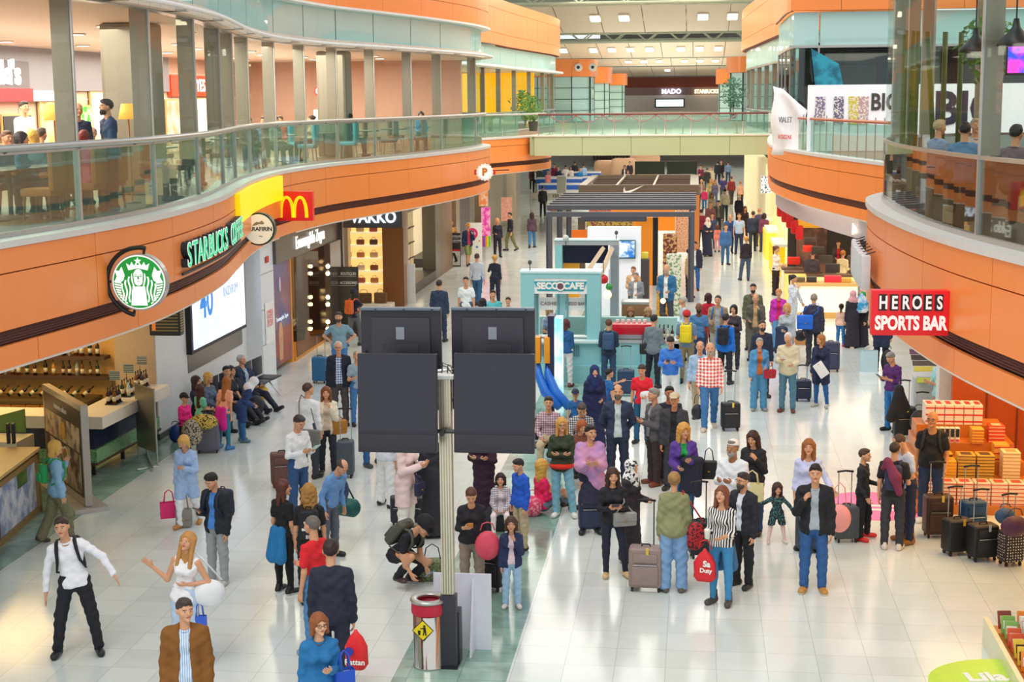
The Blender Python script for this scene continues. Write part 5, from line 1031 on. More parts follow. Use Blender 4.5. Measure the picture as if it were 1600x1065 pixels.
r = thing('mannequin', 'headless mannequin in beige coat behind the menswear shop glass', 'mannequin', (-11.0, 40.0, .12)); f = Field((-.4, -.3, 0), (.4, .3, 1.65), .025); f.cap((-.06, 0, 1.1), (.06, 0, 1.1), .15, None, .05, (0, 1, 0), 1.2).cap((-.1, 0, 1.4), (.1, 0, 1.4), .09, None, .06).cap((0, 0, 1.4), (0, 0, 1.6), .06, .05, .03)
for sx in (-1, 1): f.cap((sx*.17, 0, 1.4), (sx*.24, 0, .85), .06, .05, .03)
f.cap((-.05, 0, 1.1), (-.05, 0, .7), .14, .15, .05).cap((.05, 0, 1.1), (.05, 0, .7), .14, .15, .05); V, Q = f.surf(); me = fmesh('coat', [(V, Q)]); me.materials[0] = M('#6a5c40', .7, bump=.4); link('coat', me, r); b = MB(); b.tube([(-.08, 0, 0), (-.09, 0, .8)], .07, M('#1d1c24', .7), 8); b.tube([(.08, 0, 0), (.09, 0, .8)], .07, M('#1d1c24', .7), 8); b.build('trousers', r, True)
for k, (x, y, c_) in enumerate(((-10.9, 41.0, '#3b2f26'), (-11.1, 41.6, '#5c4430'))): handbag(('dark' if k == 0 else 'brown')+' leather travel bag in the menswear shop window', (x, y), .12, 70, .5, .32, .2, c_, .14, 'bag')
b = MB(); b.box(-10.24, 38.4, .1, -10.22, 41.6, 2.75, glass('#cfc8bc', .06)); struct(b.build('window_300')); LB = M('#ffe2a0', .4, emit=30)
for k in range(3):
    for j in range(2): p = onx(493, (414, 462, 500)[k]+j*11, -10.4); r = thing('spot_lamp', 'bright spot lamp of the menswear window, %s of three pairs' % ('highest', 'middle', 'lowest')[k], 'lamp', (-9.98, p[1]-.3, p[2]), 0, 'spot lamps in the menswear shop window'); b = MB(); b.ball((0, 0, 0), .055, LB, 10, 8); b.build('bulb', r, True); b = MB(); b.lathe([(.05, .05), (.03, .09)], m=STEEL, n=10); b.build('socket', r)
# handbag shop with bright shelves
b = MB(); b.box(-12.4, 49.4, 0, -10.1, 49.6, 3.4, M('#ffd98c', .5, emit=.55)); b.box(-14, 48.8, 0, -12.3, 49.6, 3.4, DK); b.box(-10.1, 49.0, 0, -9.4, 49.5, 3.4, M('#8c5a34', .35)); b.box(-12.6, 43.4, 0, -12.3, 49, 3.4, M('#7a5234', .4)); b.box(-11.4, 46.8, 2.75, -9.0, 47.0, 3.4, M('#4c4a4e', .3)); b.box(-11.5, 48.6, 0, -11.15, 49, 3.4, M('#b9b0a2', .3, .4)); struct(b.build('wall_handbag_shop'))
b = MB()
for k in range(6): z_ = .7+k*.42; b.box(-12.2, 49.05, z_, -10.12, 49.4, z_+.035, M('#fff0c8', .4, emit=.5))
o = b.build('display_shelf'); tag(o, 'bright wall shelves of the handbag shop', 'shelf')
cols = ['#c8824a', '#8a4a34', '#d8b48c', '#5c4438', '#b05a4a', '#e0c8b0']
for k in range(5):
    for j in range(4): z_ = .735+k*.42; c0 = MB(); c0.rbox((0, 0, .09), (.26, .12, .17), M(cols[(k+j*2) % 6], .5), .03, seg=2); c0.tube([(-.07, 0, .17), (-.05, 0, .24), (.05, 0, .24), (.07, 0, .17)], .008, M('#3a2a20', .5), 5); o = c0.build('display_handbag', loc=(-11.75+j*.44, 49.22, z_), auto=True); tag(o, 'small leather handbag on the bright shop shelves', 'handbag', 'handbags on the bright shelves')
F3 = FACE((-9.9, 46.6, 3.05), (1, .55, 0), (0, 0, 1)); F3 = FACE((-9.9, 46.75, 3.07), (1, 0, 0), (0, 0, 1)); F3[:3, 2] = (0, -1, 0); o = text('VAKKO', .5, F3, M('#e4f0ff', .4, emit=1.2), .03, .01, 'shop_lettering', sx=.85); tag(o, 'pale glowing letters on the dark board above the handbag shop', 'sign')
b = MB(); b.rbox((-10.3, 48.3, .1), (1.3, .7, .2), M('#f0e8da', .4), .03); o = b.build('display_plinth', auto=True); tag(o, 'low white display plinth before the handbag shop', 'plinth')
handbag('brown leather weekend bag on the white plinth', (-10.6, 48.3), .2, 0, .5, .32, .2, '#6a4a30', .12, 'bag'); handbag('dark tan leather bag on the white plinth', (-10.05, 48.3), .2, 0, .4, .34, .2, '#7a5434', .12, 'bag')
b = MB(); b.rbox((-9.45, 49.9, .65), (.5, .06, 1.3), M('#f4f4f0', .4), .01); o = b.build('leaning_board', auto=True); tag(o, 'leaning white panel by the handbag shop corner', 'panel')
def route_board(px, py, Y, w, h, lab, foot=True, col='#26231f'):
    p = ony(px, py, Y); r = thing('route_board', lab, 'sign', (p[0], Y, 0)); b = MB(); b.rbox((0, 0, h/2), (w, .06, h), M(col, .4), .01); b.build('panel', r, auto=True); b = MB(); F = MT(0, -.034, 0, 0, 0, PI/2)
    for k in range(2): z_ = h*(.9-.13*k); b.prism([(-w*.42, z_), (-w*.34, z_+.04), (-w*.34, z_+.015), (-w*.2, z_+.015), (-w*.2, z_-.015), (-w*.34, z_-.015), (-w*.34, z_-.04)], 0, .004, WHITE, F); text(('BOUTIQUES', 'ACCESSORIES')[k], .11, F@MT(w*.17, z_, 0), WHITE, .003, 0, mb=b, sx=.75); b.box(-w*.42, z_-.075, 0, w*.42, z_-.068, .003, WHITE, F)
    b.build('route_text', r); return r, F
route_board(539, 505, 42.6, .85, 2.0, 'dark route board with white arrow beside the handbag shop')
r, F = route_board(708, 400, 61, .62*1.0, 1.35, 'dark route board with white arrows and a walking shoes picture'); b = MB(); b.box(-.29, .05, 0, .29, .62, .004, M('#d8d2c8', .5, pat='soft', col2='#b9b0a4'), F); b.prism([(-.12, .15), (-.02, .2), (.02, .55), (-.06, .55), (-.08, .25)], .004, .008, BLACK, F); b.prism([(.05, .15), (.2, .22), (.08, .55), (0, .55), (.08, .25)], .004, .008, BLACK, F); b.box(-.29, .63, 0, .29, .69, .006, M('#c8202c', .5), F); b.build('picture', r)
p = onz(742, 408); r = thing('advert_board', 'white advertisement board with a pink circle', 'sign', (p[0], p[1], 0)); b = MB(); b.rbox((0, 0, .8), (.62, .05, 1.6), WHITE, .01); b.build('panel', r, auto=True); b = MB(); F = MT(0, -.028, 0, 0, 0, PI/2); b.prism(disc(.24, 24, -.1, 1.15), 0, .004, M('#e8307c', .5), F); b.prism(disc(.05, 14, .1, .6), 0, .004, M('#2c8cd0', .5), F); b.prism(disc(.035, 12, .2, .85), 0, .004, M('#d8a02c', .5), F); text('%00', .17, F@MT(-.1, 1.15, .005), WHITE, .003, .004, mb=b); b.build('print', r)
# more shop fronts further along the left side
b = MB(); TN = M('#8d7a66', .3, .3)
for y0, y1, mm in ((50, 51, TN), (51, 56.5, None), (56.5, 57.5, STEELd), (57.5, 60.5, M('#7a6048', .4)), (60.5, 64, None), (64, 65, TN), (65, 68, M('#3a2c3c', .4)), (68, 69, STEELd), (69, 73, None), (73, 75, TN), (75, 80, M('#a89a80', .4)), (80, 81.5, STEELd), (81.5, 86, M('#c8b890', .4)), (86, 88, TN), (88, 110, M('#9a948c', .5))):
    x = -9.62 if y0 < 60 else -10.0 if y0 < 88 else -13.5
    if mm: b.box(x-.5, y0, 0, x, y1, 3.4, mm)
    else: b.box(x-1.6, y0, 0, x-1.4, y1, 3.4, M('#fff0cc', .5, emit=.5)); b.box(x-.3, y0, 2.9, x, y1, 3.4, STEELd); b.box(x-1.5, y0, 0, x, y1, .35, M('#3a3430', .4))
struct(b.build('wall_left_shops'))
for k, y in enumerate((53, 53.8, 54.6, 61.6, 62.8)):
    b = MB(); b.box(-10.6, y, .35, -10.2, y+.5, 2.7, M('#e8d4a8', .4, emit=.15)); 
    for z_ in (1., 1.55, 2.1): b.box(-10.65, y-.02, z_, -10.15, y+.52, z_+.03, OAK); b.ball((-10.4, y+.25, z_+.13), (.1, .08, .1), M(cols[(k+int(z_*3)) % 6], .5), 8, 6)
    o = b.build('display_column'); tag(o, 'lit display column with small goods in a left shop window', 'display', 'lit display columns in the left shop windows')
for k, (px0, y0, px1, y1, Y, c0, c1, lab) in enumerate(((748, 290, 762, 322, 66, '#e88a4a', '#f4c8a0', 'poster of a face on the cosmetics shop front'), (752, 324, 766, 385, 64, '#d83aa0', '#f0a0c8', 'tall bright pink poster with striped base'), (783, 308, 800, 345, 72, '#e89a84', '#f0b8a0', 'rounded pink panel by the far shop windows'))):
    a, c_, z0, z1 = ry(px0, y0, px1, y1, Y); b = MB(); b.box(a, Y, z0, c_, Y+.08, z1, M(c0, .5, pat='soft', col2=c1, ps=2, emit=.25))
    if k == 1:
        for j, cc in enumerate(('#e83a3a', '#6a4ac8', '#e88a2c', '#f0d020', '#4ac83c')): b.box(a+(c_-a)*j/5, Y-.01, z0, a+(c_-a)*(j+1)/5, Y, z0+.45, M(cc, .5))
    o = b.build('shop_poster'); tag(o, lab, 'poster')
# passport desks and far left area
b = MB(); BL = M('#2c62c8', .4)
for k, (px, py) in enumerate(((868, 312), (884, 298), (896, 288), (862, 300))):
    p = onz(px, py+10); b = MB(); b.rbox((0, 0, .55), (3.2, .9, 1.1), M('#e6e6e8', .4), .04); b.rbox((0, -.02, .85), (3.25, .95, .3), BL, .04); o = b.build('check_desk', loc=(p[0], p[1]+6, 0), auto=True); tag(o, 'white desk with a blue band in the far hall', 'desk', 'blue and white desks in the far hall')
for k, px in enumerate((843, 868, 897)):
    p = ony(px, 306, 88); r = thing('gate_sign', 'white gate sign with dark characters on a post, %s of three' % ('leftmost', 'middle', 'rightmost')[k], 'sign', (p[0], 88, 0)); b = MB(); b.box(-.46, 0, p[2]-.16, .46, .04, p[2]+.16, WHITE); b.tube([(-.5, .05, 0), (-.5, .05, p[2]+.2)], .03, STEEL, 6); b.build('panel', r); text(('15', '150', '15')[k], .26, MT(0, -.005, p[2], 0, 0, PI/2), BLACK, .004, .004, parent=r)
a, c_, z0, z1 = ry(870, 275, 884, 303, 92); b = MB(); b.box(a, 92, 0, c_, 92.5, z1, M('#a3a397', .4)); struct(b.build('column_far'))
b = MB(); b.rbox((0, 0, .6), (1.6, 1.2, 1.3), M('#d8ab88', .5), .3); 
for k, (x, y, s_) in enumerate(((-5.9, 128, 1.3), (-4.3, 132, 1.6), (-7.6, 130, 1.1))): o = b.build('beige_booth', loc=(x, y, .06), smooth=True) if k == 0 else link('beige_booth', o.data, None, (x, y, .06)); o.scale = (s_,)*3; tag(o, 'rounded beige booth in the far hall', 'booth', 'rounded beige booths in the far hall')
# ---- café kiosk with the portal
TQ = M('#8fcbd2', .45); TQD = M('#6aa9b2', .45); BG = M('#f4f7f6', .5)
r = thing('cafe_portal', 'turquoise café kiosk front with cashier and espresso windows', 'kiosk', (0, 0, 0)); Yc = 36.1
a, c_, z0, z1 = ry(814, 425, 938, 600, Yc); W_ = c_-a; b = MB()
b.box(a, Yc, 0, a+.32, Yc+.5, z1-.15, TQ); b.box(c_-.32, Yc, 0, c_, Yc+.5, z1-.15, TQ); b.box(a, Yc, z1-.15, c_, Yc+.55, z1-.03, TQ); b.box(a-.03, Yc-.02, z1-.03, c_+.03, Yc+.6, z1+.02, M('#c5e4e6', .4)); b.build('frame', r)
zs0 = ony(870, 459, Yc)[2]; zs1 = ony(870, 435, Yc)[2]; zk = ony(870, 526, Yc)[2]; b = MB(); b.box(a+.32, Yc+.02, zs0, c_-.32, Yc+.1, zs1, BG); F = MT((a+c_)/2, Yc+.015, (zs0+zs1)/2, 0, 0, PI/2); w = W_*.38; w *= .84; b.prism([(-w*1.04, .115), (w*1.04, .115), (w*.9, -.115), (-w*.9, -.115)], 0, .01, M('#18a0b4', .4), F)
text('SECC', .21, F@MT(-w*.52, 0, .012), WHITE, .006, .012, mb=b); text('CAFE', .21, F@MT(w*.52, 0, .012), WHITE, .006, .012, mb=b); b.prism(disc(.13, 24), .008, .016, M('#2c8f9c', .4), F); b.prism(disc(.11, 24), .016, .022, WHITE, F); b.prism(disc(.075, 20), .022, .026, M('#6c4a5c', .4), F); b.build('sign', r)
b = MB(); b.box(a+.32, Yc+.25, zk, a+.42, Yc+.3, zs0, BG); b.box(a+.42, Yc+.26, zs0-.42, c_-.32, Yc+.3, zs0-.12, BG); b.box(-.04+(a+c_)/2, Yc+.24, zk, .1+(a+c_)/2, Yc+.3, zs0, TQ); b.box(a+.3, Yc+.1, zk-.02, c_-.3, Yc+.3, zk+.01, BG)
for x in (a+.35, (a+c_)/2-.1, (a+c_)/2+.12, c_-.38): b.box(x, Yc+.22, zk, x+.05, Yc+.3, zs0, TQD)
F = MT(0, Yc+.25, 0, 0, 0, PI/2); text('CASHIER', .12, F@MT(a+.68, zs0-.27, 0), M('#7a5a6a', .5), .004, 0, mb=b); text('ESPRESSO BAR', .11, F@MT(c_-.67, zs0-.27, 0), M('#7a5a6a', .5), .004, 0, mb=b, sx=.8); b.build('window_frame', r)
b = MB(); b.box(a-.02, Yc-.35, 0, c_+1.9, Yc+.0, .42, TQ); b.box(a, Yc-.2, .42, c_+1.9, Yc+.05, .95, TQ); b.box(a, Yc-.3, .95, c_+.05, Yc+.3, 1.0, M('#cfe7e8', .35)); b.box(c_, Yc-.22, .95, c_+1.95, Yc+.5, 1.02, M('#bfc8ca', .3, .4))
for i in range(22): b.tube([(a+.35+i*.05, Yc-.22, .62), (a+.35+i*.05, Yc-.22, .88)], .014, M('#4d8c9c', .4), 5)
for x in (a+.05, c_, c_+.95): b.box(x, Yc-.23, .5, x+.03, Yc-.2, .93, TQD)
b.build('counter', r); b = MB(); b.box(a+.2, Yc+1.3, 0, c_+1.8, Yc+1.5, 1.35, M('#a9d4cf', .5)); b.box(c_+1.75, Yc-.2, 0, c_+1.95, Yc+4, 1.0, TQ); b.build('back_counter', r)
b = MB(); b.rbox((0, 0, .2), (.95, .5, .34), M('#c41c2e', .25), .05); b.box(-.4, -.26, .02, .4, -.2, .12, CHR); 
for i in range(6): b.lathe([(.035, 0), (.045, .07), (.045, .075)], (-.35+i*.13, .05, .37), WHITE, 10)
o = b.build('espresso_machine', loc=(c_+.75, Yc+.15, 1.02), auto=True); tag(o, 'red espresso machine with white cups on the café counter', 'machine')
b = MB(); b.rbox((0, 0, .25), (.7, .6, .5), M('#8f6a4c', .35, .4), .03); b.rbox((0, -.31, .1), (.62, .03, .14), BLACK, .01); b.rbox((0, 0, .53), (.72, .62, .08), STEEL, .02); b.rbox((0, 0, -.45), (.7, .6, .9), M('#6c5a50', .3, .5), .02); p = ony(993, 480, 39.6); o = b.build('oven', loc=(p[0], 39.6, .92), auto=True); tag(o, 'steel and brown oven standing inside the café kiosk', 'oven')
p = ony(867, 496, Yc+.6)
for k, (px, yh, lab, kw) in enumerate(((985, 484, 'barista with light brown hair in white blouse behind the espresso machine', dict(hair='long', hc='#8a5c34', tc='#dfeaec')), (1012, 490, 'barista with fair hair in pink patterned blouse', dict(hair='long', hc='#a8845c', tc='#f0cfc8')))):
    q = ony(px, yh, 37.5); person(lab, (q[0], 37.5), 1.62, 5, 'L', kw['tc'], None, 'P', '#33363c', kw['hair'], kw['hc'], 'f', 'kk', hp=20)
person('café worker in pink-beige shirt bending over behind the counter', (ony(1000, 480, 38.6)[0], 38.6), 1.7, 80, 'T', '#e4cdc6', None, 'P', '#2a2c38', 'short', '#2a1f1c', arms='ss', lean=62)
person('cashier in blue and grey shirt inside the cashier window', (ony(858, 505, 37.3)[0], 37.3), 1.66, 40, 'T', '#9fb4d4', None, 'P', '#2a2c38', 'bob', '#c8a06a', 'f', arms='kk')
for px, yh, Y, lab, tc, hc, hr in ((990, 415, 46.5, 'seated man with red-brown hair by the white screen wall', '#d8ae84', '#8a4a34', 'short'), (994, 424, 44.8, 'seated grey-haired man by the white screen wall', '#8a9098', '#7c7c80', 'short'), (1042, 411, 44, 'bald bearded man in blue jacket beyond the café counter', '#2f6f9c', '#c8a890', 'ring')):
    q = ony(px, yh, Y); person(lab, (q[0], Y), max(1.0, q[2]) if q[2] > 1.5 else 1.7, -15, 'J', tc, '#f0efe8', 'P', '#3c4250', hr, hc, arms='kk', legs='st', beard='#b0a094' if 'bearded' in lab else None)
BMi = BM
for i in range(14): o = link('bottle', BM[(i*3) % 6], None, (c_+1.3+.1*(i % 5), Yc+.02+.16*(i//5), 1.02)); tag(o, 'small bottle on the café counter beside the grey hooded customer', 'bottle', 'bottles on the café counter')
for i in range(12): b = MB(); o = link('pastry_jar', gm, None, (c_+.1+.09*(i % 6), Yc+.2+.14*(i//6), 1.03)); tag(o, 'clear glass on the café counter behind the portal', 'glass', 'glasses on the café counter')
# second portal with the screen, decorated beams
Y2 = 41.5; r = thing('second_portal', 'second turquoise portal frame with a black television', 'kiosk', (0, 0, 0)); a, c_, z0, z1 = ry(867, 376, 966, 470, Y2); b = MB(); b.box(a, Y2, 0, a+.2, Y2+.5, z1-.12, TQ); b.box(c_-.22, Y2, 0, c_, Y2+.5, z1-.12, M('#8e9aa6', .4)); b.box(a, Y2, z1-.12, c_, Y2+.5, z1, M('#a9b4ba', .4)); b.box(a-.02, Y2-.02, z1, c_+.02, Y2+.52, z1+.03, M('#c5e4e6', .4)); b.build('frame', r)
b = MB(); s_ = ry(880, 381, 950, 411, Y2+.3); b.box(s_[0], Y2+.3, s_[2], s_[1], Y2+.36, s_[3], BLACK); b.box(s_[0]+.03, Y2+.29, s_[2]+.03, s_[1]-.03, Y2+.3, s_[3]-.03, M('#1a1a3c', .15)); b.build('television', r); s_ = ry(876, 411, 905, 440, Y2+.4); b = MB(); b.box(s_[0], Y2+.4, .9, s_[1], Y2+.5, s_[3], M('#e8a020', .4, emit=.2)); b.build('yellow_panel', r)
for k in range(2): p0 = ony(942+k*14, 388, Y2-.1); p1_ = ony(915+k*24, 428, Y2-3.2); b = MB(); b.tube([tuple(p0), tuple(p1_)], .07, M('#d8c2a4', .6), 4); o = b.build('wooden_beam'); tag(o, 'slanting pale wooden beam of the café decoration, %s of the pair' % ('longer' if k == 0 else 'shorter'), 'beam')
LT2 = M('#ffe2a0', .4, emit=2)
for k, (px, py, c0, rr) in enumerate(((949, 460, None, .11), (943, 436, '#d81c2c', .12), (952, 448, '#3f9a4c', .09), (1036, 470, None, .07), (884, 372, '#c8d0c8', .09))):
    q = ony(px, py, 38.4 if k != 4 else 41.5); b = MB(); b.ball((0, 0, 0), rr, M(c0, .4, bump=.3) if c0 else LT2, 12, 9); b.tube([(0, 0, rr), (0, 0, rr+.35)] if k != 4 else [(0, 0, -.2), (0, 0, 0)], .01, GREYM, 5); o = b.build('hanging_ornament', loc=tuple(q), smooth=True); tag(o, ('round glowing lamp above the café counter', 'red round ornament beside the café portal', 'green leafy ornament beside the café portal', 'small glowing lamp among the café bottles', 'small potted flower on the second portal')[k], 'ornament')
for k, (px, py, Y) in enumerate(((828, 424, Yc+.2), (963, 376, Y2+.2))): q = ony(px, py, Y); b = MB(); b.tube([(0, 0, 0), (0, 0, .16)], .012, GREYM, 6); b.ball((0, 0, .2), (.05, .05, .06), M('#4a4c52', .4), 10, 7); o = b.build('security_camera', loc=(q[0], q[1], q[2]+.02), smooth=True); tag(o, 'small camera on top of the %s turquoise portal' % ('front', 'second')[k], 'camera')
# stroller banners: blue display with orange tops beside the monitors
r = thing('promo_stand', 'tall glowing blue and white promotional panel beside the right monitors', 'display', (0, 0, 0)); q = onz(868, 650); b = MB(); b.box(q[0]-.16, q[1], 0, q[0]-.02, q[1]+.5, 2.15, M('#2a2c50', .4)); b.build('side', r); b = MB(); b.box(q[0]-.02, q[1], 0, q[0]+.13, q[1]+.5, 2.1, M('#8fe0ee', .4, pat='soft', col2='#f4fcf4', emit=.6)); b.build('lit_face', r)
for k, px in enumerate((841, 856)): q = onz(px, 648); r = thing('yellow_tag_stand', 'orange block on a blue curved slide by the monitors, %s of two' % ('leftmost', 'rightmost')[k], 'stand', (q[0], q[1], 0)); b = MB(); b.rbox((0, 0, 1.42), (.13, .3, .56), M('#f0a024', .4), .02); b.build('orange_block', r, auto=True); b = MB(); b.tube([(0, 0, 1.15), (.02, -.1, .9), (.18, -.25, .55), (.5, -.4, .25)], [.05, .09, .11, .09], M('#1c70d8', .35), 8); b.build('blue_slide', r, True)
# ---- pergola, white screen wall, sports shop
PG = M('#5b5d66', .4, .2); r = thing('pergola', 'dark grey slatted pergola over the mid kiosk', 'pergola', (0, 0, 0)); Y0, Y1 = 50.5, 58.5; xa, xb = ony(853, 370, Y0)[0], ony(1085, 370, Y0)[0]; zt = ony(970, 331, Y0)[2]
for k, (x, y) in enumerate(((xa, Y0), (xb-.2, Y0), (xa, Y1), (xb-.2, Y1), (xa, (Y0+Y1)/2), (xb-.2, (Y0+Y1)/2))): b = MB(); b.box(x, y, 0, x+.2, y+.2, zt-.16, PG); b.box(x+.03, y-.005, 0, x+.07, y, zt-.17, M('#3c3d45', .4)); b.build('post', r)
b = MB(); b.box(xa, Y0, zt-.16, xb, Y0+.12, zt, PG); b.box(xa, Y1+.1, zt-.16, xb, Y1+.2, zt, PG); b.box(xa, Y0+.12, zt-.16, xa+.12, Y1+.1, zt, PG); b.box(xb-.12, Y0+.12, zt-.16, xb, Y1+.1, zt, PG); b.build('beam', r)
for k in range(7): y = Y0+.8+k*1.1; b = MB(); b.box(xa-.05, y, zt+.01, xb+.05, y+.22, zt+.17, PG); b.build('slat', r)
r = thing('screen_wall', 'white kiosk wall with a television showing blue flowers', 'kiosk', (0, 0, 0)); a, c_, z0, z1 = ry(918, 355, 1001, 515, 47.2); b = MB(); b.box(a, 47.2, 0, c_, 47.6, z1, M('#eef2fa', .4, emit=.2)); b.build('wall', r); s_ = ry(962, 375, 993, 404, 47.1); b = MB(); b.box(s_[0], 47.1, s_[2], s_[1], 47.18, s_[3], M('#3c6c70', .3)); b.box(s_[0]+.03, 47.09, s_[2]+.04, s_[1]-.03, 47.1, s_[3]-.03, M('#dff0fa', .4, pat='soft', col2='#2f78c8', ps=2, emit=.5)); b.build('television', r)
b = MB(); b.box(c_, 47.2, 0, c_+.25, 48, 1.75, M('#4a4548', .4)); b.rbox((c_+.12, 47.5, 1.85), (.2, .2, .2), M('#e8dc4c', .5), .02); b.build('dark_cabinet', r)
b = MB(); zz = ony(920, 342, 52)[2]; s_ = ry(908, 336, 1010, 346, 51.8); b.box(s_[0], 51.8, s_[2], s_[1], 52.4, s_[3]+.02, PG); s_ = ry(903, 340, 1020, 400, 55); b.box(s_[0], 55, 0, s_[0]+.25, 55.3, s_[3], M('#6c5a4c', .4)); b.box(s_[1]-.6, 55, 0, s_[1], 55.3, s_[3], M('#f0901c', .4, emit=.15)); b.box(s_[1], 55, 0, s_[1]+.18, 55.4, s_[3], BLACK); b.box(s_[0]+.3, 55.1, 1.6, s_[1]-.7, 55.3, s_[3], M('#d8c04c', .5, pat='print', col2='#a83a5c', ps=.6)); r = thing('sports_display', 'grey display structure with orange wall under the pergola', 'display'); b.build('panels', r)
b = MB(); s_ = ry(893, 359, 917, 372, 53); b.box(s_[0], 53, s_[2], s_[1], 53.05, s_[3], M('#f2741c', .4, emit=.3)); o = b.build('orange_sign'); tag(o, 'small orange sign with a white tick under the pergola', 'sign')
def swoosh(mb, T, s, m):
    mb.prism([(x*s, y*s) for x, y in ((.5, .2), (.1, -.02), (-.15, -.15), (-.32, -.23), (-.43, -.22), (-.5, -.14), (-.5, -.02), (-.43, .12), (-.44, .0), (-.40, -.07), (-.30, -.085), (-.1, -.03))], 0, .03, m, T)
Y3 = 62; r = thing('sports_shop_frame', 'brown framed sports shop kiosk with a white tick logo', 'kiosk', (0, 0, 0)); a, c_, z0, z1 = ry(904, 289, 1078, 305, Y3); BRW = M('#6e5f50', .35, .2); b = MB(); b.box(a, Y3, z0, c_+.35, Y3+.2, z1, BRW); b.box(c_+.1, Y3, 0, c_+.4, Y3+.3, z0, BRW); b.box(a, Y3+.2, z1-.12, a+.3, Y3+8, z1, M('#a39b90', .4)); b.box(c_, Y3+.2, z1-.12, c_+.35, Y3+8, z1, M('#a39b90', .4)); b.box(a, Y3+8, z1-.3, c_+.35, Y3+8.3, z1, BRW)
for k in (1, 2): x = a+(c_-a)*k/3; b.box(x, Y3+.2, z1-.08, x+.07, Y3+8, z1, M('#c8c0b4', .4))
for k in range(5): b.box(a+.3, Y3+1.2+k*1.5, z1-.25, c_, Y3+1.5+k*1.5, z1-.12, M('#4c3a34', .5))
b.build('frame', r); b = MB(); swoosh(b, MT((a+c_)/2, Y3-.0, (z0+z1)/2+.04, 0, 0, PI/2), .85, WHITE); b.build('tick_logo', r)
b = MB(); OR_ = M('#f08a1c', .4, emit=.25); b.box(a+1.2, Y3+2, 1.2, c_-.6, Y3+2.2, z0, OR_); b.box(a+.2, Y3+3, .2, a+1.2, Y3+3.2, 2.4, M('#c88a6c', .5, pat='print', col2='#a83a4c', ps=1)); b.box(c_-.6, Y3+3, .2, c_, Y3+3.2, 2.6, M('#e8c8b0', .5, pat='print', col2='#d87a2c', ps=1)); b.build('display_wall', r)
b = MB(); b.box(c_+.12, Y3-.012, .0, c_+.38, Y3, z0, M('#c87a3c', .4)); b.build('orange_edge', r)
b = MB(); s_ = ry(992, 252, 1089, 272, 84)
for k in range(2): w = (s_[1]-s_[0])/2; b.box(s_[0]+k*w+.06, 84, s_[2], s_[0]+(k+1)*w-.06, 84.2, s_[3], M('#4f5e5c', .4))
b.box(s_[0], 84.1, 0, s_[0]+.1, 84.3, s_[3], GREYM); b.box(s_[1]-.1, 84.1, 0, s_[1], 84.3, s_[3], GREYM); o = b.build('dark_partition'); tag(o, 'dark green-grey double partition beyond the sports shop', 'partition')
for k, (px, py, c0, c1) in enumerate(((1044, 400, '#e8a81c', '#d8902c'), (1058, 420, '#dcdccc', '#7a9a6c'), (1052, 345, '#6c2c24', '#c89a5c'))): q = ony(px, py, 45+k*2.5); b = MB(); b.rbox((0, 0, .75+.2*k), (.45, .35, 1.5+.4*k), M(c0, .5, pat='print', col2=c1, ps=.6), .04); o = b.build('goods_stand', loc=(q[0]-.1, q[1], 0), auto=True); tag(o, ('yellow goods stand with dark boxes beside the pergola', 'white shelf of small gifts beside the pergola', 'dark rack of hanging scarves beside the pergola')[k], 'stand')
# ---- right side shops
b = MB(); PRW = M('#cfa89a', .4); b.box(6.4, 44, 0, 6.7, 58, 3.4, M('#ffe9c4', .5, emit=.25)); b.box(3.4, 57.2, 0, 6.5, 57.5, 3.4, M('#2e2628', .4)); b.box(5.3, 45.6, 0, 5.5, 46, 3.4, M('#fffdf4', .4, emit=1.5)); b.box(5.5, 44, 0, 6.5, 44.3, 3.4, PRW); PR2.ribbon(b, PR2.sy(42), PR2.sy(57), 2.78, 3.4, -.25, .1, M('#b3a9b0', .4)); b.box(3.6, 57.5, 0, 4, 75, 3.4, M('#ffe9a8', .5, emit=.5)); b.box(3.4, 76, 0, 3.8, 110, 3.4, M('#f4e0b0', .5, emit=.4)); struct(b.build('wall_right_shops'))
q, d, n = PR2.at(PR2.sy(43), -.22); T = FACE((q[0], q[1], 3.08), (-d[0], -d[1], 0), (0, 0, 1)); o = text('MAC', .42, FACE((ony(1348, 358, 43.4)[0], 43.3, ony(1348, 358, 43.4)[2]), (1, 0, 0), (0, 0, 1)), M('#fffbe8', .4, emit=1.5), .02, .01, sx=.7, name='shop_lettering'); tag(o, 'white glowing letters on the lilac band of the cosmetics shop', 'sign')
b = MB(); b.prism([(x, y) for x, y in ((-.55, 0), (.55, 0), (.5, .35), (.3, .55), (0, .62), (-.3, .55), (-.5, .35))], 0, .05, M('#f0a832', .4, emit=.4), MT(4.25, 57.15, 1.9, 0, 0, PI/2)); b.box(3.7, 57.1, .2, 4.8, 57.16, 1.9, M('#5c3a34', .4, pat='soft', col2='#a8705c', ps=.5)); o = b.build('makeup_poster'); tag(o, 'dark poster with a golden half circle on the cosmetics shop wall', 'poster')
CW = M('#fff6dc', .4, emit=.35); q = onz(1246, 488)
r = thing('cosmetics_counter', 'long lit white cosmetics counter with wooden edge facing the aisle', 'counter', (0, 0, 0)); a, c_, z0, z1 = ry(1247, 444, 1340, 480, 47); b = MB(); b.box(a, 47, .18, c_, 47.6, z1-.06, CW); b.build('lit_front', r); b = MB(); b.box(a-.03, 46.95, z1-.06, c_+.03, 47.7, z1+.03, M('#d8b070', .4)); b.box(a, 46.97, 0, c_, 47.6, .18, M('#d8a860', .4)); b.build('edge', r)
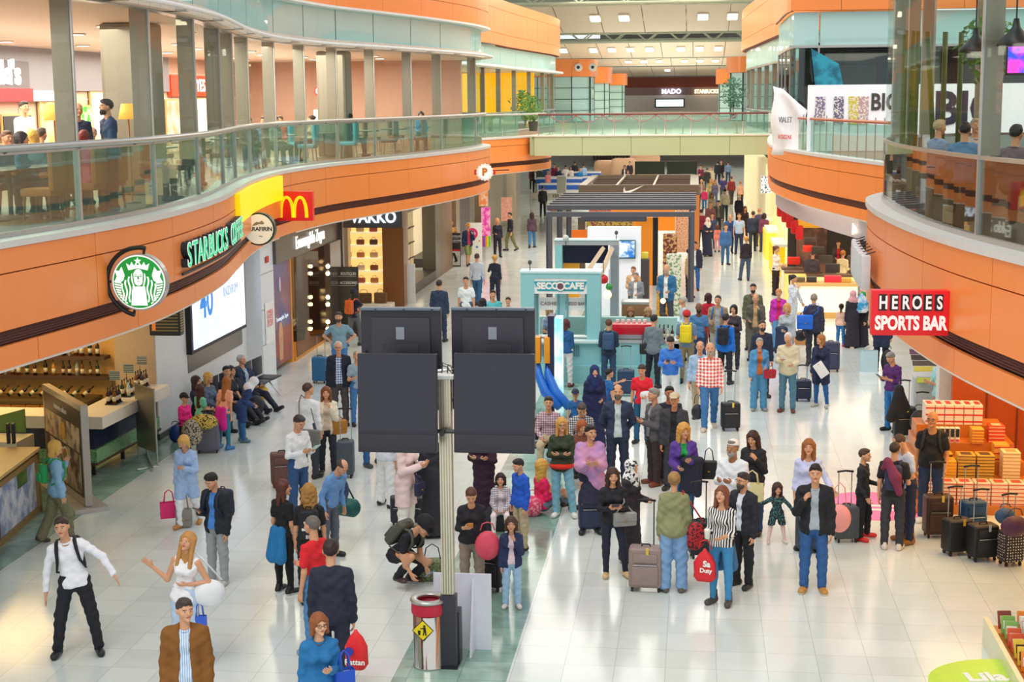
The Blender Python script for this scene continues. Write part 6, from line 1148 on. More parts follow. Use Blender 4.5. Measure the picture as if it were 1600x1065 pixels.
for k, (px, py, Y, w, h, c0, lab) in enumerate(((1255, 402, 50.5, 1.2, 1.0, '#f4d27a', 'yellow lit side counter full of make-up'), (1238, 405, 51.5, .7, 1.0, '#e8e0c0', 'glass end counter beside the woman in white blouse'), (1300, 400, 50, 1.6, .95, '#f8e2a0', 'middle island counter of the cosmetics shop'))): q = ony(px, py, Y); b = MB(); b.rbox((0, 0, h/2), (w, .6, h), M(c0, .4, emit=.2), .02); b.box(-w/2, -.3, h, w/2, .3, h+.05, OAK); o = b.build('island_counter', loc=(q[0], Y, 0), auto=True); tag(o, lab, 'counter')
for k, (px, py, Y, w, h, c0) in enumerate(((1266, 377, 50.4, .38, .26, '#4a3a34'), (1278, 391, 49.9, .40, .26, '#3c322e'), (1290, 405, 49.6, .42, .26, '#3a302c'), (1301, 419, 48, .44, .28, '#333034'), (1262, 388, 50.2, .3, .2, '#e8341c'), (1240, 407, 51.4, .4, .24, '#e02a1c'), (1301, 437, 47.3, .5, .26, '#e0344c'), (1268, 436, 47.3, .3, .16, '#3c3436'), (1322, 437, 47.3, .3, .14, '#d8b050'), (1250, 436, 47.3, .3, .12, '#6a5a44'))): q = ony(px, py, Y); b = MB(); b.rbox((0, 0, 0), (w, .22 if k > 3 else .06, h), M(c0, .4), .015); o = b.build('counter_display' if k < 4 else 'product_box', loc=tuple(q), auto=True); tag(o, ('farthest dark mirror display in the cosmetics shop', 'second farthest dark mirror display in the cosmetics shop', 'dark mirror display in the middle of the cosmetics shop', 'nearest dark mirror display above the red box', 'small red box beside the blue headscarf woman', 'red basket at the end counter by the white blouse woman', 'large red box on the lit front counter', 'black heap of goods on the lit front counter', 'golden tray of goods on the lit front counter', 'brown tray of goods at the aisle end of the lit front counter')[k], 'display' if k < 4 else 'box')
for k, (y, c0) in enumerate(((58, '#ffd400'), (64, '#ffe04a'), (70, '#ffd400'))): b = MB(); b.box(2.9, y, 0, 3.35, y+3, 1.1, M(c0, .5, emit=.2)); b.box(2.95, y, 1.1, 3.45, y+3, 1.2, WHITE); o = b.build('yellow_counter'); tag(o, 'yellow counter along the right shops, %s of three' % ('nearest', 'middle', 'farthest')[k], 'counter')

for k in range(5): b = MB(); b.rbox((0, 0, 0), (.26, .2, .5), M('#e0141c', .5, bump=.4), .08); o = b.build('red_sack', loc=(3.05+.14*k, 56.2-.5*k, 2.62-.16*k), auto=True); tag(o, 'red sack hanging in a chain before the right shops', 'decoration', 'red sacks hanging before the right shops')
b = MB(); s_ = ry(1189, 275, 1206, 302, 64); b.box(s_[0], 64, s_[2], s_[1], 64.1, s_[3], M('#e8eef4', .4, pat='print', col2='#5a5c6a', ps=.5, emit=.4)); o = b.build('lit_poster'); tag(o, 'white lit poster with grey drawing above the yellow counters', 'poster')
CLs = ('#2a2a2e', '#33302f', '#22262e', '#3a3a40', '#6a84a8', '#8aa0b8', '#2c2c30', '#c82c34')
for k in range(8): b = MB(); b.rbox((0, 0, -.45), (.32, .22, .9), M(CLs[k], .8, bump=.3), .07, seg=2); o = b.build('hanging_garment', loc=(ony(1122+k*3, 252, 118)[0], 118, 3.2), auto=True); tag(o, 'dark garment hanging on the far clothes rack', 'garment', 'garments on the far clothes rack')
# near right: magazine stand, orange wall, sweet stall
ORW = M('#c8561c', .4, var=.15); b = MB(); b.box(4.75, 28.6, 0, 7.5, 28.8, 3.4, ORW)
for x in (5.35, 5.9, 6.5): b.box(x, 28.57, 0, x+.03, 28.6, 3.4, M('#8a3410', .5))
b.box(7.0, 20, 0, 7.3, 28.6, 3.4, M('#f0dcb4', .5, pat='bricks', col2='#a8875c', ps=1.6)); struct(b.build('wall_right_lower'))
b = MB(); p = onz(1486, 700); b.box(p[0]-.28, 29.4, 0, p[0]+.35, 29.8, 3.4, M('#e6eeee', .4)); struct(b.build('column_white'))
q = onz(1445, 690); r = thing('magazine_stand', 'sloping magazine stand with dark and yellow covers', 'stand', (q[0]+.15, q[1]+.9, 0)); b = MB(); b.rbox((.1, .2, .55), (.7, .5, 1.1), M('#cfd6d6', .4), .02); b.build('base', r, auto=True)
for k in range(6): b = MB(); b.box(-.38, -.12, 0, .38, .0, .012, M(('#6a3c5c', '#3a2c28', '#5a4a3c', '#d8c84c', '#cfd4d4', '#b8c83c')[k], .5)); o = b.build('magazine_row', r, loc=(.05+.02*k, .35-.09*k, 1.62-.10*k)); o.rotation_euler = (.8, 0, 0)
r = thing('red_display', 'tall dark red display box beside the sweet stall', 'display', (0, 0, 0)); p = onz(1562, 775); b = MB(); b.rbox((6.05, 26.4, .85), (.55, .3, 1.75), M('#c4101c', .45), .05); b.build('box', r, auto=True)
r = thing('rope_post', 'dark queue post with round foot and top in front of the patterned wall', 'post', (5.55, 23.9, 0)); b = MB(); b.lathe([(.2, 0), (.18, .03), (.03, .06), (.03, 1.0), (.05, 1.02), (.05, 1.08)], m=M('#4a3024', .4), n=14); b.build('post', r, True)
# sweet stall: stepped base, every box stack box by box
SX, SY = 4.45, 25.5; r = thing('sweet_stall', 'stepped wooden stall base under the stacked sweet boxes', 'stall', (SX, SY, 0)); b = MB(); WD = M('#c8762c', .4, var=.15)
steps = ((-.75, .95, 0, .14), (-.72, .92, .14, .14)); b.box(-.85, -.8, 0, 1.25, 1.6, .14, WD)
for k in range(4): b.box(-.8+.05*k, -.35+.42*k, .14+.001*k, 1.1-.1*k, 1.5-.001*k, .45+.22*k, WD)
b.build('base', r)
def boxes(n, x, y, z, w, d, h, c0, lab, grp, c2=None, dz=None, dx=0, dy=0):
    key = ('bx', w, d, h, c0, c2)
    if key not in _cache: g = MB(); g.rbox((0, 0, h/2), (w, d, h), M(c0, .4), .006, seg=1); g.box(-w*.5-.001, -d/2-.001, h*.35, w*.5+.001, -d/2+.01, h*.6, M(c2 or '#c8302c', .5)); g.box(-w*.3, -d*.35, h, w*.3, d*.3, h+.001, M(c2 or '#c8302c', .5)) if c2 else None; _cache[key] = g.mesh('sweet_box')
    for i in range(n): o = link('sweet_box', _cache[key], None, (SX+x+dx*i, SY+y+dy*i, z+(h if dz is None else dz)*i)); tag(o, lab, 'box', grp)
for k in range(7): boxes(6, -.62+.27*k, -.57, .14, .255, .3, .062, '#f6d8c4', 'white-pink sweet box in the front floor stacks of the stall', 'white-pink boxes in the front stacks', '#d84838')
for k in range(4): boxes(6 if k < 2 else 8, -.6+.3*k, -.17, .455, .28, .3, .052, '#f2b834' if k < 2 else '#d8a83c', '%s flat sweet box in the second tier of the stall' % ('yellow' if k < 2 else 'gold and brown'), 'flat boxes in the second tier, %s' % ('yellow' if k < 2 else 'gold'), '#e08a1c' if k < 2 else '#5c3a1c')
boxes(8, .72, -.12, .455, .28, .3, .058, '#f2dcae', 'cream flat box in the tall stack at the right of the second tier', 'cream boxes right of the second tier', '#c89a5c')
for k in range(6): g = MB(); g.lathe([(.035, 0), (.04, .02), (.04, .09), (.03, .1)], m=M('#5c2418', .2), n=10); g.lathe([(.042, .1), (.042, .13), (.0, .135)], m=M('#f0c038', .4), n=10); 
jm = g.mesh('jam_jar', True)
for i in range(12): o = link('jam_jar', jm, None, (SX-.55+.15*(i % 6)+.05, SY+.12+.22*(i//6)*.5, .67+.0*(i//6))); tag(o, 'dark jar with yellow lid on the third tier of the stall', 'jar', 'jars on the third tier of the stall')
for i in range(6): g = MB(); g.rbox((0, 0, .13), (.075, .1, .26), M('#f4ead8', .4), .006, seg=1); g.rbox((0, -.052, .17), (.06, .01, .14), M('#20222c', .4), .003); g.box(-.03, -.056, .02, .03, -.05, .06, M('#e04860', .5)); o = g.build('gift_pack', loc=(SX-.45+.085*i, SY+.55, .89)); tag(o, 'upright pack with black bottle picture on the fourth tier', 'pack', 'upright packs with bottle pictures')
boxes(5, .3, .58, .89, .2, .26, .05, '#e8b03c', 'yellow box stacked right of the bottle packs', 'yellow boxes right of the bottle packs'); boxes(3, .62, .2, .67, .24, .26, .1, '#e8a83c', 'orange-yellow box on the right shoulder of the stall', 'orange boxes on the right shoulder'); boxes(5, .62, .65, .89, .26, .26, .06, '#e04a2c', 'red flat box at the right rear of the stall', 'red flat boxes at the right rear', '#f4c8a0')
for k in range(6): boxes(3, -.42+.16*k, 1.15, 1.11, .15, .42, .115, '#f8e6d4', 'white and red chocolate box in the top stacks of the stall', 'white and red boxes at the top', '#d83a30')
# corner stand with packets at the lower right
r = thing('snack_stand', 'lime green rounded floor stand with white script at the lower right corner', 'stand', (0, 0, 0)); q = onz(1510, 1062, .45); b = MB(); P = [(3.6+.95*math.cos(a)*1., 16.85+.78*math.sin(a)) for a in np.linspace(math.radians(70), math.radians(290), 26)]; b.prism(P, .0, .2, M('#b8e03c', .35), None); b.build('green_drum', r, auto=True); text('Lila', .34, MT(3.3, 17.0, .205, .15), WHITE, .012, .012, parent=r)
b = MB(); b.box(3.56, 15.8, 0, 3.62, 18.65, .36, M('#d8d4b0', .3)); b.box(3.62, 15.8, 0, 5.6, 18.65, .25, WD); b.box(4.4, 15.9, .25, 5.6, 18.6, .4, WD); b.build('shelf_side', r)
PK = [('#f08a24', '#ffffff'), ('#e8c23c', '#4a2c1c'), ('#d8542c', '#f4e0c0'), ('#7fae4c', '#f4f0e0'), ('#8c3c34', '#e8c8a0'), ('#f4efe4', '#c8902c')]; pm = []
for c0, c2 in PK: g = MB(); g.rbox((0, 0, .11), (.16, .05, .22), M(c0, .35, var=.2, vs=30), .012, seg=2); g.box(-.06, -.027, .06, .06, -.024, .16, M(c2, .4)); pm.append(g.mesh('snack_packet'))
for i in range(9):
    for j in range(7): x = 3.78+.22*j; y = 16.9+.19*i; zz = .25+.02*(i//3)+(.15 if j > 3 else 0); o = link('snack_packet', pm[(i//2+j*2) % 6], None, (x, y, zz), .12*math.sin(i*5+j*3)); o.rotation_euler[0] = -.35; tag(o, 'upright snack packet in the crowded corner stand', 'packet', 'snack packets in the corner stand')
b = MB(); b.prism(disc(.9, 30), 0, .004, M('#f27ab4', .5)); b.prism([(-.3, -.3), (.5, -.3), (.5, -.2), (-.3, -.2)], .004, .006, WHITE); b.prism([(-.1, -.05), (.5, -.05), (.5, .05), (-.1, .05)], .004, .006, WHITE); p = onz(1365, 790); o = b.build('floor_sticker', loc=(p[0], p[1], .001)); tag(o, 'round pink floor sticker with white lines under the waiting boys', 'floor sticker')
# ---- upper floor contents
def sign(nm, lab, x, y0, y1, z0, z1, col, s, sz, tc='#ffffff', e=.8, ax='x', sx=1., off=.005, cat='sign', parts=None):
    r = thing(nm, lab, cat, (0, 0, 0)); b = MB(); b.box(x, y0, z0, x+.12, y1, z1, M(col, .5, emit=.25)); b.build('panel', r); F = FACE((x+.125, (y0+y1)/2, (z0+z1)/2), (0, 1, 0), (0, 0, 1))
    if s: text(s, sz, F, M(tc, .4, emit=e), .02, off, parent=r, sx=sx)
    return r, F
YM_ = lambda px, X: onx(px, 150, X)[1]
XB = -17.55
r = sign('fascia_sign', 'grey fascia with white burger restaurant letters and red stripe', XB, 33, YM_(41, XB), 7.05, 7.75, '#6c6468', None, 0)[0]; ye = YM_(38, XB)
text("McDonald's", .85, FACE((XB+.14, ye-2.6, 7.42), (0, 1, 0), (0, 0, 1)), M('#ffffff', .4, emit=1), .03, .02, parent=r, sx=1.05); b = MB(); b.box(XB, 33, 6.72, XB+.2, YM_(41, XB), 7.05, M('#e01c28', .5, emit=.3)); b.box(XB, YM_(41, XB), 6.72, XB+.18, YM_(92, XB), 7.0, WHITE); b.build('stripe', r)
def wallpic(lab, p0, p1, z0, z1, c0, c1, e=.6, ps=.8, nm='lit_menu', X=XB): y0, y1 = YM_(p0, X), YM_(p1, X); b = MB(); b.box(X, y0, z0, X+.06, y1, z1, M(c0, .4, pat='soft', col2=c1, ps=ps, emit=e)); b.box(X-.01, y0-.05, z0-.05, X+.04, y1+.05, z1+.05, M('#c8b070', .5)); o = b.build(nm); tag(o, lab, 'sign'); return y0, y1
wallpic('illuminated menu with coffee and burger pictures', 59, 92, 4.99+.4, 6.7, '#f6d49a', '#d8a05c'); wallpic('dark door panel behind the waiter', 0, 44, 5, 6.35, '#2c2a2c', '#3a3838', 0, nm='dark_door'); wallpic('bright green vertical lit sign', 118, 141, 5.9, 6.55, '#2cd81c', '#d8f4b0', .8); wallpic('white lit menu with orange food pictures', 140, 172, 5.6, 6.95, '#fdf4f0', '#f0b48c', .8); wallpic('white lit chicken menu panel', 300, 330, 5.2, 6.75, '#fff4ea', '#f8c8b0', 1.); wallpic('pale counter kitchen of the chicken restaurant', 258, 299, 5.0, 6.7, '#f4cfb8', '#d89a78', .5); wallpic('yellow and white lit poster on the tan wall', 489, 500, 5.9, 7.3, '#f8d04c', '#fff8e0', .8, .5)
y0, y1 = wallpic('large lit picture of golden fried food on white', 546, 637, 5.95, 7.35, '#fffdf4', '#fff6e0', 1., .3, 'food_picture')
r = bpy.data.objects['food_picture']; b = MB(); rr = random.Random(4)
for i in range(34): t = rr.random(); w = .4*(1-abs(t-.5)); b.ball((XB+.07, y0+(y1-y0)*(.06+.88*t), 6.05+rr.random()*(.35+.5*max(0, t-.25))), (.02, .28+.3*rr.random(), .10+.08*rr.random()), M(rr.choice(['#f0b04c', '#e0983c', '#f4c878', '#d8843c']), .5, emit=.4), 10, 6)
b.build('fried_food', r, True)
r = sign('fascia_sign', 'orange-red chicken restaurant fascia with white letters', XB, YM_(263, XB), YM_(331, XB), 6.85, 7.55, '#f0441c', 'POPEYES', .62, '#fff4f0', 1.)[0]
b = MB(); b.box(XB, 12, 7.0, XB+.08, YM_(262, XB), 8.12, M('#8f8a94', .4)); o = struct(b.build(trim_name()))
b = MB(); b.prism(disc(.17, 20), 0, .01, M('#d02030', .5), FACE((-11.2-.1, 45.98, 6.95), (1, 0, 0), (0, 0, 1))); b.prism(disc(.12, 20), .01, .014, WHITE, FACE((-11.3, 45.98, 6.95), (1, 0, 0), (0, 0, 1))); b.box(-11.5, 45.97, 5.6, -11.1, 45.98, 6.4, WHITE); o = b.build('no_smoking_sign'); tag(o, 'no smoking notice on the third metal pillar upstairs', 'sign')
TBL = M('#6e4a34', .4); CHB = M('#b0713c', .6); 
tm = MB(); tm.rbox((0, 0, .73), (.75, .75, .04), TBL, .015); tm.tube([(0, 0, 0), (0, 0, .72)], .035, STEELd, 8); tm.lathe([(.25, 0), (.25, .02), (.04, .05)], m=STEELd, n=14); tm = tm.mesh('table')
def chair_at(x, y, a, c0, lab, grp, arm=False):
    r = thing('armchair' if arm else 'cafe_chair', lab, 'chair', (x, y, 4.98), a, grp); m = M(c0, .7, bump=.2)
    for nm_, c_, d_, R_ in (('seat', (0, 0, .42), (.5, .48, .12), .04), ('backrest', (0, .24, .75), (.5, .09, .62), .04)): b = MB(); b.rbox(c_, d_, m, R_); b.build(nm_, r, auto=True)
    for sx in (-1, 1):
        for sy in (-1, 1): b = MB(); b.tube([(sx*.2, sy*.18, .38), (sx*.22, sy*.21, 0)], .02, M('#8a5a34', .5) if arm else CHR, 6); b.build('leg', r)
gx = lambda px, Y, py=250: ony(px, py, Y)[0]
for i, (px, Y) in enumerate(((15, 21.5), (75, 22), (130, 23), (190, 24), (265, 29.5), (325, 32), (410, 36), (455, 39), (505, 42.5), (560, 45), (610, 48), (660, 50.5), (700, 53))):
    x = min(gx(px, Y), PL.at(PL.sy(Y))[0][0]-2.0); o = link('table', tm, None, (x, Y, 4.98)); tag(o, 'small brown square table in the food court', 'table', 'tables along the left gallery glass')
    for sx in (-1, 1): chair_at(x+sx*.72, Y+.1*sx, sx*-PI/2, '#c07a3c' if i < 4 else ('#5ab0cc' if i in (8, 9) else '#9a5a34'), ('padded orange-brown armchair by the first gallery panes' if i < 4 else 'light blue chair beside a table behind the gallery glass' if i in (8, 9) else 'brown chair beside a table behind the gallery glass'), ('armchairs by the first gallery panes' if i < 4 else 'light blue gallery chairs' if i in (8, 9) else 'brown gallery chairs'), i < 4)
for k, (px, Y) in enumerate(((84, 24.3), (200, 25.3))):
    x = gx(px, Y, 170); r = thing('floor_lamp', 'floor lamp with a yellow shade, %s of the two upstairs' % ('near the waiter', 'by the blue blazer')[k], 'lamp', (x, Y, 4.98)); b = MB(); b.lathe([(.15, 0), (.15, .02), (.015, .04), (.015, 1.45)], m=M('#8a6a3c', .4, .4), n=12); b.build('pole', r, True); b = MB(); b.lathe([(.17, 1.42), (.11, 1.68), (.10, 1.68), (.16, 1.42)], m=M('#e8b04c', .6, emit=.9), n=18); b.build('lamp_shade', r, True)
# right: hoarding, banner, balustrade, bamboo, bar
r = thing('hoarding', 'long white hoarding with huge black letters and small pictures on the terrace', 'hoarding', (0, 0, 0)); a, c_, z0, z1 = ry(1262, 133, 1800, 195, 48.2); b = MB(); b.box(a, 48.2, 5.0, c_, 48.3, 7.0, M('#f2f4f8', .5, emit=.15)); b.build('panel', r); xg = ony(1513, 170, 48.1); text('BIG', 1.36, MT(xg[0], 48.18, 6.22, 0, 0, PI/2), M('#2a2034', .5), .01, .05, parent=r, sx=.95); xg = ony(1383, 160, 48.1); text('BIC', .7, MT(xg[0], 48.18, 6.45, 0, 0, PI/2), M('#4a4440', .5), .01, .02, parent=r, sx=.8)
b = MB()
for px, c0 in ((1282, '#8a7a9c'), (1311, '#6a6484'), (1334, '#d8c83c'), (1350, '#c8a0a0')): x = ony(px, 160, 48.1)[0]; b.box(x-.15, 48.17, 5.8, x+.15, 48.2, 6.65, M(c0, .5, pat='print', col2='#f0e8e0', ps=.8))
b.build('pictures', r)
r = thing('banner', 'white fabric banner with faded dark and red print over the terrace corner', 'banner', (0, 0, 0)); b = MB(); V = []; n = 14; m_ = 10
x0 = ony(1206, 190, 52)[0]
for i in range(n+1):
    for j in range(m_+1): u, v = i/n, j/m_; V.append((x0+u*1.05+.05*math.sin(v*9+u*4), 52-1.3*u+.12*math.sin(v*6+u*8), 4.75+v*(2.25-.75*max(0, u-.35)*(1)-.3*u)))
b.add(V, [(i*(m_+1)+j, (i+1)*(m_+1)+j, (i+1)*(m_+1)+j+1, i*(m_+1)+j+1) for i in range(n) for j in range(m_)], M('#f4f4f6', .7)); o = b.build('fabric', r, True); o.modifiers.new('thickness', 'SOLIDIFY').thickness = .012; text('VIALET', .26, MT(x0+.4, 51.3, 5.9, -.9, 0, PI/2), M('#5a5a68', .6), .006, 0, parent=r, sx=.8); text('KOZZAK', .2, MT(x0+.4, 51.3, 5.35, -.9, 0, PI/2), M('#e04a4c', .6), .006, 0, parent=r, sx=.8)
r = thing('terrace_balustrade', 'glass balustrade with orange-brown rail along the right terrace', 'balustrade', (0, 0, 0)); t0, t1 = PR2.spx(1385, 5), PR2.spx(1238, 5); t0, t1 = min(t0, t1), max(t0, t1); b = MB(); PR2.rail(b, t0, t1, 5.98, -.2, .045, M('#b8623c', .4)); b.build('handrail', r, True)
k = 0; t = t0
while t < t1-.3: g = MB(); PR2.ribbon(g, t+.03, min(t+.75, t1), 5.0, 5.92, -.2, .012, GL_BR); g.build('glass_panel', r); q, d, n = PR2.at(t, -.22); g = MB(); g.tube([(q[0], q[1], 4.98), (q[0], q[1], 6.1)], .018, STEEL, 6); g.build('post', r); t += .78
b = MB(); b.add([(4.9, 51.7, 6.4), (4.6, 51.75, 7.7), (3.7, 51.75, 8.2), (3.9, 51.7, 6.6), (4.8, 51.65, 5.6), (4.1, 51.7, 5.6)], [(0, 1, 2, 3), (0, 3, 5, 4)], M('#2ca0b8', .6, pat='soft', col2='#1c6a84')); o = b.build('blue_tarpaulin'); o.modifiers.new('thickness', 'SOLIDIFY').thickness = .02; tag(o, 'hanging blue-green tarpaulin behind the terrace corner', 'tarpaulin')
BAM = M('#5a6420', .5, var=.3, vs=4)
for k, (px, ln) in enumerate(((1412, .0), (1424, 0), (1431, .0), (1467, -.22), (1474, .0), (1499, 0))): Y = 26.+.2*k; x = ony(px, 150, Y)[0]; b = MB(); b.tube([(x, Y, 4.98), (x+ln*.5, Y, 6.4), (x+ln, Y, 7.72)], .045, BAM, 8); o = b.build('bamboo_pole', smooth=True); tag(o, 'tall green bamboo pole behind the right bar glass', 'bamboo pole', 'bamboo poles behind the right bar glass')
for k, (px, py, Y) in enumerate(((1587, 65, 18.4), (1524, 76, 20.5))): q = ony(px, py, Y); r = thing('pendant_lamp', 'black bell pendant lamp above the bar, %s of two' % ('larger nearer', 'smaller farther')[k], 'lamp', tuple(q)); b = MB(); b.lathe([(.21, -.05), (.20, .0), (.10, .10), (.05, .16), (.03, .26)], m=M('#1c1a1e', .4), n=20); b.build('shade', r, True); b = MB(); b.tube([(0, 0, .2), (0, 0, 9.1-q[2])], .01, BLACK, 5); b.build('cord', r); b = MB(); b.lathe([(.19, -.045), (.0, -.05)], m=M('#ffb050', .4, emit=4), n=16); b.build('lit_rim', r)
q = ony(1592, 93, 19.5); r = thing('television', 'small screen with pink and blue picture hanging at the right edge', 'television', tuple(q)); b = MB(); b.rbox((.1, .04, 0), (.5, .06, .38), BLACK, .01); b.build('casing', r, auto=True); b = MB(); b.box(-.13, .0, -.16, .33, .008, .16, M('#2c4cf0', .4, pat='soft', col2='#f03cc0', ps=2, emit=1.2)); b.build('picture', r)
for k, (px, py, Y, h, lab) in enumerate(((815, 165, 84, 2.2, 'leafy shrub in the yellow shop window'), (833, 170, 80, 1.7, 'smaller shrub by the yellow shop window'), (1543, 78, 26, 1.5, 'green bush behind the bar glass'), (1146, 145, 118, 3, 'large green plant on the far right terrace'))):
    q = ony(px, py, Y); r = thing('potted_plant', lab, 'plant', (q[0], Y, 4.98)); b = MB(); b.lathe([(.2, 0), (.27, .5), (.25, .5), (.2, .4)], m=M('#3a3a34', .6), n=12); b.tube([(0, 0, .4), (0, 0, max(.9, q[2]-5.2))], .03, M('#5a4630', .7), 6); b.build('pot', r); rr = random.Random(k); lf = MB(); LM = M('#5f8c3a' if k != 3 else '#6fa894', .6, var=.4)
    for i in range(420): a_, e_, R_ = rr.random()*6.28, rr.random()*3.14-1.57, h*.33*rr.random()**.4; c0 = np.array([R_*math.cos(a_)*math.cos(e_), R_*math.sin(a_)*math.cos(e_), q[2]-4.98+R_*math.sin(e_)*1.15]); u = np.array([rr.random()-.5, rr.random()-.5, rr.random()-.5])*.22*h/2; v = np.array([rr.random()-.5, rr.random()-.5, rr.random()-.5])*.10*h/2; lf.add([c0-u, c0+v, c0+u, c0-v], [(0, 1, 2, 3)], LM)
    lf.build('foliage', r)
F = MT(ony(1049, 143, 227.8)[0], 227.7, ony(1049, 143, 227.8)[2], 0, 0, PI/2); o = text('MADO', .95, F, M('#e8ecff', .4, emit=2), .05, .03, name='shop_lettering'); tag(o, 'white letters on the far end wall above the lit screen', 'sign'); F = MT(ony(1104, 143, 227.8)[0], 227.7, ony(1104, 143, 227.8)[2], 0, 0, PI/2); o = text('STARBUCKS', .8, F, M('#fff2c0', .4, emit=2), .05, .03, name='shop_lettering', sx=.8); tag(o, 'yellowish coffee shop letters at the far end wall, right of the white letters', 'sign')
b = MB(); s_ = ry(1023, 154, 1070, 168, 225); b.box(s_[0], 225, s_[2], s_[1], 225.3, s_[3], BLACK); b.box(s_[0]+.2, 224.9, s_[2]+.15, s_[1]-.2, 225, s_[3]-.15, M('#e4fbf4', .4, emit=1.)); o = b.build('lit_screen'); tag(o, 'white lit screen on the far end wall under the white letters', 'screen')
# ================================================================== WHO STANDS WHERE
def fp(x, yf, yh=None, h=None):
    """feet pixel -> floor point; height from the head's pixel"""
    p = onz(x, yf, 0.)
    if h: return (p[0], p[1]), h
    lo, hi = .5, 2.4
    for _ in range(30):
        m = (lo+hi)/2
        if proj((p[0], p[1], m))[1] > yh: lo = m
        else: hi = m
    return (p[0], p[1]), lo
def hpnt(x, yh, h, z=0.): p = onz(x, yh, z+h); return (p[0], p[1])
N0 = dict(lod=0)
def pf(label, x, yf, yh, face, **k):
    p, h = fp(x, yf, yh); return person(label, p, min(max(h, .8), 1.92), face, **k)
def ph(label, x, yh, h, face, z=0., **k): return person(label, hpnt(x, yh, h*(.985), z), h, face, z=z, **k)
# ---- nearest people
p1 = person('man in white shirt and black trousers leaning aside with both arms spread', onz(123, 1022)[:2], 1.80, 18, 'L', '#f3f3fa', bc='#1d1e26', hair='short', hc='#3a2a20', arms=(((.75, .1, -.75), (.35, .25, -.9)), ((.42, -.05, -.95), (.25, .05, -1))), legs='wd', side=-9, hands='oo', hy=-10, shoe='#222226', **N0)
backpack('black backpack worn by the man in white shirt with arms spread', p1, '#16171c')
p2 = ph('blonde woman in white sleeveless top waving one hand and looking up', 284, 831, 1.68, -5, sex='f', top='V', tc='#f4f4f8', bc='#b9cfe6', hair='verylong', hc='#c08a4a', arms=(((.5, -.15, -.85), (-.85, .45, -.1)), ((.30, .0, -.95), (.85, .35, .75))), side=6, hp=-14, hy=-6, hands='ro', **N0)
c = at(p2, (.30, .06, .78)); handbag('large white cloth shoulder bag on the waving blonde woman', c[:2], c[2], 20, .40, .34, .2, '#eceef2', shape='sack', strapto=[at(p2, (.12, .02, 1.47)), at(p2, (.15, .05, 1.46))], nm='shoulder_bag')
c = at(p2, (.20, -.02, .36)); handbag('blue folder with yellow corner hanging beside the waving blonde woman', c[:2], c[2], 10, .16, .30, .05, '#3a5fd0', .16, 'paper', nm='document_bag')
p3 = ph('man in brown bomber jacket over striped blue shirt at the lower edge', 287, 934, 1.76, 12, top='J', tc='#84531c', tc2=('#dfe9f6', 'stripe', '#93b1d8', 1.6), bc='#20222e', hair='short', hc='#3c3430', arms='dd', hy=28, **N0)
p4 = ph('red-brown haired woman with glasses in blue denim jacket at the lower edge', 497, 958, 1.62, 22, sex='f', top='C', tc='#1f6fa8', bc='#2b3550', hair='bob', hc='#8c4f24', arms=('p', 'd'), hy=14, skin='#e0aa86', **N0); glasses(p4)
c = at(p4, (.25, -.12, .74)); handbag('bright blue bag held by the woman in blue denim jacket', c[:2], c[2], 30, .20, .34, .10, '#1e4fc4', .2, 'paper')
p5 = ph('man in dark navy suit seen from behind holding a red plastic bag', 516, 844, 1.84, 188, top='C', tc='#22263a', bc='#20243a', hair='short', hc='#2c1718', arms='dd', fat=.5, hy=6, **N0)
c = onz(557, 1030, .72); bag5 = handbag('red plastic shopping bag with white lettering held by man in navy suit', c[:2], .62, 0, .25, .44, .16, '#e01e26', 0, 'plastic', nm='shopping_bag', cat='bag')
text('Rattan', .085, MT(.0, -.088, .10, 0, 0, PI/2), WHITE, .004, .002, parent=bag5)
b = MB(); b.prism(disc(.05, 18, -.06, .22), .0, .006, M('#3a3aa8', .5), MT(0, -.088, 0, 0, 0, PI/2)); b.build('round_logo', bag5)
p6 = ph('grey-haired man in red polo shirt behind the man in navy suit', 489, 806, 1.76, 245, top='T', tc='#e2222e', bc='#4e83b6', hair='thin', hc='#6b625c', arms='dk', hy=-5, fat=.5, shoe='#7d96b8', **N0)
p7 = ph('woman with curly blonde hair and black backpack beside the man in red polo', 482, 756, 1.68, 190, sex='f', top='T', tc='#17181d', bc='#17181d', hair='wavy', hc='#a87a3c', arms='dd', shoe='#1c1c20', **N0)
def leaf_marks(r, T, w, h, d):
    m = WHITE; b = MB(); F = T@MT(0, d/2+.045, 0, PI, 0, PI/2)
    for a in (-38, 0, 38): b.prism([(.018*math.cos(t)*1.0*math.cos(math.radians(a))-(.045+.045*math.sin(t))*math.sin(math.radians(a)), .018*math.cos(t)*math.sin(math.radians(a))+(.045+.045*math.sin(t))*math.cos(math.radians(a))) for t in np.linspace(0, 2*PI, 17)[:-1]], 0, .004, m, F)
    for i in range(3): b.box(-.06, -.002+i*.014-.0, .0045, .06, .004+i*.014, .006, M('#16171c', .6), F)
    text('adidas', .068, F@MT(0, -.035, 0), m, .003, .003, mb=b)
    for i in range(3): b.box(-.03+i*.022, -.17, 0, -.018+i*.022, -.12, .004, m, F)
    b.build('logo', r)
backpack('black backpack with white three-leaf logo on the curly blonde woman', p7, '#17181e', w=.28, marks=leaf_marks)
p8 = pf('woman in black with a blue jacket tied at her waist and black trainers', 446, 926, 747, 150, sex='f', top='T', tc='#17181c', bc='#141519', bot='G', hair='long', hc='#5a2c22', arms='dd', hy=-50, shoe='#1a1a1e', sole='#f2f2f2', **N0)
f = Field((-.35, -.3, -.7), (.35, .35, .12), .02); f.cap((-.13, .0, 0), (.13, .0, 0), .07, .07, .03).cap((-.08, .12, 0), (-.1, .17, -.42), .09, .13, .05, (0, 1, 0), 1.6).cap((.08, .12, 0), (.1, .17, -.42), .09, .13, .05, (0, 1, 0), 1.6)
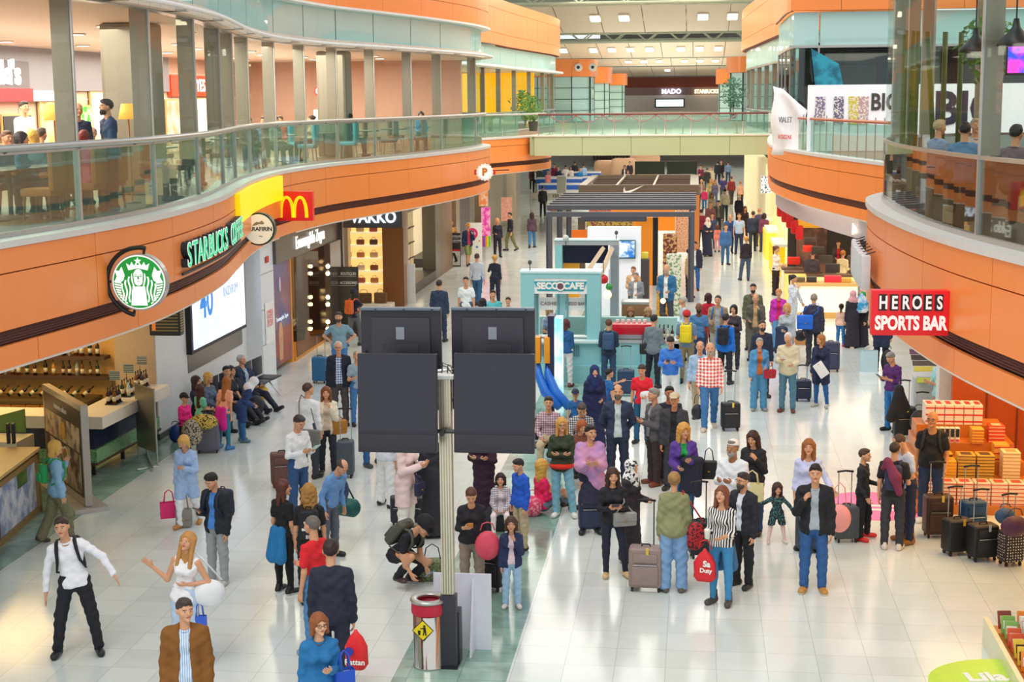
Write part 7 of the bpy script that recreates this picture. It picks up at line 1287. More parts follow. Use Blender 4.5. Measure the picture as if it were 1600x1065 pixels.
def tied(who, label, col, z=.98, nm='tied_jacket'):
    V, Q = _tied; me = fmesh(nm, [(V, Q)]); me.materials[0] = M(col, .8, var=.15, bump=.4); J, sc = root_J[who.name]; o = link(nm, me, None, at(who, (0, 0, z)).tolist(), who.rotation_euler[2]); o.scale = (sc*.86, sc*.95, sc*.9); return tag(o, label, 'jacket')
_tied = f.surf(); tied(p8, 'blue jacket tied around the waist of the woman in black', '#1f77b4')
p9 = pf('dark-haired man in black leather jacket over blue shirt looking at his phone', 342, 912, 733, -22, top='J', tc='#20262e', tc2='#4f8ddb', bc='#9fa3a6', hair='quiff', hc='#15110f', arms=('d', 'p'), hp=26, hy=-8, shoe='#c9c9c6', **N0)
phone(p9, 'dark phone held by the man in black leather jacket', 'R'); backpack('navy backpack on the man in black leather jacket', p9, '#1d2b45')
p10 = pf('blonde woman in light blue embroidered blouse and white trousers carrying bags', 295, 822, 674, -8, sex='f', top='B', tc=('#a9c6f0', 'print', '#a5bde6'), bc='#f1f1f6', hair='bob', hc='#dba857', arms=('p', 'd'), hp=22, legs='wk', shoe='#c08848', **N0)
c, z = in_hand(p10, 'R', .62); handbag('pink paper shopping bag in the hand of the blonde woman in white trousers', (c[0]-.12, c[1]), z+.13, 25, .28, .26, .10, '#f02a78', .2, 'paper', nm='shopping_bag')
handbag('grey leather tote bag carried by the blonde woman in white trousers', (c[0]+.13, c[1]-.04), z, 15, .26, .30, .12, '#8b8780', .28, 'tote')
p11 = pf('woman with yellow-blonde hair and green backpack walking past the food sign', 93, 846, 684, 128, sex='f', top='C', tc='#8db8dc', bc='#7c785a', bot='W', hair='bob', hc='#e2ae55', arms=('m', 'd'), legs='wk', shoe='#4c4438', **N0)
backpack('small green backpack on the woman passing the food sign', p11, '#1f9a55', w=.22, h=.32, d=.12, off=.02)
p12 = ph('bald man in blue shirt bending over a green travel bag', 512, 706, 1.62, 60, top='L', tc='#6c9bd6', bc='#5c6470', hair='ring', hc='#4a423c', arms='gg', lean=22, hp=20, **N0)
handbag('navy jacket bundle hanging from the arm of the bald man in blue', at(p12, (.25, .0, .95))[:2], .78, 40, .30, .42, .2, '#23406a', 0, 'sack', nm='bundled_jacket', cat='jacket')
c = onz(533, 836, .1); handbag('dark green duffel bag held by the bald man in blue shirt', c[:2], .42, -22, .62, .28, .28, '#0f5a55', .18, 'duffel', nm='duffel_bag')
p13 = ph('man in white shirt and jeans reading papers beside a brown suitcase', 463, 646, 1.78, 55, top='L', tc='#eef1f5', bc='#2f5485', hair='short', hc='#3c312c', arms='pp', hp=25, **N0)
phone(p13, 'sheaf of pale blue travel papers in the hands of the man in white shirt', 'L', '#bfe0e4', .12, .2, 'travel_papers', 'papers')
suitcase('brown suitcase standing behind the man reading papers', hpnt(440, 706, .62), 20, .40, .24, .56, '#6b4640', 0)
p14 = ph('balding man in white shirt seen from behind with a grey shoulder bag', 480, 598, 1.76, 165, top='L', tc='#f0f2f6', bc='#39404e', hair='thin', hc='#4a3226', arms='dd', hy=-30)
c = onz(482, 684, .95); handbag('grey messenger bag slung over the man in white shirt from behind', c[:2], .80, -12, .42, .30, .12, '#6e6e6a', strapto=[at(p14, (.12, .1, 1.4)), at(p14, (.13, .0, 1.50)), at(p14, (.05, -.14, 1.35))], nm='messenger_bag')
p15 = pf('brown-haired woman in cream blazer with a tan handbag and hand at chin', 513, 738, 602, 12, sex='f', top='J', tc='#eee3cd', tc2='#d8c3ac', bc='#343744', hair='long', hc='#7c4628', arms=('m', 'd'))
c = at(p15, (.24, -.03, .78)); handbag('tan leather handbag on the arm of the woman in cream blazer', c[:2], c[2], 40, .28, .26, .12, '#b57a2c', strapto=[at(p15, (.2, .0, 1.18)), at(p15, (.2, -.02, 1.18))])
suitcase('dark grey ribbed suitcase beside the woman in cream blazer', onz(541, 745)[:2], 5, .30, .26, .62, '#4a545e', .55, True, False)
p16 = pf('white-haired man in navy jacket over blue checked shirt', 532, 664, 531, 10, top='J', tc='#1c2338', tc2=('#dfe8f6', 'plaid', '#2d5f9e', 1.2), bc='#4a4648', hair='thin', hc='#c9c5c0', arms='dd', fat=.5); glasses(p16)
p17 = ph('dark-haired man in grey-blue t-shirt with hands on hips near the shop window', 529, 487, 1.78, 8, top='T', tc='#7d9fae', bc='#3d78b4', hair='short', hc='#3c2f28', beard='#4a3a30', arms='hh', fat=.9)
suitcase('blue suitcase beside the man with white hair', onz(501, 598)[:2], -8, .36, .25, .58, '#2f6d9a', .5, True, False)
p18 = ph('girl in navy cap with orange backpack seen from behind near the route board', 552, 450, 1.62, 150, sex='f', top='T', tc='#25253f', bc='#62666e', hair='verylong', hc='#2b211d', hat='cap', hatc='#1d2038', arms='kx', legs='wk')
backpack('orange backpack on the girl in navy cap', p18, '#e0692a', w=.28)
p19 = pf('man in grey-blue shirt and jeans half hidden by the left monitors', 560, 664, 546, 35, top='T', tc='#93a9bc', bc='#3f75b0', hair='thin', hc='#9c8f86', arms='pp')
p20 = person('person in blue jeans and dark trainers standing behind the left monitors', onz(579, 728)[:2], 1.74, 60, 'L', '#c7ccd6', bc='#2a5f9c', shoe='#3a4a48', legs='cp')
p21 = pf('woman in pale pink coat and white trousers holding a phone below the monitors', 636, 848, 660, 75, sex='f', top='B', tc='#efd4d4', bc='#f0ede6', hair='long', hc='#3a2620', arms='pp', hp=20, shoe='#d8d0c6', **N0)
c = at(p21, (-.02, -.22, .72)); handbag('small navy crossbody bag on the woman in pale pink coat', c[:2], c[2], 70, .22, .22, .08, '#20294a', strapto=[at(p21, (.08, -.1, 1.2)), at(p21, (.13, .02, 1.46)), at(p21, (.05, .12, 1.2))])
p21b = person('person in white trousers with a leopard print bag under the left monitors', onz(605, 792)[:2], 1.62, 150, 'L', '#d9e1ea', bc='#eceff2', sex='f', hair='long', legs='cp', bot='W')
handbag('large leopard print bag beside the woman in pale pink coat', onz(608, 757)[:2], .05, 30, .40, .46, .26, '#d9c268', .1, 'sack', pat=('print', '#2c2218', 1.3))
p22 = person('person in long black robe standing behind the monitor pole', onz(678, 838)[:2], 1.68, -160, 'A', '#2c2c36', sex='f', hair='hijab', hc='#2c2c36', arms='ff', big=1.)
for i, (x, y, f_, w, l) in enumerate(((625, 812, 12, .30, 'leftmost'), (652, 812, -8, .3, 'middle'), (672, 815, -22, .34, 'rightmost'))): suitcase('small dark suitcase behind the squatting man, %s of three' % l, onz(x, y+8)[:2], f_, w, .22, .42, '#262a34', 0)
handbag('dark navy bag full of clothes behind the woman in pale pink coat', onz(660, 772)[:2], .12, 20, .5, .42, .3, '#222b40', .1, 'sack')
p23 = person('woman in maroon robe with folded hands beside the monitor pole', onz(757, 818)[:2], 1.72, -20, 'A', '#33172e', sex='f', hair='hijab', hc='#4a2440', arms='ff', fat=.5)
p24 = pf('man in black cap squatting on the floor with a phone and grey backpack', 622, 913, 790, 62, top='T', tc='#1b1d26', bc='#1c1d26', hair='short', hat='cap', hatc='#191b22', arms='ss', legs='sq', lean=42, hp=8, shoe='#4a3436', sole='#c9c9c9', **N0)
p24.scale = (.98,)*3; root_J[p24.name] = (root_J[p24.name][0], .98); backpack('olive grey backpack on the squatting man', p24, '#55564c', w=.30, h=.44); phone(p24, 'phone with lit screen held by the squatting man', 'L', '#7fb6ea')
handbag('olive woven handbag on the floor by the monitor pole', onz(676, 905)[:2], .0, 10, .42, .30, .2, '#8d9468', .22, 'bag', pat=('print', '#5a6340', 2), strapc='#23231f')
p25 = ph('short-haired woman in black blouse holding an orange ticket', 736, 758, 1.60, 8, sex='f', top='X', tc='#23202a', bc='#988579', hair='short', hc='#5a3228', arms=('d', 'p'), hp=28, fat=.8, **N0)
phone(p25, 'orange boarding ticket in the hand of the woman in black blouse', 'R', '#f0953a', .07, .19, 'ticket', 'ticket')
suitcase('black suitcase with a red stripe behind the white panel', onz(768, 920)[:2], -20, .38, .26, .60, '#241d26', .0)
c = onz(762, 862, .75); handbag('pink cloth bag resting on the suitcase with a red stripe', c[:2], .66, 10, .34, .40, .22, '#e8506a', .1, 'sack')
p26 = pf('little curly-haired girl in navy denim jacket touching her mouth', 800, 948, 808, 5, sex='f', top='J', tc='#27355c', tc2='#f0d5e0', bc='#a6c9e8', hair='bob', hc='#4a3226', arms=('m', 'd'), shoe='#e8dede', **N0)
p27 = person('little girl with dark bob sitting in plaid jacket and white tights', hpnt(782, 737, .95), 1.22, 5, 'J', ('#5f5a78', 'plaid', '#e8e0e6', 1.6), '#d8ccd2', 'G', '#f0e4e4', 'bob', '#2a1716', 'f', arms='ll', legs='si', shoe='#d8d0d4', z=-.02)
b = MB(); q = p27.location; b.rbox((0, 0, .0), (.5, .34, .34), M('#2b2d36', .6, bump=.2), .05); o = b.build('travel_bag', loc=(q[0], q[1]+.12, .17), auto=True); tag(o, 'dark travel bag the little girl in plaid jacket sits on', 'bag')
p28 = ph('boy in bright blue hooded coat with dark hair', 813, 716, 1.42, -50, top='C', tc='#1c58c8', bc='#b9a78a', hair='short', hc='#1b1a20', arms='dd', hp=15, **N0)
p29 = person('curly blonde woman in hot pink sweater sitting on the floor', onz(846, 800)[:2], 1.62, 125, 'L', '#ec1f62', None, 'P', '#6c8090', 'curly', '#d9a84a', 'f', 'kk', 'fl')
handbag('pink patterned rucksack on the floor beside the seated blonde woman', onz(832, 806)[:2], .0, 10, .32, .36, .22, '#e8456c', .08, 'sack', pat=('print', '#f4a0b0', 1.2))
p30 = pf('blonde woman in dark green jacket with folded arms and red hem over jeans', 878, 806, 650, 2, sex='f', top='C', tc='#33402e', bc='#7db4cc', hair='long', hc='#cf9c4e', arms='ff', shoe='#ecebe6', hy=12, legs='cp', **N0); glasses(p30)
b = MB(); b.tube([tuple(np.array([.155*math.cos(a), .125*math.sin(a), 0])) for a in np.linspace(0, 2*PI, 21)], .05, M('#e3301e', .8, bump=.4), 8, False); q = at(p30, (0, 0, .90)); o = b.build('tied_sweater', loc=q.tolist(), smooth=True); o.scale = (1, 1, .9); tag(o, 'red sweater tied round the hips of the blonde woman with folded arms', 'sweater')
p31 = pf('short dark-haired woman wrapped in a lilac shawl', 922, 832, 661, 10, sex='f', top='H', tc=('#b48ac6', 'soft', '#d89ab8'), tc2='#23203a', bc='#2c2c46', bot='S', hair='short', hc='#1f1616', arms=('p', 'p'), hy=25, **N0)
p32 = pf('woman in black sweater with a grey crossbody bag reading a passport', 957, 900, 728, 12, sex='f', top='L', tc='#1e1f28', bc='#222839', bot='G', hair='wavy', hc='#3c211b', arms='pp', hp=4, legs='cp', shoe='#d9b98c', **N0)
c = at(p32, (.17, -.12, .83)); handbag('grey leather crossbody bag on the woman in black sweater', c[:2], c[2], 20, .34, .20, .08, '#a09f9c', strapto=[at(p32, (.17, -.08, 1.2)), at(p32, (.13, .02, 1.47)), at(p32, (.14, .1, 1.2))])
phone(p32, 'open passport in the hands of the woman in black sweater', 'R', '#40304a', .1, .14, 'passport', 'passport')
p33 = pf('woman in black and white headscarf and long dark coat', 985, 876, 716, 60, sex='f', top='A', tc='#2b2630', hair='hijab', hc=('#f0f0f0', 'print', '#20202a', .9), arms='kd')
suitcase('navy suitcase with yellow wheels behind the woman in black sweater', onz(922, 830)[:2], 10, .36, .25, .55, '#24304e', .5, tagc='#e8c020')
p34 = pf('bald man in navy suit over pale shirt standing with hands behind him', 965, 762, 598, 4, top='J', tc='#2b3a56', tc2='#c6d3d6', bc='#25304a', hair='ring', hc='#40342e', arms='bb', beard='#6a5a50', **N0)
p35 = ph('woman in deep blue headscarf and navy robe beside the stroller banners', 929, 571, 1.66, 10, sex='f', top='A', tc='#1a2350', hair='hijab', hc='#1b2c66', arms='kd', skin='#e0b090')
p36 = ph('small boy in blue t-shirt in front of the woman in deep blue headscarf', 951, 578, 1.22, 120, top='T', tc='#1f66b0', bc='#274a80', hair='short', hc='#17120f', arms='rd')
p37 = pf('man in bright red polo shirt holding a white and navy jacket', 1003, 692, 566, -12, top='T', tc='#e81f36', bc='#235f86', hair='short', hc='#3c2f2a', arms='kd', hp=18)
folded(p37, 'white and navy striped jacket over the arm of the man in red polo', 'L', '#dfe4ea')
p38 = pf('grey-haired man in grey suit turned sideways with clasped hands', 1022, 757, 604, -62, top='J', tc='#5d5a5e', tc2='#8d96a4', bc='#3d2d31', hair='short', hc='#8d8a88', arms='pp', shoe='#7a3a26', fat=.5, **N0)
p39 = ph('moustached man in pale flat cap and dark grey suit', 1054, 614, 1.72, -8, top='J', tc='#3a3a42', tc2='#191a24', bc='#35363e', hair='thin', hc='#6b6460', hat='flatcap', hatc='#d2c0a0', arms='dd', skin='#c98c66')
p40 = ph('black-haired man peeking out behind the man in flat cap', 1046, 603, 1.74, 10, top='L', tc='#2a2c3c', bc='#26262e', hair='short', hc='#131013', arms='dd', skin='#b87c58')
p41 = ph('curly red-blonde woman in purple cardigan over green top', 1068, 662, 1.68, 8, sex='f', top='J', tc='#5a3a96', tc2='#1f9c48', bc='#2e74a4', hair='curly', hc='#d39a48', arms='pk', hy=12, **N0)
folded(p41, 'dark blue puffer coat over the arm of the curly red-blonde woman', 'L', '#23263a', drop=.6, w=.4)
c = at(p41, (.42, .0, .80)); handbag('black handbag behind the coat of the curly red-blonde woman', c[:2], c[2], 0, .26, .30, .12, '#1c1a1e', .2)
p42 = pf('woman in olive jacket and flared jeans seen from behind', 1052, 924, 735, 184, sex='f', top='C', tc='#8f9168', bc='#7ba2cc', bot='W', hair='bun', hc='#a07a48', arms=('d', 'g'), shoe='#5f564c', **N0)
suitcase('taupe suitcase with long black handle held by the woman in olive jacket', onz(1009, 921)[:2], -3, .46, .27, .56, '#94807a', .62, hcol='#222226', tagc='#d8b83a')
c = at(p42, (-.30, -.02, .62)); handbag('red embroidered shoulder bag of the woman in olive jacket', c[:2], c[2], 10, .30, .40, .12, '#c2222c', 0, 'sack', pat=('print', '#2c1a22', 1.6), strapto=[at(p42, (-.12, .05, 1.46)), at(p42, (-.12, -.02, 1.46))])
suitcase('black suitcase between the olive jacket woman and the striped shirt woman', onz(1094, 870)[:2], 12, .34, .26, .50, '#1b1c24', .55, hcol='#1b1c20')
p43 = pf('woman in black and white striped shirt and blue jeans holding a cup', 1126, 943, 757, -22, sex='f', top='X', tc=('#17181f', 'stripe', '#f2f0ee', 1.), bc='#3f8cc0', bot='G', hair='long', hc='#7c4428', arms=('k', 'k'), hp=-8, shoe='#4a4644', sk='boot', **N0)
tied(p43, 'denim shirt tied at the waist of the woman in striped shirt', '#44719c', .93)
c = onz(1101, 900, .42); bg = handbag('red and white duty free plastic bag held by the woman in striped shirt', c[:2], .36, -12, .30, .44, .14, '#d8202c', .12, 'plastic', nm='shopping_bag')
text('Duty', .08, MT(.03, -.078, .16, 0, 0, PI/2), WHITE, .004, .003, parent=bg); text('Sa', .11, MT(.04, -.078, .25, 0, 0, PI/2), WHITE, .004, .004, parent=bg)
q = jt(p43, 'wrR'); b = MB(); b.lathe([(.03, 0), (.04, .11), (.043, .115), (.03, .13), (0, .13)], m=WHITE, n=14); o = b.build('paper_cup', loc=(q[0]+.0, q[1]-.12, q[2]), smooth=True); tag(o, 'white paper cup in the hand of the woman in striped shirt', 'cup')
p44 = pf('dark-haired man with glasses in black suit holding papers', 1160, 916, 735, -42, top='J', tc='#23242e', tc2='#dfe6f2', bc='#1d1d24', hair='short', hc='#2e2a28', arms=('d', 'p'), hy=-8, beard='#4c4440', fat=.3, **N0); glasses(p44)
phone(p44, 'folded newspaper in the hand of the man in black suit', 'R', '#d9d2d0', .14, .24, 'newspaper', 'newspaper')
p45 = ph('bearded man in white robe and white skullcap', 1146, 687, 1.76, -28, top='A', tc='#e9edf3', hair='short', hc='#7c7470', hat='kufi', hatc='#f0efe8', beard='#a09a94', arms='pp', skin='#b07a56', **N0)
p46 = ph('dark-haired woman in black jacket with a cream shopping bag', 1178, 672, 1.66, -24, sex='f', top='C', tc='#22222a', bc='#2c4a74', hair='wavy', hc='#3a1f1c', arms='ck', hp=14)
c = at(p46, (.12, -.34, .62)); handbag('cream paper shopping bag on the arm of the dark-haired woman in black jacket', c[:2], c[2], -10, .34, .30, .12, '#e6dfa8', .2, 'paper', nm='shopping_bag')
p47 = pf('bald man in red and white checked shirt pulling a black suitcase', 1108, 671, 531, 2, top='L', tc=('#e2382c', 'plaid', '#ffffff', .9), bc='#3f78b4', hair='bald', arms=('g', 'd'), legs='wk', fat=1., shoe='#d8c6b4', beard='#b0a090', **N0)
suitcase('black suitcase pulled by the bald man in red checked shirt', onz(1141, 672)[:2], 8, .38, .25, .52, '#1f2028', .62, tagc='#e8c83c')
c, z = in_hand(p47, 'R', .52); handbag('black shoulder bag in the hand of the bald man in checked shirt', c, z, 0, .26, .32, .16, '#22242e', .2, 'sack')
p48 = ph('bald man in light blue shirt walking behind the red checked shirt', 1094, 531, 1.74, -5, top='L', tc='#a4c6e8', bc='#bfae92', hair='ring', hc='#8a7a70', arms='dd', legs='wk2')
p49 = ph('dark-haired man in blue shirt and white trousers looking at his phone', 1048, 523, 1.74, -2, top='L', tc='#3f80dc', bc='#eef0f2', hair='short', hc='#16120f', arms='pp', hp=32, fat=.6)
phone(p49, 'black phone held by the man in blue shirt and white trousers', 'R')
p50 = pf('curly-haired toddler in dark printed dress stretching both arms', 1213, 848, 757, 10, sex='f', top='B', tc=('#1c2a34', 'print', '#4a7a7a'), bc='#f2d2d0', bot='G', hair='curly', hc='#3c2420', arms=(((.6, .4, -.6), (.3, .4, -.5)), ((.9, .2, -.4), (1, .3, -.1))), hands='oo', shoe='#e0d4cc', legs='wd')
p51 = pf('young man in black leather jacket over grey t-shirt and blue jeans', 1270, 924, 722, -4, top='J', tc='#1b1c22', tc2='#aab2bb', bc='#2c5a94', hair='quiff', hc='#231b18', arms=('d', 'c'), shoe='#c08a3c', sole='#e8e0d0', **N0)
suitcase('dark suitcase behind the young man in black leather jacket', onz(1262, 862)[:2], 15, .34, .24, .48, '#2a3346', .3)
p52 = ph('long brown-haired woman in lilac blouse carrying a pink bag', 1264, 686, 1.70, -6, sex='f', top='X', tc='#c6cdf0', bc='#c6cdf0', bot='S', hair='verylong', hc='#9a5a2c', arms=(((.45, .1, -.85), (.35, .6, -.4)), 'd'), **N0)
c = onz(1311, 822, .55); handbag('round pink bag beside the woman in lilac blouse', c[:2], .48, 0, .34, .42, .2, '#f09a96', .3, 'sack')
p53 = pf('boy in black sweatshirt with red trainers holding a suitcase handle', 1346, 843, 699, 68, top='L', tc='#22262e', bc='#1b1c22', hair='short', hc='#46301f', arms='kg', shoe='#e02c2c', legs='cp', **N0)
suitcase('dark grey ribbed suitcase held by the boy with red trainers', onz(1321, 845)[:2], 10, .36, .27, .50, '#4a4d52', .50, True, False)
p54 = pf('boy in black t-shirt with maroon jacket on his navy backpack', 1393, 858, 688, 170, top='T', tc='#1e2026', bc='#33363c', hair='buzz', hc='#3a2a20', arms='dp', shoe='#d9ccc0', hy=-15, **N0)
backpack('navy backpack of the boy in black t-shirt', p54, '#2c3454', w=.26, h=.40)
f = Field((-.2, -.15, -.55), (.25, .2, .15), .018); f.cap((.1, 0, .02), (-.02, .06, -.2), .06, .08, .05).cap((-.02, .06, -.2), (-.08, .08, -.42), .08, .05, .05).cap((.1, 0, .02), (.16, -.08, -.1), .05, .04, .04)
V, Q = f.surf(); me = fmesh('maroon_jacket', [(V, Q)]); me.materials[0] = M('#7c2c4c', .8, bump=.4); q = at(p54, (-.02, .30, 1.46)); tag(link('maroon_jacket', me, None, q.tolist(), p54.rotation_euler[2]), 'maroon jacket draped over the navy backpack', 'jacket')
p55 = ph('balding man in light blue shirt bending towards the boy in black t-shirt', 1421, 674, 1.74, -70, top='T', tc='#c9d3ea', bc='#262f4c', hair='thin', hc='#4a3426', arms='kp', lean=8, hp=30, sk='boot', shoe='#9a6428')
p56 = pf('big bald man in black polo shirt leaning on a brown suitcase', 1452, 815, 640, -14, top='T', tc='#16171d', bc='#24385c', hair='bald', arms=('g', 'd'), fat=1.2, shoe='#eeeeee', skin='#d08a5c', hy=-10, **N0); glasses(p56)
backpack('black backpack straps on the big bald man in black polo', p56, '#26262a')
suitcase('brown suitcase under the hand of the big bald man', onz(1464, 838)[:2], 8, .42, .27, .60, '#452a20', .48, tagc='#e6c648')
suitcase('black cabin suitcase, leftmost of the row before the sweet stall', onz(1494, 865)[:2], 22, .40, .26, .48, '#191a1e', .45, pocket=False, tagc='#d8a23a')
suitcase('blue suitcase behind the black cabin suitcases at the sweet stall', onz(1518, 845)[:2], 15, .36, .26, .58, '#1c4670', .50)
suitcase('black suitcase, second in the row before the sweet stall', onz(1534, 874)[:2], 18, .40, .27, .48, '#1a191d', .48, tagc='#b8b8b8')
suitcase('brown suitcase with white dots at the end of the row', onz(1578, 882)[:2], 22, .32, .24, .46, '#33211c', .50, pocket=False, pat=('dots', '#ffffff', 1.2))
c = onz(1585, 830, .6); handbag('purple rucksack lying on the suitcases at the end of the row', c[:2], .54, 20, .42, .30, .26, '#4e2242', .1, 'sack'); c = onz(1575, 815, .7); handbag('blue cloth bag on the suitcases at the end of the row', (c[0], c[1]+.22), .62, 20, .30, .24, .22, '#2f4f78', .05, 'sack')
p57 = pf('grey-haired man in purple sweater looking at his phone', 1392, 673, 546, -50, top='X', tc='#562670', bc='#2b74b4', hair='short', hc='#8b8683', arms='pp', hp=32, legs='cp', shoe='#17171b'); phone(p57, 'phone in the hands of the man in purple sweater', 'R')
suitcase('black suitcase with a dark coat hung on its handle', onz(1412, 683)[:2], 5, .42, .27, .56, '#1b1c20', .5, tagc='#e2c84a')
f = Field((-.3, -.2, -.8), (.3, .25, .15), .022); f.cap((0, 0, .02), (-.14, 0, -.55), .06, .10, .04).cap((0, 0, .02), (.14, .05, -.35), .06, .09, .04).cap((0, 0, 0), (0, .02, -.4), .08, .12, .06); V, Q = f.surf(); me = fmesh('coat', [(V, Q)]); me.materials[0] = M('#1d1e24', .8, bump=.4)
c = onz(1405, 606, 1.15); tag(link('coat', me, None, (c[0], c[1], 1.12)), 'dark coat hung over a suitcase handle beside the man in purple sweater', 'coat')
suitcase('grey suitcase with a black backpack on it by the magazine stand', onz(1440, 690)[:2], 0, .36, .26, .50, '#4b4f50', .4); c = onz(1436, 655, .8); handbag('black backpack resting on the grey suitcase by the magazine stand', c[:2], .58, 0, .34, .42, .22, '#1c1d23', .08, 'sack', nm='backpack')
p58 = person('man in light teal shirt standing at the magazine stand', onz(1467, 690)[:2], 1.80, -60, 'X', '#a6dce4', None, 'P', '#c9ab86', 'short', '#5a4638', arms='pp')
p59 = pf('grey-haired woman in denim jacket and jeans with a red bag', 1185, 641, 526, 6, sex='f', top='J', tc='#4f93c8', tc2='#c2682c', bc='#4f90bc', bot='W', hair='short', hc='#a9a6a0', arms='kd', shoe='#8a8f94')
c = at(p59, (.22, -.2, .80)); handbag('red leather handbag of the grey-haired woman in denim', c[:2], c[2], 20, .26, .20, .1, '#b81f38', .15)
p60 = pf('white-haired man in cream jacket reading a paper', 1230, 643, 516, -14, top='C', tc='#d9cfb0', bc='#527c94', hair='thin', hc='#d6d2cc', arms='kp', hp=24, shoe='#6a3a2c', fat=.6)
phone(p60, 'white leaflet in the hand of the man in cream jacket', 'R', '#eeece6', .1, .18, 'leaflet', 'leaflet'); suitcase('small navy suitcase beside the man in cream jacket', onz(1254, 626)[:2], 5, .36, .25, .42, '#232a44', .3)
p61 = pf('blonde-brown woman in navy cardigan and jeans with a white paper roll', 1281, 635, 521, -28, sex='f', top='JL', tc='#222b4e', tc2='#1d2340', bc='#245a9a', bot='G', hair='bob', hc='#a86c34', arms='kd', legs='cp', hy=-25, shoe='#b9b5a8')
q = jt(p61, 'wrL'); b = MB(); b.rbox((0, 0, 0), (.22, .04, .34), M('#f0f0ee', .6), .01); o = b.build('paper_folder', loc=(q[0], q[1]-.05, q[2]-.1), auto=True); o.rotation_euler = (0, -.6, .2); tag(o, 'white folder under the arm of the woman in navy cardigan', 'folder')
suitcase('tall navy suitcase behind the woman in navy cardigan', onz(1297, 580)[:2], 0, .44, .28, .68, '#3a3d58', 0)
p62 = ph('bearded man in navy jacket behind the grey-haired woman in denim', 1191, 500, 1.78, 14, top='C', tc='#252c44', bc='#2b2d3a', hair='buzz', hc='#2b211c', beard='#3a2c26', arms='dd', fat=.5)
p63 = ph('broad man in dark navy jacket walking away with a blue shoulder bag', 1272, 457, 1.84, 176, top='C', tc='#383950', bc='#2b2c3a', hair='buzz', hc='#9a8a80', arms='dd', fat=1., legs='wk')
c = at(p63, (.2, .16, .98)); handbag('bright blue shoulder bag of the broad man in navy', c[:2], c[2]-.12, 0, .40, .36, .16, '#1f6fe0', strapto=[at(p63, (.1, .1, 1.45)), at(p63, (-.12, .06, 1.47)), at(p63, (-.1, .17, 1.3))])
handbag('brown paper carrier bag beside the broad man in navy', onz(1251, 538)[:2], .0, 0, .30, .36, .14, '#c98a4a', .1, 'paper')
handbag('black bag above the brown carrier bag beside the broad man', onz(1251, 520, .7)[:2], .5, 0, .32, .30, .16, '#26222c', .1, 'sack')
p64 = ph('blonde woman in light grey sweater carrying a navy coat', 1230, 474, 1.68, 0, sex='f', top='L', tc='#b3bcc6', bc='#b3bcc6', hair='bob', hc='#cf9a56', arms='dk', hy=-18); folded(p64, 'navy coat over the arm of the blonde woman in grey sweater', 'R', '#2a3452')
p65 = ph('blonde woman in magenta jacket and jeans', 1217, 450, 1.68, 0, sex='f', top='J', tc='#c832b4', tc2='#d01c5c', bc='#5b93c2', hair='pony', hc='#c88a50', arms='dd', legs='wk')
p66 = ph('black-haired woman in white patterned blouse with her hand at her chest', 1239, 429, 1.72, 60, sex='f', top='B', tc=('#dfe6f0', 'print', '#b3bccb', 2), bc='#dfe3ec', hair='pony', hc='#181418', arms=('o', 'm'))
p67 = ph('bald man in grey suit drinking in front of the bearded man', 1181, 459, 1.74, -6, top='J', tc='#5c5850', tc2='#c8a878', bc='#6e6a60', hair='ring', hc='#8d8782', arms=('m', 'k'))
p68 = ph('bearded man in olive suit behind the drinking man', 1177, 443, 1.80, -4, top='J', tc='#5f6048', tc2='#4a4a40', bc='#5c5a4a', hair='short', hc='#2c1f1a', beard='#2c1f1a', arms='dd')
p69 = pf('girl with a dark ponytail in pale pink top and jeans', 1313, 541, 475, 165, sex='f', top='L', tc='#ecc0aa', bc='#2c74b4', hair='pony', hc='#2c1a1c', arms='dd', shoe='#e04a8c')
p70 = pf('woman in pink headscarf and black abaya with a blue bag', 1331, 543, 453, 190, sex='f', top='A', tc='#2b2432', hair='hijab', hc='#e2a3ac', arms='dk')
p71 = pf('woman in green headscarf beside the woman in pink headscarf', 1347, 541, 455, -60, sex='f', top='A', tc='#2a2230', hair='hijab', hc='#2f9a54', arms='dm')
c = at(p70, (-.26, -.0, .95)); handbag('light blue balloon-shaped bag between the two women in headscarves', c[:2], .95, 0, .36, .52, .22, '#2aa0dc', 0, 'plastic', pat=('soft', '#f0f4fa', 2))
p72 = person('person in long navy coat behind the red sports bar sign', onz(1376, 578)[:2], 1.76, 150, 'B', '#232a48', None, 'P', '#2c2c48', 'short', arms='dd')
handbag('pale blue paper bag with yellow print beside the person in navy coat', onz(1357, 580)[:2], .0, 0, .42, .52, .16, '#b9d2da', .1, 'paper'); handbag('black backpack standing on the floor near the sports bar sign', onz(1386, 580)[:2], .0, 0, .32, .58, .22, '#1c1c20', .06, 'sack', nm='backpack')
p73 = ph('woman with dark red bob in a long red coat by the café', 1107, 458, 1.66, 200, sex='f', top='B', tc='#c01c34', bc='#7a2030', hair='bob', hc='#3c1218', arms='dd')
p74 = ph('man in tan vest and grey t-shirt with blue backpack straps', 1122, 461, 1.80, -10, top='J', tc='#a08a6a', tc2='#a3a8ae', bc='#b9b6aa', hair='buzz', hc='#3a2c28', arms='dk', fat=.7); backpack('blue backpack of the man in tan vest', p74, '#2a6fc0', w=.26)
p75 = ph('dark-haired person in bright blue jacket with a black backpack', 1134, 490, 1.70, 160, top='C', tc='#1c74d8', bc='#23262e', hair='short', hc='#23161c', arms='dd', sex='f'); backpack('black backpack on the person in bright blue jacket', p75, '#1c1e2a', w=.26)
p76 = ph('man in red cap and grey-blue shirt with a yellow backpack', 1073, 485, 1.76, 175, top='T', tc='#6f86a8', bc='#8f8064', hair='short', hat='cap', hatc='#c22a2c', arms='kk', hy=20); backpack('yellow backpack on the man in red cap', p76, '#e8d21c', w=.28)
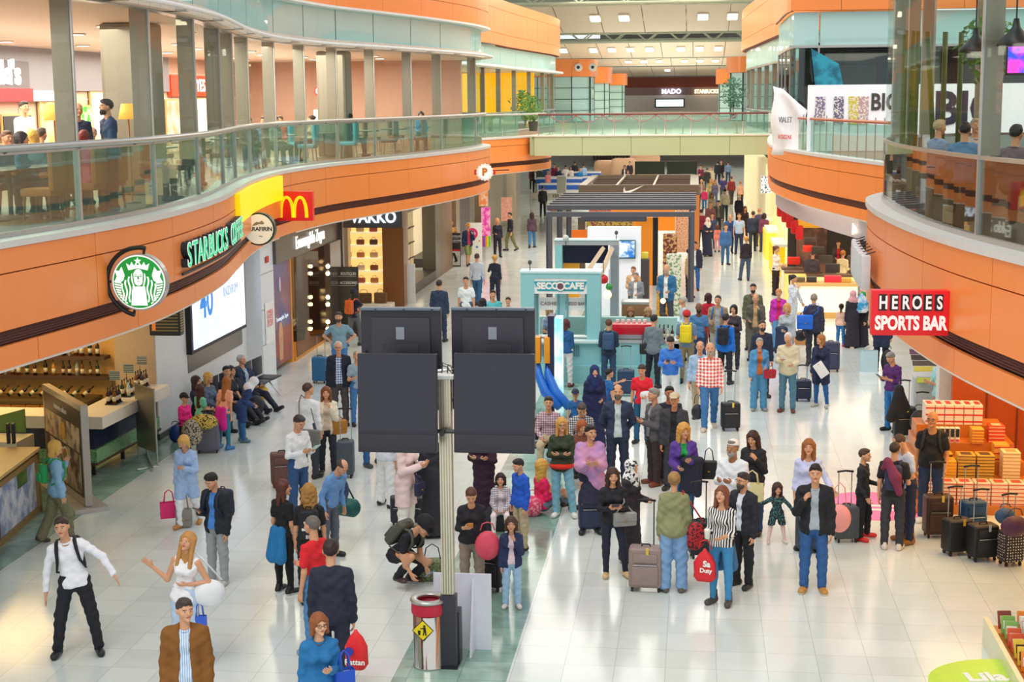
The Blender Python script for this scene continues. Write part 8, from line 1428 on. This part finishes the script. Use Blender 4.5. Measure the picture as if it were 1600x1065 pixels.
p77 = ph('bald dark-skinned man in denim shirt near the café', 1092, 473, 1.74, 0, top='T', tc='#4a7cae', bc='#34466a', hair='bald', beard='#2c1c16', arms='dd', skin='#7a4a34')
p78 = ph('dark-haired woman behind the blue jacket holding a pink phone', 1147, 476, 1.62, -20, sex='f', top='L', tc='#3a3440', bc='#2a2c36', hair='bob', hc='#151013', arms='pp')
p79 = ph('white-haired man in striped white shirt at the café counter', 1068, 463, 1.68, -80, top='L', tc=('#dfe6ee', 'stripe', '#9fb2c6', 1), bc='#5c6068', hair='short', hc='#b9b5b0', arms='kd')
p80 = pf('dark-haired person in blue sweater and white trousers at the cashier window', 884, 604, 497, 172, sex='f', top='L', tc='#225a94', bc='#d9dade', hair='bob', hc='#5a2c24', arms='kk', shoe='#7a2c3a')
p81 = pf('person in navy jacket with backpack ordering at the café counter', 951, 606, 497, 180, top='C', tc='#24364e', bc='#2d4a6a', hair='short', hc='#5c3a26', arms='kk'); backpack('blue-grey backpack of the person ordering at the café', p81, '#34537a', w=.28)
p82 = pf('young man in grey hooded sweater at the café counter', 1021, 606, 490, 155, top='C', tc='#6f7c86', bc='#1d2030', hair='short', hc='#17141a', arms='kk', legs='cp')
handbag('black shoulder bag on the young man in grey hooded sweater', at(p82, (.22, 0, .8))[:2], .78, 0, .26, .26, .12, '#20222c', .3)
suitcase('navy suitcase standing at the café counter', onz(978, 618)[:2], 0, .38, .26, .54, '#1d3a5c', .52)
# seated and standing behind the stroller banners
p83 = person('man in pink checked shirt sitting by the right monitors', hpnt(857, 620, 1.30), 1.74, 5, 'L', ('#e0c6cc', 'plaid', '#7c5a74', 1.4), None, 'P', '#c9b99a', 'short', '#33241d', arms='ll', legs='si')
p84 = person('man in black checked shirt sitting with bowed head', hpnt(908, 628, 1.27), 1.72, 12, 'L', ('#d8d8dc', 'plaid', '#23242c', 1.5), None, 'P', '#3a3e48', 'short', '#4a403c', arms='ll', legs='si', hp=35)
p85 = person('small child in navy cap peeking between the seated men', hpnt(899, 613, 1.05), 1.1, 5, 'T', '#2a6ab0', None, 'P', '#2a3a5a', 'short', '#2a201c', arms='dd', hat='cap', hatc='#24344e')
p86 = person('red-haired woman sitting behind the woman in lilac shawl', hpnt(907, 664, 1.10), 1.6, 30, 'L', '#7a4a3a', None, 'P', '#33363e', 'bob', '#a8562c', 'f', arms='ll', legs='si', hp=20)
BN = M('#3a3d46', .4, .5)
for i, (who, l) in enumerate(((p83, 'metal bench seat under the man in pink checked shirt'), (p84, 'metal bench seat under the man in black checked shirt'), (p86, 'metal seat under the red-haired seated woman'))):
    q = who.location; r = thing('bench_seat', l, 'seat', (q[0], q[1]+.02, 0), who.rotation_euler[2]); b = MB(); b.rbox((0, 0, .40), (.52, .46, .04), BN, .015); b.build('seat', r, auto=True); b = MB(); b.rbox((0, .25, .65), (.52, .03, .42), BN, .012); b.build('backrest', r, auto=True)
    for sx in (-1, 1): b = MB(); b.tube([(sx*.2, -.18, 0), (sx*.2, 0, .38), (sx*.2, .2, 0)], .016, CHR, 6); b.build('leg', r)
# ---- people further away
def crowd(rows, **kw):
    for r in rows:
        d = dict(kw); d.update(r[5] if len(r) > 5 else {}); ph(r[0], r[1], r[2], r[3], r[4], **d)
M2 = dict(lod=2)
crowd([
 ('man in dark navy suit walking away past the monitors', 686, 436, 1.80, 178, dict(top='C', tc='#2c3c58', bc='#2c3c58', hc='#33261f', legs='wk')),
 ('young man in white t-shirt with a dark shoulder strap walking this way', 728, 431, 1.76, 0, dict(top='T', tc='#e9f3f5', bc='#4a5a78', hc='#2a201c', legs='wk')),
 ('man in light grey sweater and blue jeans walking away', 745, 395, 1.76, 176, dict(top='L', tc='#c4cad6', bc='#34608a', hc='#4a3830', legs='wk2')),
 ('blonde woman in black taking a photo with raised arm', 773, 398, 1.68, 170, dict(sex='f', top='L', tc='#20263c', bc='#23283e', hair='bun', hc='#d0a14a', arms='ud')),
 ('man in teal t-shirt behind the right monitors', 770, 453, 1.72, 10, dict(top='T', tc='#58c0cc', bc='#44506a', hc='#2a1f1c')),
 ('dark-haired woman in black behind the right monitors', 754, 466, 1.60, 150, dict(sex='f', top='L', tc='#2a2a34', bc='#2a2a34', hc='#151216', hair='bob')),
 ('dark-haired boy behind the right monitors near the café', 794, 464, 1.55, 0, dict(top='T', tc='#7fb8c8', bc='#44506a', hc='#2a1812')),
 ('man in tourist hat and navy vest over red shirt by the arrow board', 731, 348, 1.76, 30, dict(top='J', tc='#24335a', tc2='#c8324a', bot='Q', bc='#8a9a5a', hat='cap', hatc='#dc9a3c', arms='cd', legs='wk')),
 ('small person in yellow hat behind the arrow board', 704, 345, 1.66, 40, dict(sex='f', top='T', tc='#c89a54', bc='#8a6a44', hat='cap', hatc='#e8924a', arms='ud')),
 ('blonde woman in black sweater and trousers near the coloured screen', 777, 341, 1.68, 12, dict(sex='f', top='L', tc='#252838', bc='#23222e', hair='bob', hc='#d8a468', arms='dk')),
 ('person in olive trousers and dark top beyond the blonde woman', 797, 331, 1.74, -60, dict(top='L', tc='#2c2c3a', bc='#7c7a4c', hc='#2c241e', legs='wk')),
 ('woman with long dark hair in brown jacket walking away', 831, 331, 1.64, 180, dict(sex='f', top='C', tc='#5a4450', bc='#3f7cae', hair='long', hc='#3c2224', legs='wk')),
 ('woman in beige jacket and flat black hat by the yellow stand', 1077, 389, 1.68, 70, dict(top='C', tc='#c8a878', bc='#2b2a3c', hc='#2a2226', hat='flatcap', hatc='#2a2426', fat=.7)),
 ('man in navy jacket and jeans beside the beige jacket', 1086, 377, 1.74, -10, dict(top='J', tc='#2c2e44', tc2='#f0f0f0', bc='#2f66ac', hc='#2a211e')),
 ('woman with golden hair carrying a brown coat alone in the aisle', 1166, 369, 1.66, 190, dict(sex='f', top='L', tc='#2a222e', bc='#44546e', hair='bun', hc='#d89a40', legs='cp')),
 ('woman in white blouse and black trousers at the cosmetics counter', 1213, 384, 1.70, 60, dict(sex='f', top='X', tc='#efe4dc', bc='#2c1c22', hair='pony', hc='#6a3a28', arms='kk')),
 ('woman in bright blue headscarf and coat at the cosmetics shelf', 1251, 360, 1.66, 70, dict(sex='f', top='C', tc='#1468e0', bc='#2a1c20', hair='hijab', hc='#1c3a9c', arms='kk', lean=12)),
 ('bald man in dark grey suit browsing at the cosmetics counter', 1270, 391, 1.76, 178, dict(top='C', tc='#4a4048', bc='#3c3238', hair='ring', hc='#8a6a5a', fat=.8)),
 ('dark-haired assistant in grey jacket behind the cosmetics counter', 1294, 357, 1.76, 0, dict(top='J', tc='#6a6c6a', tc2='#4a4a44', bc='#33302e', hc='#2a1a12', arms='kk')),
 ('woman with red scarf behind the cosmetics counter', 1310, 375, 1.66, 0, dict(sex='f', top='J', tc='#4a3a3c', tc2='#d02028', bc='#33302e', hair='bun', hc='#3a1f18', arms='kk')),
 ('person in cream blouse bending at the cosmetics counter', 1317, 391, 1.68, 150, dict(sex='f', top='L', tc='#e2d2b2', bc='#6a5a44', hair='bun', hc='#a8662c', arms='kk')),
 ('woman in dark jacket next to the light pillar', 1333, 385, 1.68, 20, dict(sex='f', top='C', tc='#5c4a46', bc='#4c3c3a', hair='bob', hc='#8a4a2c')),
 ('woman with auburn hair inside the shop behind the white letters', 1355, 425, 1.64, -30, dict(sex='f', top='T', tc='#eed2c4', bc='#c9a890', hair='bob', hc='#2c1a1c')),
], lod=1)
crowd([
 ('woman in navy abaya with a white scarf in the aisle crowd', 1106, 340, 1.66, 20, dict(sex='f', top='A', tc='#232848', hair='hijab', hc='#e8dcd8', arms='ff')),
 ('child in coral coat beside the navy abaya', 1121, 352, 1.18, 180, dict(sex='f', top='C', tc='#f08a78', bc='#f0a0a8', bot='G', hair='bob', hc='#6a3a34')),
 ('man in blue overshirt walking next to the light blue polo', 1141, 334, 1.74, 0, dict(top='J', tc='#2c4f8a', tc2='#2a3a66', bc='#2a4068', hair='ring', hc='#7a5a50', legs='wk')),
 ('man in light blue polo with backpack straps in the aisle crowd', 1155, 333, 1.78, 0, dict(top='T', tc='#a9c2e4', bc='#2a3358', hc='#5a3a28', fat=.6)),
 ('man in dark suit seen from behind right of the light blue polo', 1177, 329, 1.80, 180, dict(top='C', tc='#30384e', bc='#2c2f3c', hc='#3a2a28', legs='wk')),
 ('person with pink backpack at the right edge of the aisle crowd', 1194, 333, 1.70, 180, dict(top='C', tc='#7a3a5c', bc='#3a4a6a', hc='#2a1c22', sex='f', hair='bob')),
 ('person in dark red jacket behind the navy abaya', 1096, 327, 1.72, 200, dict(top='C', tc='#8a2038', bc='#2a2a38', hc='#2a1a1c')),
 ('man in plum checked shirt in the aisle crowd', 1110, 315, 1.78, 0, dict(top='L', tc=('#7c4450', 'plaid', '#9a6a70', 1), bc='#3a3a4a', hc='#6a4a40')),
 ('man in dark jacket looking down beside the plum checked shirt', 1122, 312, 1.76, 20, dict(top='J', tc='#3c3c3e', tc2='#6a6a60', bc='#3a3a48', hc='#2a1f1c', hp=25)),
 ('man in white shirt walking away in the aisle', 1133, 294, 1.80, 180, dict(top='L', tc='#ece4dc', bc='#3c4860', hc='#2c2424', legs='wk')),
 ('guard in navy with an orange belt beside the yellow floor', 1155, 304, 1.74, 150, dict(top='C', tc='#2a2238', bc='#2a2236', hc='#e8d8d0', hair='ring')),
 ('woman with long brown hair bending near the navy guard', 1164, 322, 1.62, 20, dict(sex='f', top='L', tc='#3a2430', bc='#3a2430', hair='verylong', hc='#5a3028')),
 ('woman with curly hair and grey sweatshirt in the aisle crowd', 1112, 302, 1.62, 0, dict(sex='f', top='L', tc='#cfc4bc', bc='#6a6a78', hair='curly', hc='#8a5a40')),
 ('man in grey-green coat with a trolley at the left of the crowd', 1085, 287, 1.76, 200, dict(top='C', tc='#5c5c50', bc='#2c4468', hc='#3a2a24')),
 ('bald man in pink-grey jacket further up the aisle', 1096, 280, 1.76, 10, dict(top='J', tc='#8c7c6c', tc2='#d0a0b0', bc='#4a4450', hair='bald')),
 ('child with a pink backpack beside the grey-green coat', 1101, 294, 1.30, 180, dict(top='C', tc='#e0306c', bc='#2f6aa8', hc='#8a4a34')),
 ('man in purple t-shirt walking away on yellow floor', 1130, 274, 1.78, 180, dict(top='T', tc='#4c3c84', bc='#4a5a60', hc='#3c2822')),
 ('man in dark red sweater walking away', 1143, 275, 1.80, 190, dict(top='L', tc='#8c2c34', bc='#4a3c3e', hc='#6a3424', legs='wk')),
 ('woman in peach top walking away near the shelves', 1157, 283, 1.66, 180, dict(sex='f', top='T', tc='#f0b49c', bc='#2c2438', hair='bun', hc='#c07c54')),
 ('two-tone dressed woman with long hair in the middle of the aisle', 1117, 281, 1.66, 0, dict(sex='f', top='L', tc='#6a6488', bc='#5a6a90', hair='long', hc='#a85c34')),
 ('woman in tan cardigan beside the long-haired woman', 1111, 279, 1.64, 0, dict(sex='f', top='J', tc='#b0904c', tc2='#c8b48c', bc='#6a7468', hair='long', hc='#b8864c')),
 ('woman with brown coat at the edge of the dark kiosk roof', 1083, 275, 1.64, 10, dict(sex='f', top='L', tc='#d8b8a8', bc='#6a4a44', hair='long', hc='#4a302c')),
 ('person in black carrying an orange bag', 1093, 268, 1.74, 190, dict(top='C', tc='#2a2634', bc='#2a2634', hc='#2a1c1c')),
 ('man in black jacket near the clothes rack', 1105, 262, 1.78, 180, dict(top='C', tc='#2c2c30', bc='#2c2c30', hc='#5a3a30')),
 ('woman in pale robe beside the clothes rack', 1111, 261, 1.66, 0, dict(sex='f', top='A', tc='#d8c4a8', hair='bun', hc='#8a5a40')),
 ('person in dark red top at the start of the aisle', 1095, 258, 1.74, 0, dict(top='L', tc='#7c1c40', bc='#2c2430', hc='#2a1c1c')),
 ('first distant person in dark clothes near the clothes rack', 1121, 252, 1.72, 180, dict(top='C', tc='#26262c', bc='#2a2a34', hc='#2a1c1c')),
 ('distant person in black and red near the clothes rack', 1127, 251, 1.72, 0, dict(top='C', tc='#2a2426', bc='#26262c', hc='#b83434')),
 ('distant person in blue denim near the clothes rack', 1138, 252, 1.72, 180, dict(top='L', tc='#7a94b4', bc='#3a4454', hc='#3a2a28')),
 ('person in blue jacket behind the navy abaya', 1134, 350, 1.66, 10, dict(top='C', tc='#3a6aa8', bc='#34608c', hc='#3a2c28')),
 ('person in striped jacket beside the dark red jacket', 1113, 333, 1.60, 0, dict(top='L', tc='#3c486c', bc='#33405c', hc='#2a1c22')),
 ('man in brown jacket left of the yellow shelves', 1187, 325, 1.74, 200, dict(top='C', tc='#4a4064', bc='#3a3448', hc='#c88a60')),
], **M2)
QUEUE = [
 ('man in charcoal suit queueing at the passport desks', 848, 290, 1.76, 180, dict(top='C', tc='#3a3c44', bc='#2c2c34')),
 ('man in black suit at the left end of the passport queue', 836, 262, 1.78, 20, dict(top='J', tc='#2c2830', tc2='#e0e0e4', bc='#2c2830')),
 ('woman in dark red coat in the passport queue', 831, 261, 1.66, 10, dict(sex='f', top='C', tc='#6a2434', bc='#2c2830', hair='bob')),
 ('person in dark green jacket beside the black suit', 843, 261, 1.72, 180, dict(top='C', tc='#33443c', bc='#2c2c34')),
 ('woman in pink top leaning on the blue desk', 856, 267, 1.66, 190, dict(sex='f', top='T', tc='#f08c94', bc='#5a6a8a', hair='bun', hc='#c07a5a')),
 ('man in blue jacket queueing behind the pink top', 853, 257, 1.76, 0, dict(top='C', tc='#34507a', bc='#2c3444')),
 ('person in dark red in the far queue', 866, 256, 1.72, 0, dict(top='C', tc='#8a1c40', bc='#33283a')),
 ('man in dark shirt in the middle of the far queue', 872, 260, 1.76, 0, dict(top='C', tc='#2a3048', bc='#2a3048')),
 ('man in white t-shirt in the far queue', 884, 258, 1.76, 180, dict(top='T', tc='#f2efe8', bc='#3a4864')),
 ('woman in white top in the far queue', 892, 260, 1.66, 0, dict(sex='f', top='L', tc='#f0e2da', bc='#2c3450', hair='long')),
 ('tall man in black coat in the far queue', 898, 252, 1.86, 180, dict(top='B', tc='#2c2c34', bc='#2c2c34')),
 ('person in bright blue jacket leaning at the passport desk', 906, 263, 1.70, 190, dict(top='C', tc='#2088d8', bc='#2a4a8a', hc='#e08a5a')),
 ('man in light blue shirt in the far queue', 912, 256, 1.76, 180, dict(top='L', tc='#a8c4ec', bc='#3a4864')),
 ('man in black beside the wooden slat wall', 984, 252, 1.76, 0, dict(top='C', tc='#2c2830', bc='#2c2830')),
 ('woman in black and white near the slat wall', 976, 258, 1.66, 0, dict(sex='f', top='J', tc='#3a3440', tc2='#e8dcd8', bc='#3a3440', hair='bob')),
 ('woman in pale coat near the slat wall', 981, 266, 1.64, 0, dict(sex='f', top='B', tc='#ece4e4', bc='#6a5a60', hair='long', hc='#6a4434')),
]
crowd(QUEUE, **M2)
# ---- the group on the bench below the big screen
def seat_at(px, py, zh, h, face, label, **k): return person(label, hpnt(px, py, zh), h, face, legs=k.pop('legs', 'si'), **k)
seat_at(383, 548, 1.30, 1.76, 62, 'white-haired man in dark blue suit sitting cross-armed at the end of the bench', top='J', tc='#24344c', tc2='#a9c4dc', bc='#23273a', hair='short', hc='#c6c2be', arms='ll', lod=0, legs='sl', lean=-12)
seat_at(364, 561, 1.30, 1.66, 58, 'dark-haired woman in black coat sitting on the bench', top='J', tc='#1e2732', tc2='#8aa0b4', bc='#22242e', hair='bob', hc='#2a1b1a', sex='f', arms='ll', lod=1, legs='sl', lean=-8)
seat_at(353, 566, 1.28, 1.74, 60, 'dark-haired man in black sitting in the middle of the bench', top='T', tc='#262a30', bc='#2a2e38', hair='short', hc='#211a18', arms='ll', lod=1, legs='sl', hy=-20)
seat_at(324, 577, 1.30, 1.64, 70, 'blonde woman in blue-grey top sitting on the bench', top='L', tc='#5a6c86', bc='#3a4250', hair='bob', hc='#d7a552', sex='f', arms='ll', lod=1)
seat_at(305, 584, 1.28, 1.64, 80, 'dark-haired woman in navy sitting at the near end of the bench', top='L', tc='#1e2342', bc='#222436', hair='long', hc='#2f1c1e', sex='f', arms='ll', lod=1)
g = pf('girl with long red-brown hair in peach top and pink cardigan at the waist', 352, 702, 588, 160, sex='f', top='T', tc='#f4a98c', bc='#2c8098', bot='G', hair='verylong', hc='#a86428', arms='dd', legs='cp', lean=12, shoe='#3f7cc4', lod=0); tied(g, 'hot pink cardigan tied round the waist of the red-brown haired girl', '#e0209a', .98, 'tied_cardigan')
pf('woman in white headscarf and deep blue tunic bending forward', 379, 690, 585, 120, sex='f', top='B', tc='#274078', bc='#2f6a9c', hair='hijab', hc='#e6e8f0', arms='kk', lean=25, hp=20, lod=0, shoe='#5c7888')
pf('girl with long dark hair in mint top beside the grey suitcase', 316, 700, 601, 150, sex='f', top='T', tc='#7cd6bc', bc='#3a4a54', hair='verylong', hc='#4c2c22', arms='kk', lod=1)
person('small child in black cap and hot pink top at the wall', hpnt(287, 618, 1.18), 1.22, 60, 'L', '#f02c8c', None, 'P', '#26242c', 'short', '#2a201c', arms='kk', hat='cap', hatc='#1c1c24', sex='f')
r = thing('waiting_bench', 'row of perforated black metal seats below the big screen', 'bench', (-10.05, 30.4, 0), math.radians(84))
for i in range(6):
    b = MB(); b.rbox((.3+i*.62, 0, .42), (.54, .46, .03), BN, .012); b.rbox((.3+i*.62, .26, .66), (.54, .03, .42), BN, .012); b.build('seat', r, auto=True)
b = MB(); b.box(0, -.03, .34, 3.7, .03, .39, CHR); b.build('beam', r)
for x in (.3, 1.85, 3.4): b = MB(); b.tube([(x, -.28, .02), (x, 0, .34), (x, .28, .02)], .022, CHR, 8); b.build('leg', r)
suitcase('large grey suitcase in front of the girls at the bench', onz(326, 706)[:2], 12, .44, .30, .52, '#6c6c7c', .2, pocket=False)
c = onz(318, 668, .6); handbag('leopard print coat and bag piled on the grey suitcase', c[:2], .58, 10, .56, .30, .34, '#d8b84c', .0, 'sack', pat=('print', '#3a2a1c', 1.4)); c = onz(297, 672, .6); handbag('grey patterned bag beside the leopard print bag', (c[0], c[1]+.1), .30, 10, .40, .52, .3, '#b9ab98', .0, 'sack', pat=('print', '#3c342e', 1.4))
handbag('black backpack on the floor at the end of the bench', onz(400, 650)[:2], .0, 20, .36, .48, .26, '#1b1e28', .08, 'sack', nm='backpack'); handbag('yellow cloth bag on the floor under the white-haired man', onz(408, 623)[:2], .0, 20, .34, .34, .26, '#e8b83c', .08, 'sack')
handbag('blue backpack on the floor by the wall column', onz(275, 690)[:2], .0, 20, .26, .36, .2, '#1c3a86', .06, 'sack', nm='backpack')
# ---- upstairs, seen through the glass
UP = 4.98
def up(label, px, Y, h, face, **k): return person(label, (ony(px, 170, Y)[0], Y), h, face, z=UP, lod=1, **k)
up('waiter in white shirt and black braces behind the first glass panes', 37, 29, 1.76, 60, top='L', tc='#f2f0f0', bc='#26262c', hair='short', hc='#2c1f1a', arms='kk')
up('bearded man in blue blazer standing in the food court', 168, 23.5, 1.78, -50, top='J', tc='#24416e', tc2='#1a1a22', bc='#22283a', hair='short', hc='#241a16', beard='#241a16', arms='kd')
up('older man in sunglasses on his head behind the pillar', 121, 25, 1.72, 40, top='L', tc='#2c3a5c', bc='#2a2c38', hair='thin', hc='#b8a888')
for (px, Y, hc, tc, hr, sx, lab, fc) in ((8, 23, '#6a4a34', '#5a4a44', 'short', 'm', 'seated man in brown at the left edge upstairs', 60), (30, 22, '#2b1a20', '#3a6a8a', 'bob', 'f', 'seated dark-haired woman in teal upstairs', 100), (49, 23.5, '#f0c45c', '#6a96a8', 'bob', 'f', 'seated bright blonde woman upstairs', 190), (63, 25.5, '#4a3424', '#7a5a44', 'short', 'm', 'seated brown-haired man beside the blonde upstairs', 170),
        (143, 26, '#8a6a5a', '#c87a8a', 'ring', 'm', 'seated bald man facing the blue blazer upstairs', 20), (130, 23, '#8a2a24', '#e0688c', 'bun', 'f', 'seated red-haired woman in pink upstairs', 190), (258, 26, '#5a2e20', '#6a7a5a', 'short', 'm', 'seated man with brown hair behind the third pane upstairs', 80), (320, 31, '#3a2c28', '#3a3a44', 'bob', 'f', 'seated dark-haired woman near the chicken counter', 30),
        (401, 38, '#6a3a28', '#8a6a5a', 'short', 'm', 'seated man in brown-grey in front of the tan wall', 20), (412, 40, '#4a342c', '#7a8ab4', 'short', 'f', 'seated woman in blue in front of the tan wall', 0), (438, 42, '#5a3e28', '#c8543c', 'short', 'm', 'seated man in red in front of the tan wall', -20), (461, 40, '#3a2a20', '#7c8a7c', 'bob', 'f', 'seated woman with dark bob at the tan wall', 60), (487, 43, '#4c2a22', '#b89a7c', 'bun', 'f', 'woman with a bun eating near the no smoking pillar', -60),
        (546, 46, '#1c1a24', '#3c4450', 'bob', 'f', 'dark-haired woman in front of the food picture', 100), (658, 52, '#3a2a2a', '#5a8ad0', 'bob', 'f', 'seated woman in blue top behind the last panes', 10)):
    person(lab, (min(ony(px, 190, Y)[0], PL.at(PL.sy(Y))[0][0]-1.1), Y), 1.7, fc, 'L', tc, None, 'P', '#33343c', hr, hc, sx, 'kk', 'si', z=UP, lod=1)
for (px, Y, hc, tc, lab, fc) in ((1467, 24, '#c8ac84', '#8aa0c4', 'blonde person at the bar left of the big letters', 120), (1508, 22, '#241c1e', '#5a88b8', 'dark-haired man at the bar under the big letters', 170), (1524, 25, '#b9a494', '#c8c0c4', 'grey-haired person at the bar under the big letters', 10), (1588, 20, '#2c2428', '#7a6a74', 'dark-haired person at the bar near the television', 150)):
    person(lab, (ony(px, 190, Y)[0], Y), 1.7, fc, 'L', tc, None, 'P', '#33343c', 'short', hc, 'm', 'kk', 'si', z=UP+.05, lod=1)
